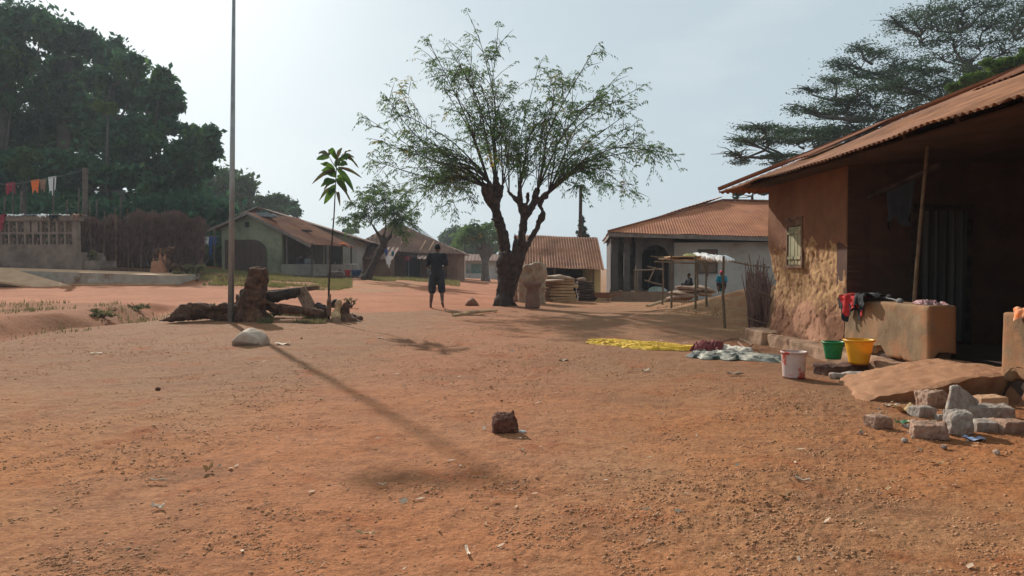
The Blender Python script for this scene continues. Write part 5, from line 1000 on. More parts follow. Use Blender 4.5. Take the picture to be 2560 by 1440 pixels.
mb = MB(); b = gpx(211, 32); mb.beam(b-Vector((0, 0, .1)), at(213, 420, 32), .16, .16); solo('concrete_post', mb, M['barkg'], 'tall square grey post behind the right end of the parapet', 'post', b)
for i, (x, yt, Y) in enumerate(((165, 500, 34), (195, 470, 35), (240, 500, 36), (52, 478, 35), (10, 490, 34), (300, 495, 37))):
    mb = MB(); b = gpx(x, Y); mb.tube([b, at(x+2, yt, Y)], .06 if i in (3,) else .035, 6, wob=.1); solo('pole', mb, M['barkg'], ['thin pole standing behind the black cloth of the parapet', 'pale pole left of the tall square post', 'pole rising above the left end of the brush fence', 'thicker trunk like pole under the clothes line', 'pole at the far left edge behind the parapet', 'thin pole rising from the brush fence middle'][i], 'pole', b)
# ---------- brush fence ----------
t = thing('brush_fence', 'tall fence of dense dry brushwood between the veranda and the green house', 'fence', gpx(370, 32)); N_ = 26000
tt = RNG.random(N_); px = 180+tt*326; Y = 31+tt*3.5+RNG.random(N_)*1.1; X = (px-1280)/F*Y; Z0 = G(X, Y)
hmax = np.interp(px, [214, 260, 330, 400, 450, 505], [1.95, 2.1, 2.35, 2.6, 2.65, 2.45])+.25*vn(np.stack([px*.06, px*0, px*0], -1)); h0 = RNG.random(N_)**.8*hmax*.86; ln = .25+.75*RNG.random(N_)
ln = np.minimum(ln, hmax-h0+.12*RNG.random(N_)); a = RNG.random(N_)*6.28; tl = .12+.8*RNG.random(N_)**1.5; d = np.stack([np.cos(a)*tl, np.sin(a)*tl, 1-tl*.5], -1)*ln[:, None]; c = np.stack([X, Y, Z0+h0], -1); w = np.stack([np.cos(a+1.3), np.sin(a+1.3), 0*a], -1)*(.010+.014*RNG.random(N_))[:, None]
V = np.stack([c-w, c+w, c+d+w*.4, c+d-w*.4], 1).reshape(-1, 3); obj('brushwood', quads_mesh('b', V, 4), M['brush'], t)
mb = MB(); ap = gpx(214, 31.9); bp = gpx(506, 35.2); mb.prism([ap, bp, bp+Vector((0, .15, 0)), ap+Vector((0, .15, 0))], (0, 0, 1.3)); obj('matting', mb, M['darkmud'], t)
for i in range(9):
    x = 228+i*31; Y = 31.2+(x-214)/292*3.5; b = gpx(x, Y); mb = MB(); mb.tube([b, b+Vector((random.uniform(-.1, .1), 0, random.uniform(2.3, 3.0)))], [.035, .018], 5, wob=.1); obj('stake', mb, M['stick'], t)
# termite-like clay kiln with dry plants
c = gpx(398, 28.9); c.z = at(398, 690, c.y).z-.05; mb = MB(); mb.tube([c, c+Vector((0, 0, .35)), c+Vector((.03, 0, .62))], [.42, .33, .2], 14, wob=.1)
for q in (-.2, .05, .22): mb.tube([c+Vector((q, 0, .3)), c+Vector((q*1.1, 0, random.uniform(.9, 1.15)))], [.11, .03], 8)
me = remesh(mb, .04, 3); bumpy(me, .05, 4, 3); solo('termite_mound', me, mat('clay_mound', (.27, .11, .06), (.38, .18, .1), 3, .95, .6), 'reddish clay termite mound with spires at the end of the retaining wall', 'mound', c, smooth=True)
# ---------- green gabled house (A) ----------
f = Fr((-10.3, 38), math.atan2(.26, -.966)); # x axis = to the left along the gable; y axis flips
fa = lambda t, b, z: Vector((-10.3-.966*t+.26*b, 38+.26*t+.966*b, z))
root = thing('green_house', 'small gabled house with mossy greenish plaster, dark stick filled arched opening and side porch', 'house', fa(3.7, 1, .8))
pk = 4.05; mb = MB(); zb = .2
gz2 = lambda t: pk-.1-(3.7-t)*.478 if t < 3.7 else pk-.1-(t-3.7)*.37
G1 = [fa(1.86, .25, zb), fa(1.86, .25, gz2(1.86)), fa(3.7, .25, gz2(3.7)), fa(5.5, .25, gz2(5.5)), fa(5.5, .25, zb)]
mb.prism(G1, tuple(fa(0, .2, 0)-fa(0, 0, 0))); mb.prism([fa(5.5, .452, zb), fa(5.5, 4.5, zb), fa(5.3, 4.5, zb), fa(5.3, .452, zb)], (0, 0, 3.1)); mb.prism([p+(fa(0, 4.3, 0)-fa(0, 0, 0)) for p in G1], tuple(fa(0, .2, 0)-fa(0, 0, 0)))
obj('wall', mb, M['greenwall'], root)
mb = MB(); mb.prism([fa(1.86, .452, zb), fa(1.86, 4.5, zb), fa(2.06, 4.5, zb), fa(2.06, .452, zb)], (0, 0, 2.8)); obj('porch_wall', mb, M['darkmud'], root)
sV = lambda t0, z0, t1, z1: tuple((fa(t1, 0, z1)-fa(t0, 0, z0)).normalized())
mb = MB(); corr(mb, fa(0, 5.0, 2.29), fa(-.05, -.05, 2.29), sV(0, 2.29, 3.7, pk), math.hypot(3.7, pk-2.29), wl=.17, amp=.02, rows=8, seed=4, rag=.12); rf = obj('roof', mb, M['rustred' if False else 'rust'], root, True)
mb = MB(); corr(mb, fa(6.1, -.05, 3.17), fa(6.1, 5, 3.17), sV(6.1, 3.17, 3.7, pk), math.hypot(2.4, pk-3.17), wl=.2, amp=.02, rows=4, seed=5); obj('back_roof', mb, M['rust'], rf, True)
mb = MB(); mb.beam(fa(0, -.07, 2.22), fa(3.7, -.07, pk-.07), .05, .12); mb.beam(fa(3.7, -.07, pk-.07), fa(6.15, -.07, 3.1), .05, .12); obj('barge_board', mb, M['fascia'], rf)
n = 12; arch = [fa(2.75, .22, zb+.5)]+[fa(3.65-.9*math.cos(math.pi/2*k/n), .22, 2.0+.62*math.sin(math.pi/2*k/n)) for k in range(n+1)]+[fa(5.25, .22, 2.62), fa(5.25, .22, zb+.5)]
mb = MB(); mb.prism(arch, tuple((fa(0, -.05, 0)-fa(0, 0, 0)))); a_ = obj('arched_opening', mb, mat('stick_filled_panel', (.04, .024, .02), (.10, .055, .04), 9, .95, .3, 20, stretch=(1, 1, .2)), root)  # dark panel added in place of an opening filled with sticks
mb = MB(); mb.prism([fa(3.78, .2, 3.28), fa(4.0, .2, 3.28), fa(4.0, .2, 3.55), fa(3.78, .2, 3.55)], tuple((fa(0, -.03, 0)-fa(0, 0, 0)))); obj('vent', mb, M['dark'], root)
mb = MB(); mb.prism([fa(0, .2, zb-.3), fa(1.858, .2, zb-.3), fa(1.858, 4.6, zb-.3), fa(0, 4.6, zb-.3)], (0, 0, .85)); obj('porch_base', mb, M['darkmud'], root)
mb = MB(); mb.prism([fa(0, .2, .7), fa(1.858, .2, .7), fa(1.858, .38, .7), fa(0, .38, .7)], (0, 0, .62)); mb.prism([fa(-.02, .2, .7), fa(.16, .2, .7), fa(.16, 4.6, .7), fa(-.02, 4.6, .7)], (0, 0, .62)); obj('porch_parapet', mb, M['greywall'], root)
for t_, b_ in ((.1, .25), (.07, 1.6), (.07, 2.1), (.07, 3.4), (.07, 4.5), (1.6, .3)): mb = MB(); mb.tube([fa(t_, b_, 1.3), fa(t_, b_, 2.36+t_*.45)], .05, 6); obj('porch_post', mb, M['bark' if t_ < 1 else 'barkg'], root)
mb = MB(); c = fa(3.2, .8, 3.84); heap(mb, c, .7, .4, .25, .3, seed=4); solo('roof_bundle', mb, M['greycl'], 'pale bundle lying near the ridge of the green house roof', 'bundle', c, smooth=True)
mb = MB(); c = fa(1.6, 2.2, 3.1); heap(mb, c, .4, .15, .12, .5, seed=5); solo('roof_bundle', mb, M['dark'], 'small dark bundle halfway down the green house roof', 'bundle', c, smooth=True)
mb = MB(); c = fa(.25, 3.8, 2.45); heap(mb, c, .3, .3, .1, .5, seed=6); solo('roof_bundle', mb, M['orange'], 'orange and white cloth on the low eave of the green house roof', 'bundle', c, smooth=True)
for i, (t_, b_, lb) in enumerate(((1.15, .8, 'left of two dark dressed people seated on the green house porch'), (.7, .9, 'person with light top seated on the green house porch, right of the other'), (.35, 3.0, 'dark dressed person resting behind the low porch wall under the lower eave'))):
    c = fa(t_, b_, 1.0 if i < 2 else .7); person(lb, c, math.pi+.6, sit(1.0), 'black' if i != 1 else 'greycl', 'black', vox=.022)
mb = MB(); mb.prism([fa(-.05, 4.0, 1.33), fa(.3, 4.0, 1.33), fa(.3, 5.1, 1.33), fa(-.05, 5.1, 1.33)], (0, 0, .03)); solo('white_board', mb, M['white'], 'thin white board lying on the right end of the green porch wall', 'board', fa(.1, 4.5, 1.33))
mb = MB(); c = gpx(838, 36.5); mb.ball((c.x, c.y, c.z+.2), (.42, .3, .26), 10); me = remesh(mb, .04, 1); bumpy(me, .05, 4); solo('dark_boulder', me, M['darkmud'], 'dark round boulder below the green house porch', 'boulder', c, smooth=True)
# ---------- long house behind (B) ----------
fb = Fr((-15.8, 46), 0.04); root = thing('long_roofed_house', 'taller dingy house whose long sloping roof shows above the green house', 'house', fb(4, 2, .8))
mb = MB(); zp = 4.85; ze_ = 2.85; wx = 6.9
mb.prism([fb(-4, 0, 0), fb(6.1, 0, 0), fb(6.1, 0, ze_+.1), fb(.2, 0, zp-.15), fb(-4, 0, ze_+.3)], tuple(fb.d(0, .2))); mb.prism([fb(6.1, .203, 0), fb(6.1, 6, 0), fb(5.9, 6, 0), fb(5.9, .203, 0)], (0, 0, ze_)); obj('wall', mb, M['whitewall'], root)
mb = MB(); mb.prism([fb(-4, -.02, 0), fb(4.7, -.02, 0), fb(4.7, -.02, ze_+.25), fb(.2, -.02, zp-.2), fb(-4, -.02, ze_+.2)], tuple(fb.d(0, .018))); obj('unpainted_wall', mb, M['greywall'], root)
sv = lambda a, b: tuple((b-a).normalized())
mb = MB(); corr(mb, fb(wx, 6.4, ze_-.1), fb(wx, -.6, ze_-.1), sv(fb(wx, 0, ze_-.1), fb(.2, 0, zp)), (fb(wx, 0, ze_-.1)-fb(.2, 0, zp)).length, wl=.2, amp=.02, rows=8, seed=5, rag=.1, thick=.05); corr(mb, fb(-4.6, -.6, ze_+.1), fb(-4.6, 6.4, ze_+.1), sv(fb(-4.6, 0, ze_+.1), fb(.2, 0, zp)), (fb(-4.6, 0, ze_+.1)-fb(.2, 0, zp)).length, wl=.2, amp=.02, rows=8, seed=6); obj('roof', mb, M['rustb'], root, True)
mb = MB(); mb.beam(fb(.2, -.6, zp-.08), fb(wx, -.6, ze_-.18), .05, .14); obj('barge_board', mb, M['darkmud'], root)
mb = MB(); fb.box(mb, 4.5, 5.15, -.06, -.025, .6, 2.55); d_ = obj('door', mb, M['dark'], root); mb = MB(); fb.box(mb, 4.42, 4.5, -.08, -.022, .6, 2.62); fb.box(mb, 5.15, 5.23, -.08, -.022, .6, 2.62); fb.box(mb, 4.5, 5.15, -.08, -.022, 2.55, 2.62); obj('door_frame', mb, M['darkmud'], d_)
mb = MB(); fb.box(mb, 3.0, 6.2, -.8, -.022, 0, .62); obj('plinth', mb, M['darkmud'], root)
# small grey roofed house further left (C)
fc = Fr((-22.2, 50), .1); root = thing('small_grey_house', 'small grey roofed house half hidden behind the brush fence', 'house', fc(1.5, 1, 1.3))
mb = MB(); fc.box(mb, 0, 4.2, 0, 3, .8, 4.05); obj('wall', mb, M['greywall'], root); mb = MB(); corr(mb, fc(-.5, -.5, 4.0), fc(4.7, -.5, 4.0), sv(fc(0, -.5, 4.0), fc(0, 1.6, 4.75)), 2.25, .8, .8, wl=.25, amp=.02, rows=4, seed=9, thick=.03); obj('roof', mb, M['greycl'], root, True)
windowparts(fc, root, 1.6, 2.4, 0, 2.3, 3.2, M['darkmud'], M['dark'])
# washing beside it
t = thing('washing_line', 'short washing line between two sticks left of the green house', 'clothesline', gpx(525, 38)); mb = MB(); a, b = at(505, 592, 38), at(548, 590, 38); mb.tube([a, b], .012, 4); obj('line', mb, M['greycl'], t)
for x in (509, 536): mb = MB(); g_ = gpx(x, 38); mb.tube([g_-Vector((0, 0, .1)), at(x, 570, 38)], .035, 5); obj('pole', mb, M['stick'], t)
for i, (xa, xb, y1_, m, lb) in enumerate(((508, 522, 611, 'white', 'white garment on the washing line beside the green house'), (522, 530, 640, 'blue', 'narrow dark blue garment on the washing line beside the green house'), (531, 541, 612, 'blue', 'small blue garment at the right of the washing line'))):
    mb = MB(); hang(mb, at(xa, 592, 38), at(xb, 592, 38), (y1_-592)/F*38, i); solo('laundry', mb, M[m], lb, 'laundry', at(xa, 592, 38), smooth=True)
# ---------- brown hip roofed house (D) ----------
f = Fr((-11.0, 50.5), 0.0); root = thing('brown_house', 'brown mud house with large rusty brown hip roof and lean-to behind the walking person', 'house', f(4, 2, .2))
xr = 7.75; mb = MB(); zt_ = 4.5; ze_ = 2.08; px_ = 3.6; Dd = 7.6; hs = math.hypot(Dd/2, zt_-ze_)
corr(mb, f(-.5, 0, ze_+.1), f(xr, 0, ze_-.03), (0, Dd/2, zt_-ze_), hs, 2.9, 5.3, wl=.3, amp=.018, rows=8, seed=5, rag=.05)
corr(mb, f(xr, 0, ze_), f(xr, Dd, ze_), (-5.3, 0, zt_-ze_), math.hypot(5.3, zt_-ze_), Dd/2, Dd/2, wl=.3, amp=.018, rows=6, seed=6); corr(mb, f(-.5, Dd, ze_), f(-.5, 0, ze_), (2.9, 0, zt_-ze_), math.hypot(2.9, zt_-ze_), Dd/2, Dd/2, wl=.3, amp=.018, rows=6, seed=7)
corr(mb, f(xr, Dd, ze_), f(-.5, Dd, ze_), (0, -Dd/2, zt_-ze_), hs, 5.3, 2.9, wl=.3, amp=.018, rows=5, seed=8); rf = obj('roof', mb, M['rustb'], root, True)
mb = MB(); corr(mb, f(.1, -2.1, 1.73), f(3.2, -2.1, 1.66), (.12, 2.2, .92), 2.3, wl=.3, amp=.018, rows=4, seed=9, rag=.05, thick=.02); obj('lean_to_roof', mb, M['rustb'], root, True)
mb = MB(); corr(mb, f(4.6, -1.2, 1.72), f(6.0, -1.2, 1.72), (0, 1.6, .45), 1.7, wl=.3, amp=.018, rows=3, seed=10, thick=.02); obj('porch_roof', mb, M['rustb'], root, True)
for i, (u_, v_, L_) in enumerate(((4.7, .35, 1.1), (5.3, .3, 1.1), (3.2, .9, 1.0), (2.1, .9, 1.0))):
    mb = MB(); k_ = (zt_-ze_)/(Dd/2); mb.beam(f(u_, v_, ze_+k_*v_+.05), f(u_+.25, v_+L_, ze_+k_*(v_+L_)+.05), .1, .02); obj('roof_streak_sheet', mb, M['tanslab'], rf)
mb = MB(); f.box(mb, .1, 3.0, -1.7, 0, -.3, 1.75); f.box(mb, 0, 7.1, 1.6, 1.8, -.3, 2.2); f.box(mb, 6.5, 7.3, .5, 1.6, -.3, 2.1); f.box(mb, 0, .2, .5, 7, -.3, 2.2); f.box(mb, 7.1, 7.3, 1.8, 7, -.3, 2.1); f.box(mb, 0, 7.3, 7, 7.2, -.3, 2.1); obj('wall', mb, M['mudwall'], root)
mb = MB(); f.box(mb, 3.6, 4.5, 1.5, 1.598, .1, 1.8); obj('doorway', mb, M['dark'], root)
for x in (4.95, 5.9): mb = MB(); mb.tube([f(x, -1.1, 0), f(x, -1.1, 1.8)], .05, 6); obj('porch_post', mb, M['bark'], root)
mb = MB(); mb.beam(f(3.0, -.2, 2.2), f(6.6, -.1, 1.95), .1, .14); obj('porch_beam', mb, M['bark'], root)
for i, (x, w, dr, m, lb) in enumerate(((4.05, .4, .25, 'crimson', 'crimson cloth on the porch line of the brown house'), (4.55, .3, .2, 'black', 'black cloth on the porch line of the brown house'), (5.6, .55, 1.0, 'greycl', 'greyish garment hanging left of the walking person on the far porch'), (6.1, .4, .9, 'blue', 'dark blue garment hanging right behind the walking person'))):
    mb = MB(); a = f(x-w/2, -1.15, 1.78 if i > 1 else 1.9); hang(mb, a, f(x+w/2, -1.15, 1.78 if i > 1 else 1.88), dr, i); solo('laundry', mb, M[m], lb, 'laundry', a, smooth=True)
mb = MB(); mb.tube([f(4.0, -1.15, 1.95), f(6.5, -1.15, 1.75)], .012, 4); mb.tube([f(4.1, -1.15, 0), f(4.1, -1.15, 1.95)], .03, 5); solo('laundry_line', mb, M['greycl'], 'line and stick holding clothes before the brown house porch', 'clothesline', f(4.0, -1.15, 1))
# silver roof behind (E)
f = Fr((-9.9, 63), 0); root = thing('silver_roofed_house', 'house with a shiny new silver roof rising behind the brown house', 'house', f(2, 2, 0))
mb = MB(); corr(mb, f(-3.2, 0, 2.3), f(5.2, 0, 2.0), (0, 3.6, 2.9), 4.6, 4.5, 4.0, wl=.4, amp=.02, rows=4); corr(mb, f(5.2, 0, 2.0), f(5.2, 7.2, 2.0), (-4, 0, 3.0), 5, 3.6, 3.6, wl=.4, amp=.02, rows=4); rf = obj('roof', mb, M['tin'], root, True)
mb = MB(); f.box(mb, -2.5, 5.5, .6, 6.5, -.4, 2.6); obj('wall', mb, M['whitewall'], root)
# far low building (F)
f = Fr((-6.0, 84), 0); root = thing('far_low_building', 'far low pale building with dark openings at the end of the road', 'building', f(4, 1, -.2))
mb = MB(); wallgrid(mb, tuple(f(0, 0))[:2], tuple(f(12, 0))[:2], -.6, 2.0, .2, 10, 6, None, [(.8, 3.2, .5, 1.6), (4.0, 4.9, .5, 1.6), (5.4, 6.5, .5, 1.6), (7.2, 8.3, .5, 1.6)]); f.box(mb, 0, 12, 3, 3.2, -.6, 2); f.box(mb, 0, .2, .2, 3, -.6, 2); f.box(mb, 11.8, 12, .2, 3, -.6, 2); obj('wall', mb, M['whitewall'], root)
mb = MB(); f.box(mb, 1.3, 2.9, 1.5, 1.6, .3, 1.7); obj('teal_door', mb, mat('teal_paint', (.12, .2, .17), (.18, .28, .24), 3), root)
mb = MB(); corr(mb, f(-.4, -.9, 1.95), f(12.4, -.9, 1.95), (0, 2.5, .75), 2.6, wl=.4, amp=.02, rows=3, seed=3, thick=.03); obj('roof', mb, M['rustb'], root, True)
mb = MB(); f.box(mb, .7, 2.6, -6, -5.6, -.4, -.15); solo('far_bench', mb, M['stoneB'], 'low reddish slab on the ground before the far low building', 'slab', f(1.6, -6, -.3)); mb = MB(); f.box(mb, 3.6, 4.9, -6, -5.6, -.4, -.2); solo('far_bench', mb, M['greycl'], 'low grey slab right of the reddish one before the far building', 'slab', f(4, -6, -.3))
# basins by the leaning tree
def basin(px, py, Y, r, m, label):
    c = at(px, py, Y); t = thing('basin', label, 'basin', c); mb = MB(); mb.lathe([(0, 0), (r*.75, 0), (r, .26), (r+.03, .26), (r+.03, .29), (r-.01, .29), (r*.72, .03), (0, .03)], c, 20); obj('bowl', mb, m, t, True)
    mb = MB(); mb.lathe([(r-.01, .285), (r+.035, .285), (r+.035, .31), (r-.01, .31), (r-.01, .285)], c, 20); obj('rim', mb, m, t, True)
basin(869, 690, 38.5, .15, M['red'], 'bright red basin on the ground left of the leaning tree'); basin(890, 690, 38.7, .25, M['blue'], 'wider blue basin between the red basin and the leaning tree')
mb = MB(); c = at(893, 684, 39); heap(mb, c, .28, .2, .22, seed=2); solo('leafy_bundle', mb, M['weed'], 'yellowish green leafy bundle lying in the blue basin', 'vegetables', c, smooth=True)
# ---------- trees ----------
def leaf_cloud(C, R, n, size, seed=0, asp=2.2, flat=0, shell=.5, droop=0, soft=0):
    """C centres (m,3), R radii (m,3), n leaves in total; returns quad verts"""
    r = np.random.default_rng(seed); C = np.asarray(C, float); R = np.asarray(R, float)
    if R.ndim == 1: R = np.repeat(R[:, None], 3, 1)
    wt = R[:, 0]*R[:, 2]; k = r.choice(len(C), n, p=wt/wt.sum())
    d = r.normal(size=(n, 3)); d /= np.linalg.norm(d, axis=1)[:, None]; rad = r.random(n)**shell
    p = C[k]+(d*R[k]*rad[:, None] if not soft else r.normal(size=(n, 3))*R[k]*soft*np.where(r.random(n) < .25, 1.75, 1)[:, None])
    a = r.normal(size=(n, 3)); a[:, 2] = a[:, 2]*(1-flat)-droop; a /= np.linalg.norm(a, axis=1)[:, None]
    b = np.cross(a, r.normal(size=(n, 3))); b /= np.linalg.norm(b, axis=1)[:, None]
    if flat: b[:, 2] *= (1-flat)
    s = size*(.55+.9*r.random(n)); L = a*(s*.5)[:, None]; W = b*(s*.5/asp)[:, None]
    return np.stack([p-L, p+W-L*.1, p+L, p-W-L*.1], 1).reshape(-1, 3)
def leafmat(name, c1, c2, s=.35, trans=.3, c3=None, s3=.5, t3=(.55, .65)):
    return mat(name, c1, c2, s, .7, 0, trans=trans, c3=c3, s3=s3, t3=t3, detail=5, spec=.25, contrast=(.38, .62))
LM = dict(dark=leafmat('dark_foliage', (.016, .058, .034), (.045, .125, .052), .5, .35, c3=(.09, .18, .035), s3=.4, t3=(.55, .64)),
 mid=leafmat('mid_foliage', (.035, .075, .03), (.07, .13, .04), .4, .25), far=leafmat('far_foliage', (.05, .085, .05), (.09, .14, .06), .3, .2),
 bright=leafmat('bright_foliage', (.05, .10, .02), (.11, .17, .03), .5, .35), flat=leafmat('umbrella_foliage', (.03, .062, .036), (.06, .10, .045), .4, .3),
 main=leafmat('feathery_foliage', (.04, .085, .022), (.10, .16, .04), .8, .5, c3=(.36, .25, .05), s3=.55, t3=(.58, .66)),
 pine=leafmat('conifer_foliage', (.02, .04, .025), (.035, .06, .035), .6, .1))
def tree(label, base, trunk, limbs, C, R, n, size, lm, bark='bark_far', group=None, name='tree', seed=0, sub=5, subr=.5, twig=True, **kw):
    """trunk: [(pt, r)...]; limbs go from a trunk point to each cluster; clusters get sub-clusters for an uneven outline"""
    t = thing(name, label, 'tree', base, group=group); r = np.random.default_rng(seed+3)
    mb = MB(); mb.tube([p for p, _ in trunk], [q for _, q in trunk], 9, wob=.08)
    top = trunk[-1]; 
    for i, c in enumerate(C):
        c = Vector(c); s = Vector(trunk[min(len(trunk)-1, max(1, int(len(trunk)*(.45+.5*r.random()))))][0]) if limbs else Vector(top[0])
        m = (s+c)/2+Vector((r.normal()*.2, r.normal()*.2, -.12*(c-s).length+.1)); q = trunk[-1][1]*.55
        mb.tube([s, m, c], [q, q*.6, q*.2], 6, wob=.1)
    obj('trunk', mb, M[bark], t, True)
    C2 = []; R2 = []
    for c, rr in zip(C, R):
        rr = np.array(rr if hasattr(rr, '__len__') else (rr, rr, rr), float)
        for k in range(sub):
            d = r.normal(size=3); d /= np.linalg.norm(d); C2.append(np.array(c)+d*rr*.72*r.random()**.4); R2.append(rr*subr*(.55+.7*r.random()))
    if twig:
        tw = MB()
        for c2, rr in zip(C2[::2], R2[::2]):
            c0 = C[int(np.argmin([np.linalg.norm(np.array(c)-c2) for c in C]))]; tw.tube([tuple(c0), tuple((np.array(c0)+c2)/2+[0, 0, -.05]), tuple(c2)], [.06, .04, .015], 4, cap=False)
        obj('branches', tw, M[bark], t)
    obj('crown', quads_mesh('c', leaf_cloud(C2, R2, n, size, seed, **kw), 4), LM[lm], t); return t
def clus(L, Y, dy=2.0, seed=0, dr=1.0):
    r = random.Random(seed); C = []; R = []
    for q in L:
        px, py, a = q[:3]; b = q[3] if len(q) > 3 else a; y = Y+r.uniform(-dy, dy); k = y/F; C.append(tuple(at(px, py, y))); R.append((a*k, a*k*dr, b*k))
    return C, R
def trk(L, Y): return [(at(px, py, Y), w/F*Y) for px, py, w in L]
def gb(px, Y): return gpx(px, Y)
grp = 'dense dark trees behind the left compound'
left = [
 ('huge dark leafy tree filling the far left edge of the sky', -20, 52, [(-20, 640, 30), (-10, 450, 24), (0, 250, 18), (20, 120, 10)], [(0, 60, 70), (70, 60, 55), (20, 170, 60), (-40, 120, 80), (-30, 260, 80), (60, 140, 40), (-40, 380, 80), (110, 75, 35), (30, 250, 35)], 15000),
 ('tall dark leafy tree second from the left with rounded top', 150, 56, [(150, 640, 26), (155, 480, 22), (160, 300, 16), (175, 150, 8)], [(150, 90, 50), (175, 160, 45), (130, 190, 40), (160, 250, 50), (100, 240, 45), (200, 210, 30), (110, 320, 60), (190, 330, 50), (60, 330, 50)], 15000),
 ('dark leafy tree in the middle of the left grove', 270, 54, [(265, 640, 26), (270, 480, 22), (275, 330, 14), (280, 220, 8)], [(220, 115, 35), (280, 135, 42), (320, 170, 40), (240, 200, 35), (300, 225, 40), (250, 280, 40), (330, 250, 35), (270, 350, 55), (210, 300, 40), (350, 200, 22)], 15000),
 ('dark leafy tree whose rounded arm reaches out at mid right of the grove', 400, 50, [(385, 640, 24), (380, 500, 20), (360, 400, 14), (385, 300, 8)], [(400, 205, 32), (430, 235, 28), (440, 265, 22), (375, 250, 30), (400, 290, 32), (345, 310, 36), (380, 350, 36), (320, 380, 45), (425, 320, 24)], 12000),
 ('low spreading dark tree at the right end of the left grove', 470, 48, [(440, 640, 22), (445, 520, 18), (450, 430, 12)], [(480, 335, 28), (520, 345, 28), (540, 385, 20), (500, 380, 32), (450, 380, 36), (470, 430, 34), (415, 420, 40), (450, 480, 40), (520, 420, 22), (400, 480, 42), (480, 500, 36)], 14000),
 ('broad low dark tree filling the grove above the brush fence', 300, 46, [(310, 640, 20), (310, 560, 16), (300, 480, 10)], [(300, 440, 55, 45), (220, 420, 60, 50), (380, 500, 50, 35), (280, 510, 55, 35), (160, 430, 55, 50), (200, 500, 55, 35)], 13000),
 ('broad low dark tree behind the clothes line', 60, 47, [(60, 640, 22), (60, 540, 16), (60, 440, 10)], [(40, 420, 70, 50), (120, 470, 60, 50), (0, 500, 60, 40), (70, 510, 60, 35), (-50, 450, 60, 60)], 12000)]
for i, (lb, bx, Y, tr, cl, n) in enumerate(left):
    C, R = clus(cl, Y, 2.2, i); b = gb(bx, Y); T_ = trk(tr, Y); T_[0] = (b, T_[0][1]); tree(lb, b, T_, True, C, R, int(n*1.3), .45, 'dark', group=grp, seed=10+i, sub=15, subr=.34, soft=.56, asp=1.9)
C, R = clus([(265, 262, 30, 14), (280, 275, 22, 10)], 46, .5, 3); b = gb(268, 46); tree('yellow green leafed young tree top catching light inside the dark grove', b, [(b, .12), (at(268, 380, 46), .1), (at(270, 290, 46), .05)], False, C, R, 900, .4, 'bright', seed=40)
C, R = clus([(60, 385, 30, 14), (85, 392, 22, 14), (50, 420, 30, 30), (75, 440, 20, 30)], 36, .5, 4); b = gb(62, 36); tree('small tree with yellowish top behind the clothes line', b, [(b, .16), (at(60, 520, 36), .13), (at(62, 420, 36), .06)], False, C, R, 1800, .3, 'mid', seed=41)
mids = [('rounded lighter green tree behind the metal pole', 575, 75, [(575, 640, 14), (572, 540, 10)], [(560, 460, 40), (590, 460, 38), (615, 480, 28), (530, 480, 30), (570, 510, 50), (620, 510, 22), (530, 520, 28)], 9000, 'mid', .5),
 ('low spreading tree just behind the ridge of the long house', 690, 80, [(690, 640, 12), (690, 560, 9)], [(665, 505, 28, 18), (700, 500, 22, 14), (690, 525, 35, 16), (640, 520, 25, 14)], 4000, 'mid', .45),
 ('small dark round tree at the right of the low spreading tree', 725, 84, [(725, 640, 10), (725, 560, 8)], [(722, 515, 22, 16), (738, 530, 14, 14), (710, 530, 16, 12)], 2500, 'dark', .45),
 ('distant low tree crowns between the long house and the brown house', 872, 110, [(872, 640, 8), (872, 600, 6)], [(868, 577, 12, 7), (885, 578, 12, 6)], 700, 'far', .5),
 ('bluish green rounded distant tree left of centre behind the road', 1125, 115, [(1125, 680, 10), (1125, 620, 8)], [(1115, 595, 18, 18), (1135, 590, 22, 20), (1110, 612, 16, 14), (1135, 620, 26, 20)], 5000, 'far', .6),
 ('brighter rounded tree in the gap left of the big trunk', 1185, 100, [(1190, 690, 10), (1190, 620, 8)], [(1165, 595, 26, 24), (1195, 590, 22, 22), (1215, 610, 25, 20), (1180, 625, 40, 20), (1225, 625, 25, 20), (1150, 625, 18, 18)], 7500, 'bright', .55),
 ('distant low trees hidden behind the right end of the hip roofed house', 1930, 70, [(1930, 640, 8), (1930, 560, 6)], [(1900, 512, 25, 8), (1945, 518, 25, 12)], 1200, 'mid', .4)]
for i, (lb, bx, Y, tr, cl, n, lm, sz) in enumerate(mids):
    C, R = clus(cl, Y, 2, 50+i); b = gb(bx, Y); T_ = trk(tr, Y); T_[0] = (b, T_[0][1]); tree(lb, b, T_, False, C, R, n, sz, lm, seed=60+i, sub=9, subr=.4, soft=.5, asp=1.7)
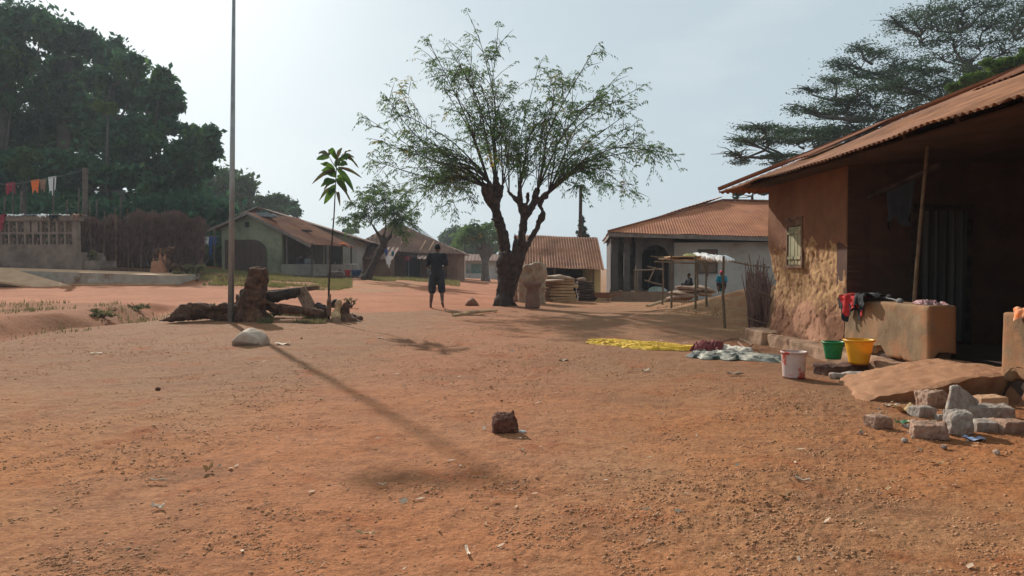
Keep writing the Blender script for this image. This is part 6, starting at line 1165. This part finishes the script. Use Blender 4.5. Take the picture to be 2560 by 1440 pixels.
# umbrella-crowned trees on the right
def umb(label, bx, Y, tr, cl, n, seed, fork):
    C, R = clus(cl, Y, 1.6, seed, 1.2); b = gb(bx, Y); t = thing('umbrella_tree', label, 'tree', b, group='flat topped trees behind the mud house'); r = random.Random(seed)
    mb = MB(); T_ = [(b, tr[0][2]/F*Y)]+trk(tr, Y); mb.tube([p for p, _ in T_], [q*1.1 for _, q in T_], 9)
    F_ = [at(x, y, Y) for x, y in fork]
    for c in C:
        c = Vector(c); s = min(F_, key=lambda q: (q-c).length*(1 if q.z < c.z else 3)); d = c-s; m1 = s+d*.35+Vector((r.uniform(-.3, .3), r.uniform(-.3, .3), -.05*d.length)); m2 = s+d*.7+Vector((r.uniform(-.3, .3), 0, -.05*d.length)); w = .05+.022*d.length; mb.tube([s, m1, m2, c-Vector((0, 0, .2))], [w, w*.75, w*.5, w*.25], 6)
        for k in range(9): e = c+Vector((r.uniform(-1, 1)*1.1, r.uniform(-.8, .8), r.uniform(.0, .3))); q = m2+(c-m2)*r.random(); mb.tube([q, (q+e)/2+Vector((0, 0, .1)), e], [.035, .025, .01], 4)
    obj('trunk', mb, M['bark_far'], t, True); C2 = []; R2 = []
    for c, rr in zip(C, R):
        for k in range(9): C2.append((c[0]+r.uniform(-1, 1)*rr[0], c[1]+r.uniform(-1, 1)*rr[1]*.8, c[2]+r.uniform(-.9, .9)*rr[2])); q = r.uniform(.3, .5); R2.append((rr[0]*q, rr[0]*q, rr[2]*q*1.5))
    obj('crown', quads_mesh('c', leaf_cloud(C2, R2, int(n*1.35), .17, seed, asp=2.8, flat=.5, soft=.72), 4), LM['flat'], t)
R1 = [(1900, 320, 45, 7), (1960, 325, 50, 8), (2030, 333, 48, 9), (1860, 350, 32, 6), (1900, 350, 45, 7), (1985, 355, 50, 8), (1835, 385, 22, 5), (1850, 405, 20, 5), (1955, 390, 35, 7), (1935, 408, 22, 5), (2075, 345, 36, 20), (2100, 380, 40, 16), (2060, 375, 20, 10)]
R2_ = [(2028, 226, 34, 6), (2085, 200, 42, 8), (2150, 222, 50, 9), (2012, 272, 36, 6), (2050, 288, 45, 8), (2115, 285, 48, 9), (2180, 262, 50, 10), (2200, 300, 42, 9), (2255, 268, 42, 9), (2240, 310, 30, 8), (2120, 320, 45, 8), (2290, 285, 35, 8), (2180, 335, 35, 8), (2090, 250, 40, 8), (2140, 255, 40, 8), (2150, 345, 35, 9), (2100, 330, 30, 9)]
R3 = [(2150, 118, 32, 7), (2200, 132, 42, 9), (2122, 160, 38, 8), (2130, 185, 40, 8), (2240, 165, 50, 10), (2190, 185, 48, 11), (2255, 205, 48, 10), (2300, 175, 42, 10), (2330, 220, 45, 10), (2380, 215, 40, 10), (2320, 250, 35, 9), (2270, 240, 40, 10), (2210, 225, 40, 10), (2380, 250, 40, 10), (2350, 180, 40, 10)]
R4 = [(2238, 52, 32, 7), (2290, 46, 50, 10), (2340, 24, 60, 12), (2410, 18, 60, 13), (2480, 14, 60, 14), (2550, 24, 50, 14), (2260, 75, 42, 8), (2330, 72, 60, 12), (2400, 60, 60, 14), (2470, 65, 60, 15), (2545, 70, 50, 16), (2300, 108, 50, 10), (2380, 100, 60, 12), (2450, 112, 60, 12), (2530, 120, 50, 14), (2350, 140, 40, 9), (2500, 155, 55, 9), (2420, 150, 40, 9), (2580, 60, 60, 18), (2480, 190, 50, 12), (2400, 180, 50, 12)]
umb('flat topped tree reaching lowest and farthest left behind the mud house roof', 2105, 36, [(2110, 400, 16), (2110, 380, 14), (2135, 345, 11)], R1, 10000, 1, [(2105, 385), (2050, 395), (2010, 372), (1960, 390), (1930, 350), (2080, 360)])
umb('flat topped tree in the middle right with long left reaching limbs', 2250, 38, [(2245, 400, 15), (2230, 360, 12), (2200, 320, 9)], R2_, 11000, 2, [(2235, 365), (2180, 300), (2120, 270), (2080, 250), (2220, 320), (2270, 300)])
umb('tall flat topped tree left of the tallest one at the upper right', 2400, 40, [(2395, 400, 16), (2385, 280, 13), (2370, 200, 10)], R3, 11000, 3, [(2380, 260), (2300, 230), (2230, 195), (2180, 160), (2330, 190), (2370, 200)])
umb('tallest flat topped tree filling the upper right corner', 2440, 42, [(2440, 400, 18), (2425, 200, 14), (2415, 150, 10)], R4, 17000, 4, [(2420, 170), (2360, 110), (2300, 90), (2450, 110), (2500, 120), (2400, 80), (2540, 100)])
C, R = clus([(2440, 190, 34, 20), (2490, 165, 42, 22), (2540, 150, 42, 22), (2395, 222, 30, 16), (2580, 145, 40, 30), (2520, 185, 40, 20), (2455, 210, 36, 18)], 24, .8, 9); b = gb(2500, 24); tree('bright bushy green tree just above the mud house roof', b, [(b, .2), (at(2500, 330, 24), .15), (at(2500, 240, 24), .1)], False, C, R, 8000, .2, 'bright', seed=90, sub=6, shell=.5)
C, R = clus([(1870, 470, 28, 8), (1905, 480, 30, 8), (1850, 485, 18, 6), (1840, 495, 14, 4)], 46, 1, 9); b = gb(1890, 46); tree('small flat topped tree peeking over the left corner of the mud house roof', b, [(b, .2), (at(1885, 560, 46), .15), (at(1880, 490, 46), .08)], False, C, R, 1800, .26, 'flat', seed=91, flat=.5)
# conifer and utility pole behind the shed
b = gb(1455, 62); t = thing('conifer', 'small dark conifer standing behind the shed roof', 'tree', b); mb = MB(); mb.tube([b, at(1455, 545, 62)], [.2, .04], 7); obj('trunk', mb, M['bark_far'], t)
C = []; R = []
for i in range(9): y = 545+i*9; w = 3+i*1.8; [C.append(tuple(at(1455+random.uniform(-w, w), y+random.uniform(-3, 3), 62+random.uniform(-.3, .3)))) for _ in range(4)]; [R.append(((2+w*.45)*62/F, (2+w*.45)*62/F, .14)) for _ in range(4)]
obj('crown', quads_mesh('c', leaf_cloud(C, R, 3200, .3, 5, asp=2.5, flat=.2), 4), LM['pine'], t)
b = gb(1449, 45); t = thing('utility_pole', 'dark wooden utility pole rising behind the shed roof', 'pole', b); mb = MB(); mb.tube([b, at(1452, 462, 45)], [.13, .1], 10); obj('pole', mb, M['bark'], t)
mb = MB(); mb.beam(at(1440, 466, 45), at(1462, 464, 45), .08, .08); obj('cross_arm', mb, M['bark'], t)
mb = MB(); mb.tube([at(1452, 464, 45), at(1360, 430, 50), at(1300, 400, 55)], .012, 4); obj('wire', mb, M['dark'], t)
# ---------- feathery trees ----------
def curve(P, n):
    P = np.array([tuple(p) for p in P]); t = np.linspace(0, len(P)-1, n); out = []
    for q in t:
        i = min(int(q), len(P)-2); f_ = q-i; p0 = P[max(i-1, 0)]; p1 = P[i]; p2 = P[i+1]; p3 = P[min(i+2, len(P)-1)]
        out.append(.5*((2*p1)+(-p0+p2)*f_+(2*p0-5*p1+4*p2-p3)*f_**2+(-p0+3*p1-3*p2+p3)*f_**3))
    return np.array(out)
def fronds(anch, dirs, n_pairs, L, leaf, wid, r, droop=.35):
    """pinnate fronds: rachis bending down with paired narrow leaflets; vectorised over anchors"""
    k = len(anch); Ls = L*(.6+.7*r.random(k)); out = []; rd = dirs/np.linalg.norm(dirs, axis=1)[:, None]
    side = np.cross(rd, np.array([0, 0, 1.])); side /= np.maximum(np.linalg.norm(side, axis=1), 1e-6)[:, None]
    for j in range(n_pairs):
        q = (j+1)/n_pairs; p = anch+rd*(Ls*q)[:, None]-np.array([0, 0, 1.])*(Ls*droop*q*q)[:, None]
        for s in (-1, 1):
            d = side*s*.75+rd*.55-np.array([0, 0, .55+.5*q])+r.normal(size=(k, 3))*.18; d /= np.linalg.norm(d, axis=1)[:, None]; l = leaf*(.7+.6*r.random(k))
            w = np.cross(d, r.normal(size=(k, 3))); w /= np.linalg.norm(w, axis=1)[:, None]; w *= (wid*.5*(.7+.6*r.random(k)))[:, None]; e = d*l[:, None]
            out.append(np.stack([p, p+e*.45+w, p+e, p+e*.45-w], 1))
    return np.concatenate(out).reshape(-1, 3)
def feathery(label, base, trunkmesh, shoots, r0, seed, tw, nfr, L, leaf, wid, pairs=5, name='feathery_tree', bark='bark', extra=None):
    t = thing(name, label, 'tree', base); obj('trunk', trunkmesh, M[bark], t, True); r = np.random.default_rng(seed); br = MB(); A_ = []; D_ = []
    for sh in shoots:
        P = curve(sh[:-1], 18); n = len(P); ln = np.linalg.norm(np.diff(P, axis=0), axis=1).sum(); w0 = r0*sh[-1]
        br.tube([tuple(p) for p in P], list(np.linspace(w0, w0*.18, n)), 6)
        for j in range(tw(ln)):
            q = .28+.72*r.random()**.8; i = min(int(q*(n-1)), n-2); p = P[i]; T_ = P[i+1]-P[i]; T_ /= np.linalg.norm(T_); d = r.normal(size=3)*np.array([1, 1, .6]); d = d-T_*d.dot(T_)*.4; d /= np.linalg.norm(d); d = d*.75+T_*.65+np.array([0, 0, .15]); l = ln*.16*(.5+r.random())*(1.15-q*.5)
            e1 = p+d*l*.5; e2 = p+d*l-np.array([0, 0, .12*l]); br.tube([tuple(p), tuple(e1), tuple(e2)], [w0*.3*(1.1-q)+.006, .009, .004], 4, cap=False)
            for m in range(nfr): u = .35+.65*r.random(); a = p+(e2-p)*u; A_.append(a); D_.append(d*.6+r.normal(size=3)*.7+np.array([0, 0, .1]))
        for m in range(5): A_.append(P[-1-int(r.integers(0, 2))]); D_.append((P[-1]-P[-3])/np.linalg.norm(P[-1]-P[-3])+r.normal(size=3)*.7)
    obj('branches', br, M[bark], t, True); obj('foliage', quads_mesh('f', fronds(np.array(A_), np.array(D_), pairs, L, leaf, wid, r), 4), LM['main'], t); return t
Y = 22.3; tb_ = gp(1262, 766); Y = tb_.y+.35; mb = MB()
def W3(x, y, dy=0): return at(x, y, Y+dy)
def TB(L, n=12): mb.tube([W3(x, y, d) for x, y, w, d in L], [w*(.43 if w > 50 else .37)/F*Y for x, y, w, d in L], n, wob=.1)
TB([(1260, 778, 62, 0), (1261, 760, 52, 0), (1264, 725, 53, 0), (1271, 690, 62, 0), (1277, 655, 74, 0), (1279, 632, 72, 0)], 16)
for x, d in ((1232, -.2), (1292, -.1), (1252, -.5), (1280, .4)): mb.tube([W3(1262, 735), W3((1262+x)/2, 755, d*.6), W3(x, 772, d)], [.2, .13, .05], 8)
TB([(1268, 660, 45, .1), (1259, 620, 36, .2), (1256, 585, 34, .2), (1249, 555, 32, .2), (1240, 528, 32, .1), (1234, 510, 36, .1), (1232, 495, 44, .1), (1238, 475, 40, .1), (1245, 462, 30, .2)])
TB([(1234, 512, 30, .1), (1220, 495, 28, 0), (1212, 475, 24, 0), (1208, 460, 14, -.1)]); TB([(1238, 500, 30, .1), (1250, 480, 22, .3), (1256, 462, 14, .4)]); TB([(1230, 500, 22, 0), (1226, 470, 20, -.1), (1222, 455, 12, -.1)]); TB([(1246, 480, 26, .1), (1240, 450, 22, .1), (1236, 438, 14, .1)])
TB([(1296, 650, 42, 0), (1303, 610, 30, 0), (1306, 580, 27, 0), (1308, 555, 27, .1), (1312, 535, 34, .1), (1302, 515, 24, .1), (1290, 500, 18, 0), (1276, 482, 15, 0), (1268, 476, 9, 0)]); TB([(1312, 538, 32, .1), (1326, 520, 26, .2), (1338, 500, 24, .2), (1340, 484, 22, .2), (1344, 470, 12, .2)]); TB([(1304, 520, 20, 0), (1300, 495, 20, -.1), (1298, 472, 14, -.1)]); TB([(1310, 530, 20, 0), (1318, 505, 14, -.1), (1320, 480, 9, -.2)])
TB([(1300, 640, 34, .1), (1318, 612, 24, .2), (1330, 590, 22, .3), (1340, 575, 17, .3), (1348, 562, 17, .3), (1358, 548, 12, .3), (1360, 535, 13, .3), (1352, 520, 13, .3), (1350, 508, 14, .3), (1356, 495, 22, .3), (1364, 488, 26, .3), (1372, 480, 14, .3)]); TB([(1340, 575, 12, .3), (1345, 552, 9, .3), (1353, 535, 9, .3)])
TB([(1268, 640, 26, -.1), (1266, 600, 20, -.1), (1264, 574, 15, -.1)]); TB([(1287, 640, 22, -.2), (1288, 608, 16, -.2), (1286, 582, 8, -.2)]); TB([(1245, 555, 14, 0), (1228, 545, 10, 0)])
mb.ball(W3(1258, 655, -.1), (.2, .2, .25)); mb.ball(W3(1294, 642, 0), (.2, .2, .2))
me = remesh(mb, .03, 1); bumpy(me, .03, 5, 4); bumpy(me, .018, 14, 5)
K = dict(a=(1212, 468), b=(1240, 445), c=(1272, 482), d=(1300, 474), e=(1342, 474), g=(1368, 484), h=(1224, 456), i=(1254, 464))
SH = [('a', (1080, 400), (905, 287), 1), ('a', (1060, 440), (930, 400), .9), ('a', (1050, 350), (962, 240), 1), ('a', (1090, 440), (960, 470), .7), ('a', (1120, 455), (1010, 480), .8), ('h', (1080, 400), (945, 350), 1), ('a', (1120, 445), (1050, 500), .7), ('h', (1110, 340), (1000, 280), 1), ('a', (1150, 470), (1095, 520), .5),
 ('h', (1160, 300), (1072, 165), 1.1), ('h', (1150, 260), (1070, 100), 1.1), ('b', (1190, 240), (1120, 115), 1.1), ('b', (1235, 240), (1195, 85), 1.3), ('b', (1215, 250), (1160, 130), .9), ('i', (1250, 300), (1225, 130), .8), ('b', (1205, 330), (1130, 230), .7), ('h', (1130, 400), (1040, 340), .8), ('i', (1270, 320), (1290, 210), .6), ('h', (1160, 420), (1075, 440), .6),
 ('c', (1265, 350), (1255, 230), .7), ('d', (1300, 350), (1350, 150), 1.1), ('c', (1240, 390), (1180, 330), .6), ('d', (1330, 330), (1440, 200), 1.1), ('d', (1290, 330), (1310, 260), .7), ('d', (1350, 350), (1400, 210), .9), ('i', (1300, 400), (1350, 270), .7),
 ('e', (1380, 310), (1492, 112), 1.2), ('e', (1420, 320), (1560, 175), 1.2), ('g', (1450, 310), (1612, 212), 1.2), ('e', (1370, 380), (1420, 260), .8), ('g', (1440, 380), (1600, 260), 1), ('g', (1400, 350), (1500, 230), 1), ('g', (1480, 400), (1660, 365), 1.1), ('g', (1540, 370), (1692, 388), 1.1), ('g', (1470, 420), (1600, 345), .9),
 ('g', (1450, 420), (1570, 430), .8), ('g', (1480, 410), (1585, 485), .7), ('g', (1440, 440), (1520, 460), .6), ('e', (1400, 420), (1490, 330), .8), ('a', (1130, 420), (1000, 420), .8), ('d', (1340, 420), (1390, 340), .7), ('e', (1360, 300), (1380, 180), .8), ('h', (1100, 360), (1010, 220), .6), ('b', (1170, 200), (1100, 190), .6)]
rr = random.Random(5); shoots = []
for k, m_, e_, w in SH:
    dy = rr.uniform(-2.6, 2.6); x0, y0_ = K[k]; s0 = W3(x0+rr.uniform(-4, 4), y0_, .1); mid = W3(m_[0], m_[1], dy*.55); end = W3(e_[0], e_[1], dy); q1 = s0+(mid-s0)*.45+Vector((0, 0, .12)); shoots.append([s0, q1, mid, end, w])
    if rr.random() < .8: dy2 = -dy+rr.uniform(-1, 1); shoots.append([s0, s0+(mid-s0)*.4+Vector((rr.uniform(-.2, .2), -.2, .2)), W3(m_[0]+rr.uniform(-30, 30), m_[1]+rr.uniform(-25, 25), dy2*.5), W3(m_[0]*.35+e_[0]*.65+rr.uniform(-40, 40), m_[1]*.35+e_[1]*.65+rr.uniform(-30, 40), dy2), w*.6])
feathery('big pollarded tree with dark forked trunk and sparse feathery crown in the middle', tb_, me, shoots, .031, 3, lambda l: int(3+l*2.6), 3, .29, .12, .028, pairs=4, name='big_tree', bark='bark')
# leaning feathery tree left of it
b = gpx(916, 39.0); Yq = 39.0; W4 = lambda x, y, dy=0: at(x, y, Yq+dy); mb = MB(); mb.tube([b-Vector((0, 0, .1)), W4(925, 680), W4(945, 640), W4(958, 615), W4(955, 600)], [.32, .2, .18, .2, .17], 10, wob=.08); mb.tube([W4(958, 612), W4(975, 590), W4(985, 570)], [.14, .1, .06], 8); mb.tube([W4(955, 605), W4(945, 585), W4(930, 560)], [.14, .1, .06], 8); mb.tube([W4(956, 605), W4(962, 580), W4(965, 560)], [.13, .09, .06], 8)
for q in ((900, 705), (930, 704)): mb.tube([W4(916, 695), W4(*q)], [.2, .08], 7)
me = remesh(mb, .05, 2); bumpy(me, .05, 3)
sh = []; E2 = [(862, 545), (880, 510), (900, 485), (930, 470), (960, 462), (990, 478), (1015, 500), (1035, 530), (1030, 560), (875, 570), (940, 500), (970, 500), (1000, 550), (910, 530), (1010, 585), (890, 540), (950, 480), (985, 520), (920, 500), (1000, 520), (965, 530), (940, 540), (980, 555), (1020, 545)]
for i, (x, y) in enumerate(E2): s0 = W4(*[(930, 560), (965, 560), (985, 570)][0 if x < 935 else (1 if x < 975 else 2)]); dy = rr.uniform(-1.8, 1.8); sh.append([s0, s0+(W4(x, y, dy)-s0)*.5+Vector((0, 0, .25)), W4(x, y, dy), .8])
feathery('smaller leaning feathery tree left of the walking person', b, me, sh, .026, 5, lambda l: int(5+l*3.2), 3, .4, .19, .05, pairs=4, name='leaning_tree')
for i, (xa, xb, ya, yb, m, lb) in enumerate(((961, 970, 622, 640, 'blue', 'blue cloth hung on the leaning tree'), (963, 980, 638, 664, 'white', 'white garment hung on a line at the leaning tree'), (978, 986, 628, 640, 'teal', 'small green blue rag right of the white garment'))):
    mb = MB(); hang(mb, W4(xa, ya, -.5), W4(xb, ya+2, -.5), (yb-ya)/F*Yq, i+2, taper=.5, wav=.06); solo('hung_cloth', mb, M[m], lb, 'cloth', W4(xa, ya, -.5), smooth=True)
# sparse grey tree further back at the road
b = gpx(1214, 62); Yq = 62; mb = MB(); mb.tube([b-Vector((0, 0, .1)), W4(1213, 690), W4(1212, 660), W4(1212, 650)], [.45, .36, .33, .3], 9)
for x, y in ((1185, 600), (1200, 590), (1225, 595), (1240, 605), (1212, 585)): mb.tube([W4(1212, 655), W4((1212+x)/2+2, (655+y)/2+3), W4(x, y)], [.26, .15, .07], 7)
me = remesh(mb, .09, 1); sh = []
for i in range(26): x = rr.uniform(1140, 1258); y = 560+abs(x-1205)*.55+rr.uniform(-14, 20); s0 = W4(1185+(x-1140)*.5, 600); dy = rr.uniform(-2, 2); sh.append([s0, s0+(W4(x, y, dy)-s0)*.5+Vector((0, 0, .3)), W4(x, y, dy), .9])
feathery('sparse grey limbed tree beside the road before the far low building', b, me, sh, .05, 8, lambda l: int(4+l*2.2), 3, .6, .3, .09, pairs=3, name='sparse_tree', bark='barkg')
# undergrowth at the mound, small bush over the brush fence, weeds on the slope
def bush(label, px, Y, w, h, n, size, lm_, seed, zoff=0, stems=7):
    b = gpx(px, Y); b.z += zoff; t = thing('shrub', label, 'shrub', b); mb = MB(); r = random.Random(seed)
    for i in range(stems): a = r.uniform(0, 6.28); mb.tube([b, b+Vector((math.cos(a)*w*.3, math.sin(a)*w*.3, h*.55)), b+Vector((math.cos(a)*w*.5, math.sin(a)*w*.5, h*r.uniform(.7, 1)))], [.015, .01, .005], 4)
    obj('stems', mb, M['bark'], t); C = [(b.x+r.uniform(-.4, .4)*w, b.y+r.uniform(-.4, .4)*w, b.z+h*r.uniform(.1, .8)) for _ in range(9)]; obj('leaves', quads_mesh('l', leaf_cloud(C, [(w*.2, w*.2, h*.14)]*9, n*2, size*1.3, seed, asp=1.6), 4), M[lm_] if lm_ in M else LM[lm_], t)
bush('brownish leafy shrub right behind the clay mound', 428, 29.2, 1.1, 1.15, 420, .1, 'dryweed', 1, .1); bush('low brown shrub on the slope right of the clay mound', 480, 28.6, 1.0, .65, 260, .1, 'weed', 2); bush('small dry shrub just above the low whitewashed wall end', 455, 28.9, .8, .6, 220, .09, 'dryweed', 3)

for i, (px, Y, w_, h_, lb) in enumerate(((-20, 40, 7, 2.6, 'dark thicket behind the far left end of the parapet'), (60, 42, 7, 3.0, 'dark thicket below the middle of the clothes line'), (140, 40, 6, 2.6, 'dark thicket behind the black cloth of the parapet'), (215, 43, 7, 3.2, 'dark thicket behind the tall square grey post'), (300, 42, 7, 3.4, 'dark thicket over the left half of the brush fence'), (390, 43, 7, 3.4, 'dark thicket behind the yellow green bush top'), (470, 44, 6, 3.6, 'dark thicket behind the right end of the brush fence'))):
    b = gpx(px, Y); t = thing('thicket', lb, 'bushes', b); mb = MB(); r_ = random.Random(i)
    for k in range(8): x = r_.uniform(-.4, .4)*w_; mb.tube([b+Vector((x*.6, 0, 0)), b+Vector((x, 0, h_*.8))], [.07, .03], 5)
    obj('stems', mb, M['bark_far'], t); C = [(b.x+r_.uniform(-.5, .5)*w_, b.y+r_.uniform(-1, 1), b.z+h_*r_.uniform(.08, .95)) for _ in range(26)]; obj('leaves', quads_mesh('l', leaf_cloud(C, [(1.1, 1.0, .6)]*26, 3600, .5, i+70, soft=.5), 4), LM['dark'], t)
b = gpx(383, 34); mb = None; bush('small yellow green bush top showing over the brush fence', 385, 36, 1.0, 3.35, 0 or 300, .16, 'bright', 4); bush('leafy weed at the right foot of the veranda', 228, 30.2, .6, .9, 160, .09, 'weed', 6)
bush('low weed tuft on the road bank left of the fallen log', 345, 17.5, .5, .2, 120, .05, 'weed', 7); bush('low weed tuft on the road bank at far left', 255, 15.6, .6, .22, 160, .05, 'weed', 8); bush('weed tuft left of the pole behind the fallen log', 545, 17.6, .45, .28, 120, .05, 'weed', 9); bush('bushy weed below the wood pile', 772, 15.9, .55, .24, 220, .045, 'weed', 10); bush('weed tuft right beside the stump base', 680, 15.8, .5, .2, 180, .045, 'weed', 11); bush('thin plant on the road behind the root pile', 878, 20.0, .35, .3, 60, .05, 'weed', 12)
# ---------- camera, sun, sky, air ----------
cam = bpy.data.objects.new('camera', bpy.data.cameras.new('camera')); col.objects.link(cam); cam.location = (0, 0, H)
cam.rotation_euler = (math.pi/2-PITCH, 0, 0); cam.data.sensor_width = 36; cam.data.lens = 36*F/2560; cam.data.clip_end = 2000; cam.data.clip_start = .05; sc.camera = cam
EL = math.radians(29); AZ = math.atan2(-.4455, .8953)   # towards the sun: ahead and to the left
sd = Vector((math.sin(AZ)*math.cos(EL), math.cos(AZ)*math.cos(EL), math.sin(EL)))
sun = bpy.data.objects.new('sun', bpy.data.lights.new('sun', 'SUN')); col.objects.link(sun); sun.data.energy = 4.4; sun.data.angle = math.radians(.8); sun.data.color = (1, .93, .84)
sun.rotation_euler = sd.to_track_quat('Z', 'Y').to_euler(); sun.location = (0, 0, 30)
w = bpy.data.worlds.new('World'); sc.world = w; w.use_nodes = True; N = w.node_tree.nodes; L = w.node_tree.links; bg = N['Background']
sk = N.new('ShaderNodeTexSky'); sk.sky_type = 'NISHITA'; sk.sun_disc = False; sk.sun_elevation = EL; sk.sun_rotation = AZ; sk.air_density = 1.0; sk.dust_density = 3.0; sk.ozone_density = 1.5
hs = N.new('ShaderNodeHueSaturation'); hs.inputs['Saturation'].default_value = .38; L.new(sk.outputs[0], hs.inputs['Color'])
gm = N.new('ShaderNodeGamma'); gm.inputs[1].default_value = 1.0; 
pl = N.new('ShaderNodeMix'); pl.data_type = 'RGBA'; pl.inputs[0].default_value = .88; L.new(hs.outputs[0], pl.inputs[6]); pl.inputs[7].default_value = (4.0, 4.9, 5.4, 1)
L.new(pl.outputs[2], gm.inputs[0])
tc = N.new('ShaderNodeTexCoord'); mp = N.new('ShaderNodeMapping'); mp.inputs['Scale'].default_value = (1, 1, 3); L.new(tc.outputs['Generated'], mp.inputs[0])
no = N.new('ShaderNodeTexNoise'); no.inputs['Scale'].default_value = 2.2; no.inputs['Detail'].default_value = 7; L.new(mp.outputs[0], no.inputs[0])
cr = N.new('ShaderNodeMapRange'); cr.inputs[1].default_value = .55; cr.inputs[2].default_value = .8; cr.inputs[3].default_value = 0; cr.inputs[4].default_value = .35; L.new(no.outputs[0], cr.inputs[0])
mx = N.new('ShaderNodeMix'); mx.data_type = 'RGBA'; L.new(cr.outputs[0], mx.inputs[0]); L.new(gm.outputs[0], mx.inputs[6]); mx.inputs[7].default_value = (8, 8, 8, 1)
L.new(mx.outputs[2], bg.inputs[0]); bg.inputs[1].default_value = .1
# humid air
def haze(dens=.0035):
    mb = MB(); mb.box((0, 45, 12), (260, 250, 32)); me = mb.mesh('haze'); m = bpy.data.materials.new('haze_air'); m.use_nodes = True; nt = m.node_tree
    nt.nodes.remove(nt.nodes['Principled BSDF']); v = nt.nodes.new('ShaderNodeVolumePrincipled'); v.inputs['Density'].default_value = dens; v.inputs['Color'].default_value = (.85, .92, 1, 1); v.inputs['Anisotropy'].default_value = .3
    nt.links.new(v.outputs[0], nt.nodes['Material Output'].inputs['Volume']); o = obj('haze', me, m); tag(o, 'thin hot season haze hanging over the village', 'haze', kind='stuff')
HAZE = .0006
if HAZE: haze(HAZE)
vs = sc.view_settings; vs.view_transform = 'Standard'; vs.look = 'None'; vs.gamma = 1; vs.exposure = 0.34
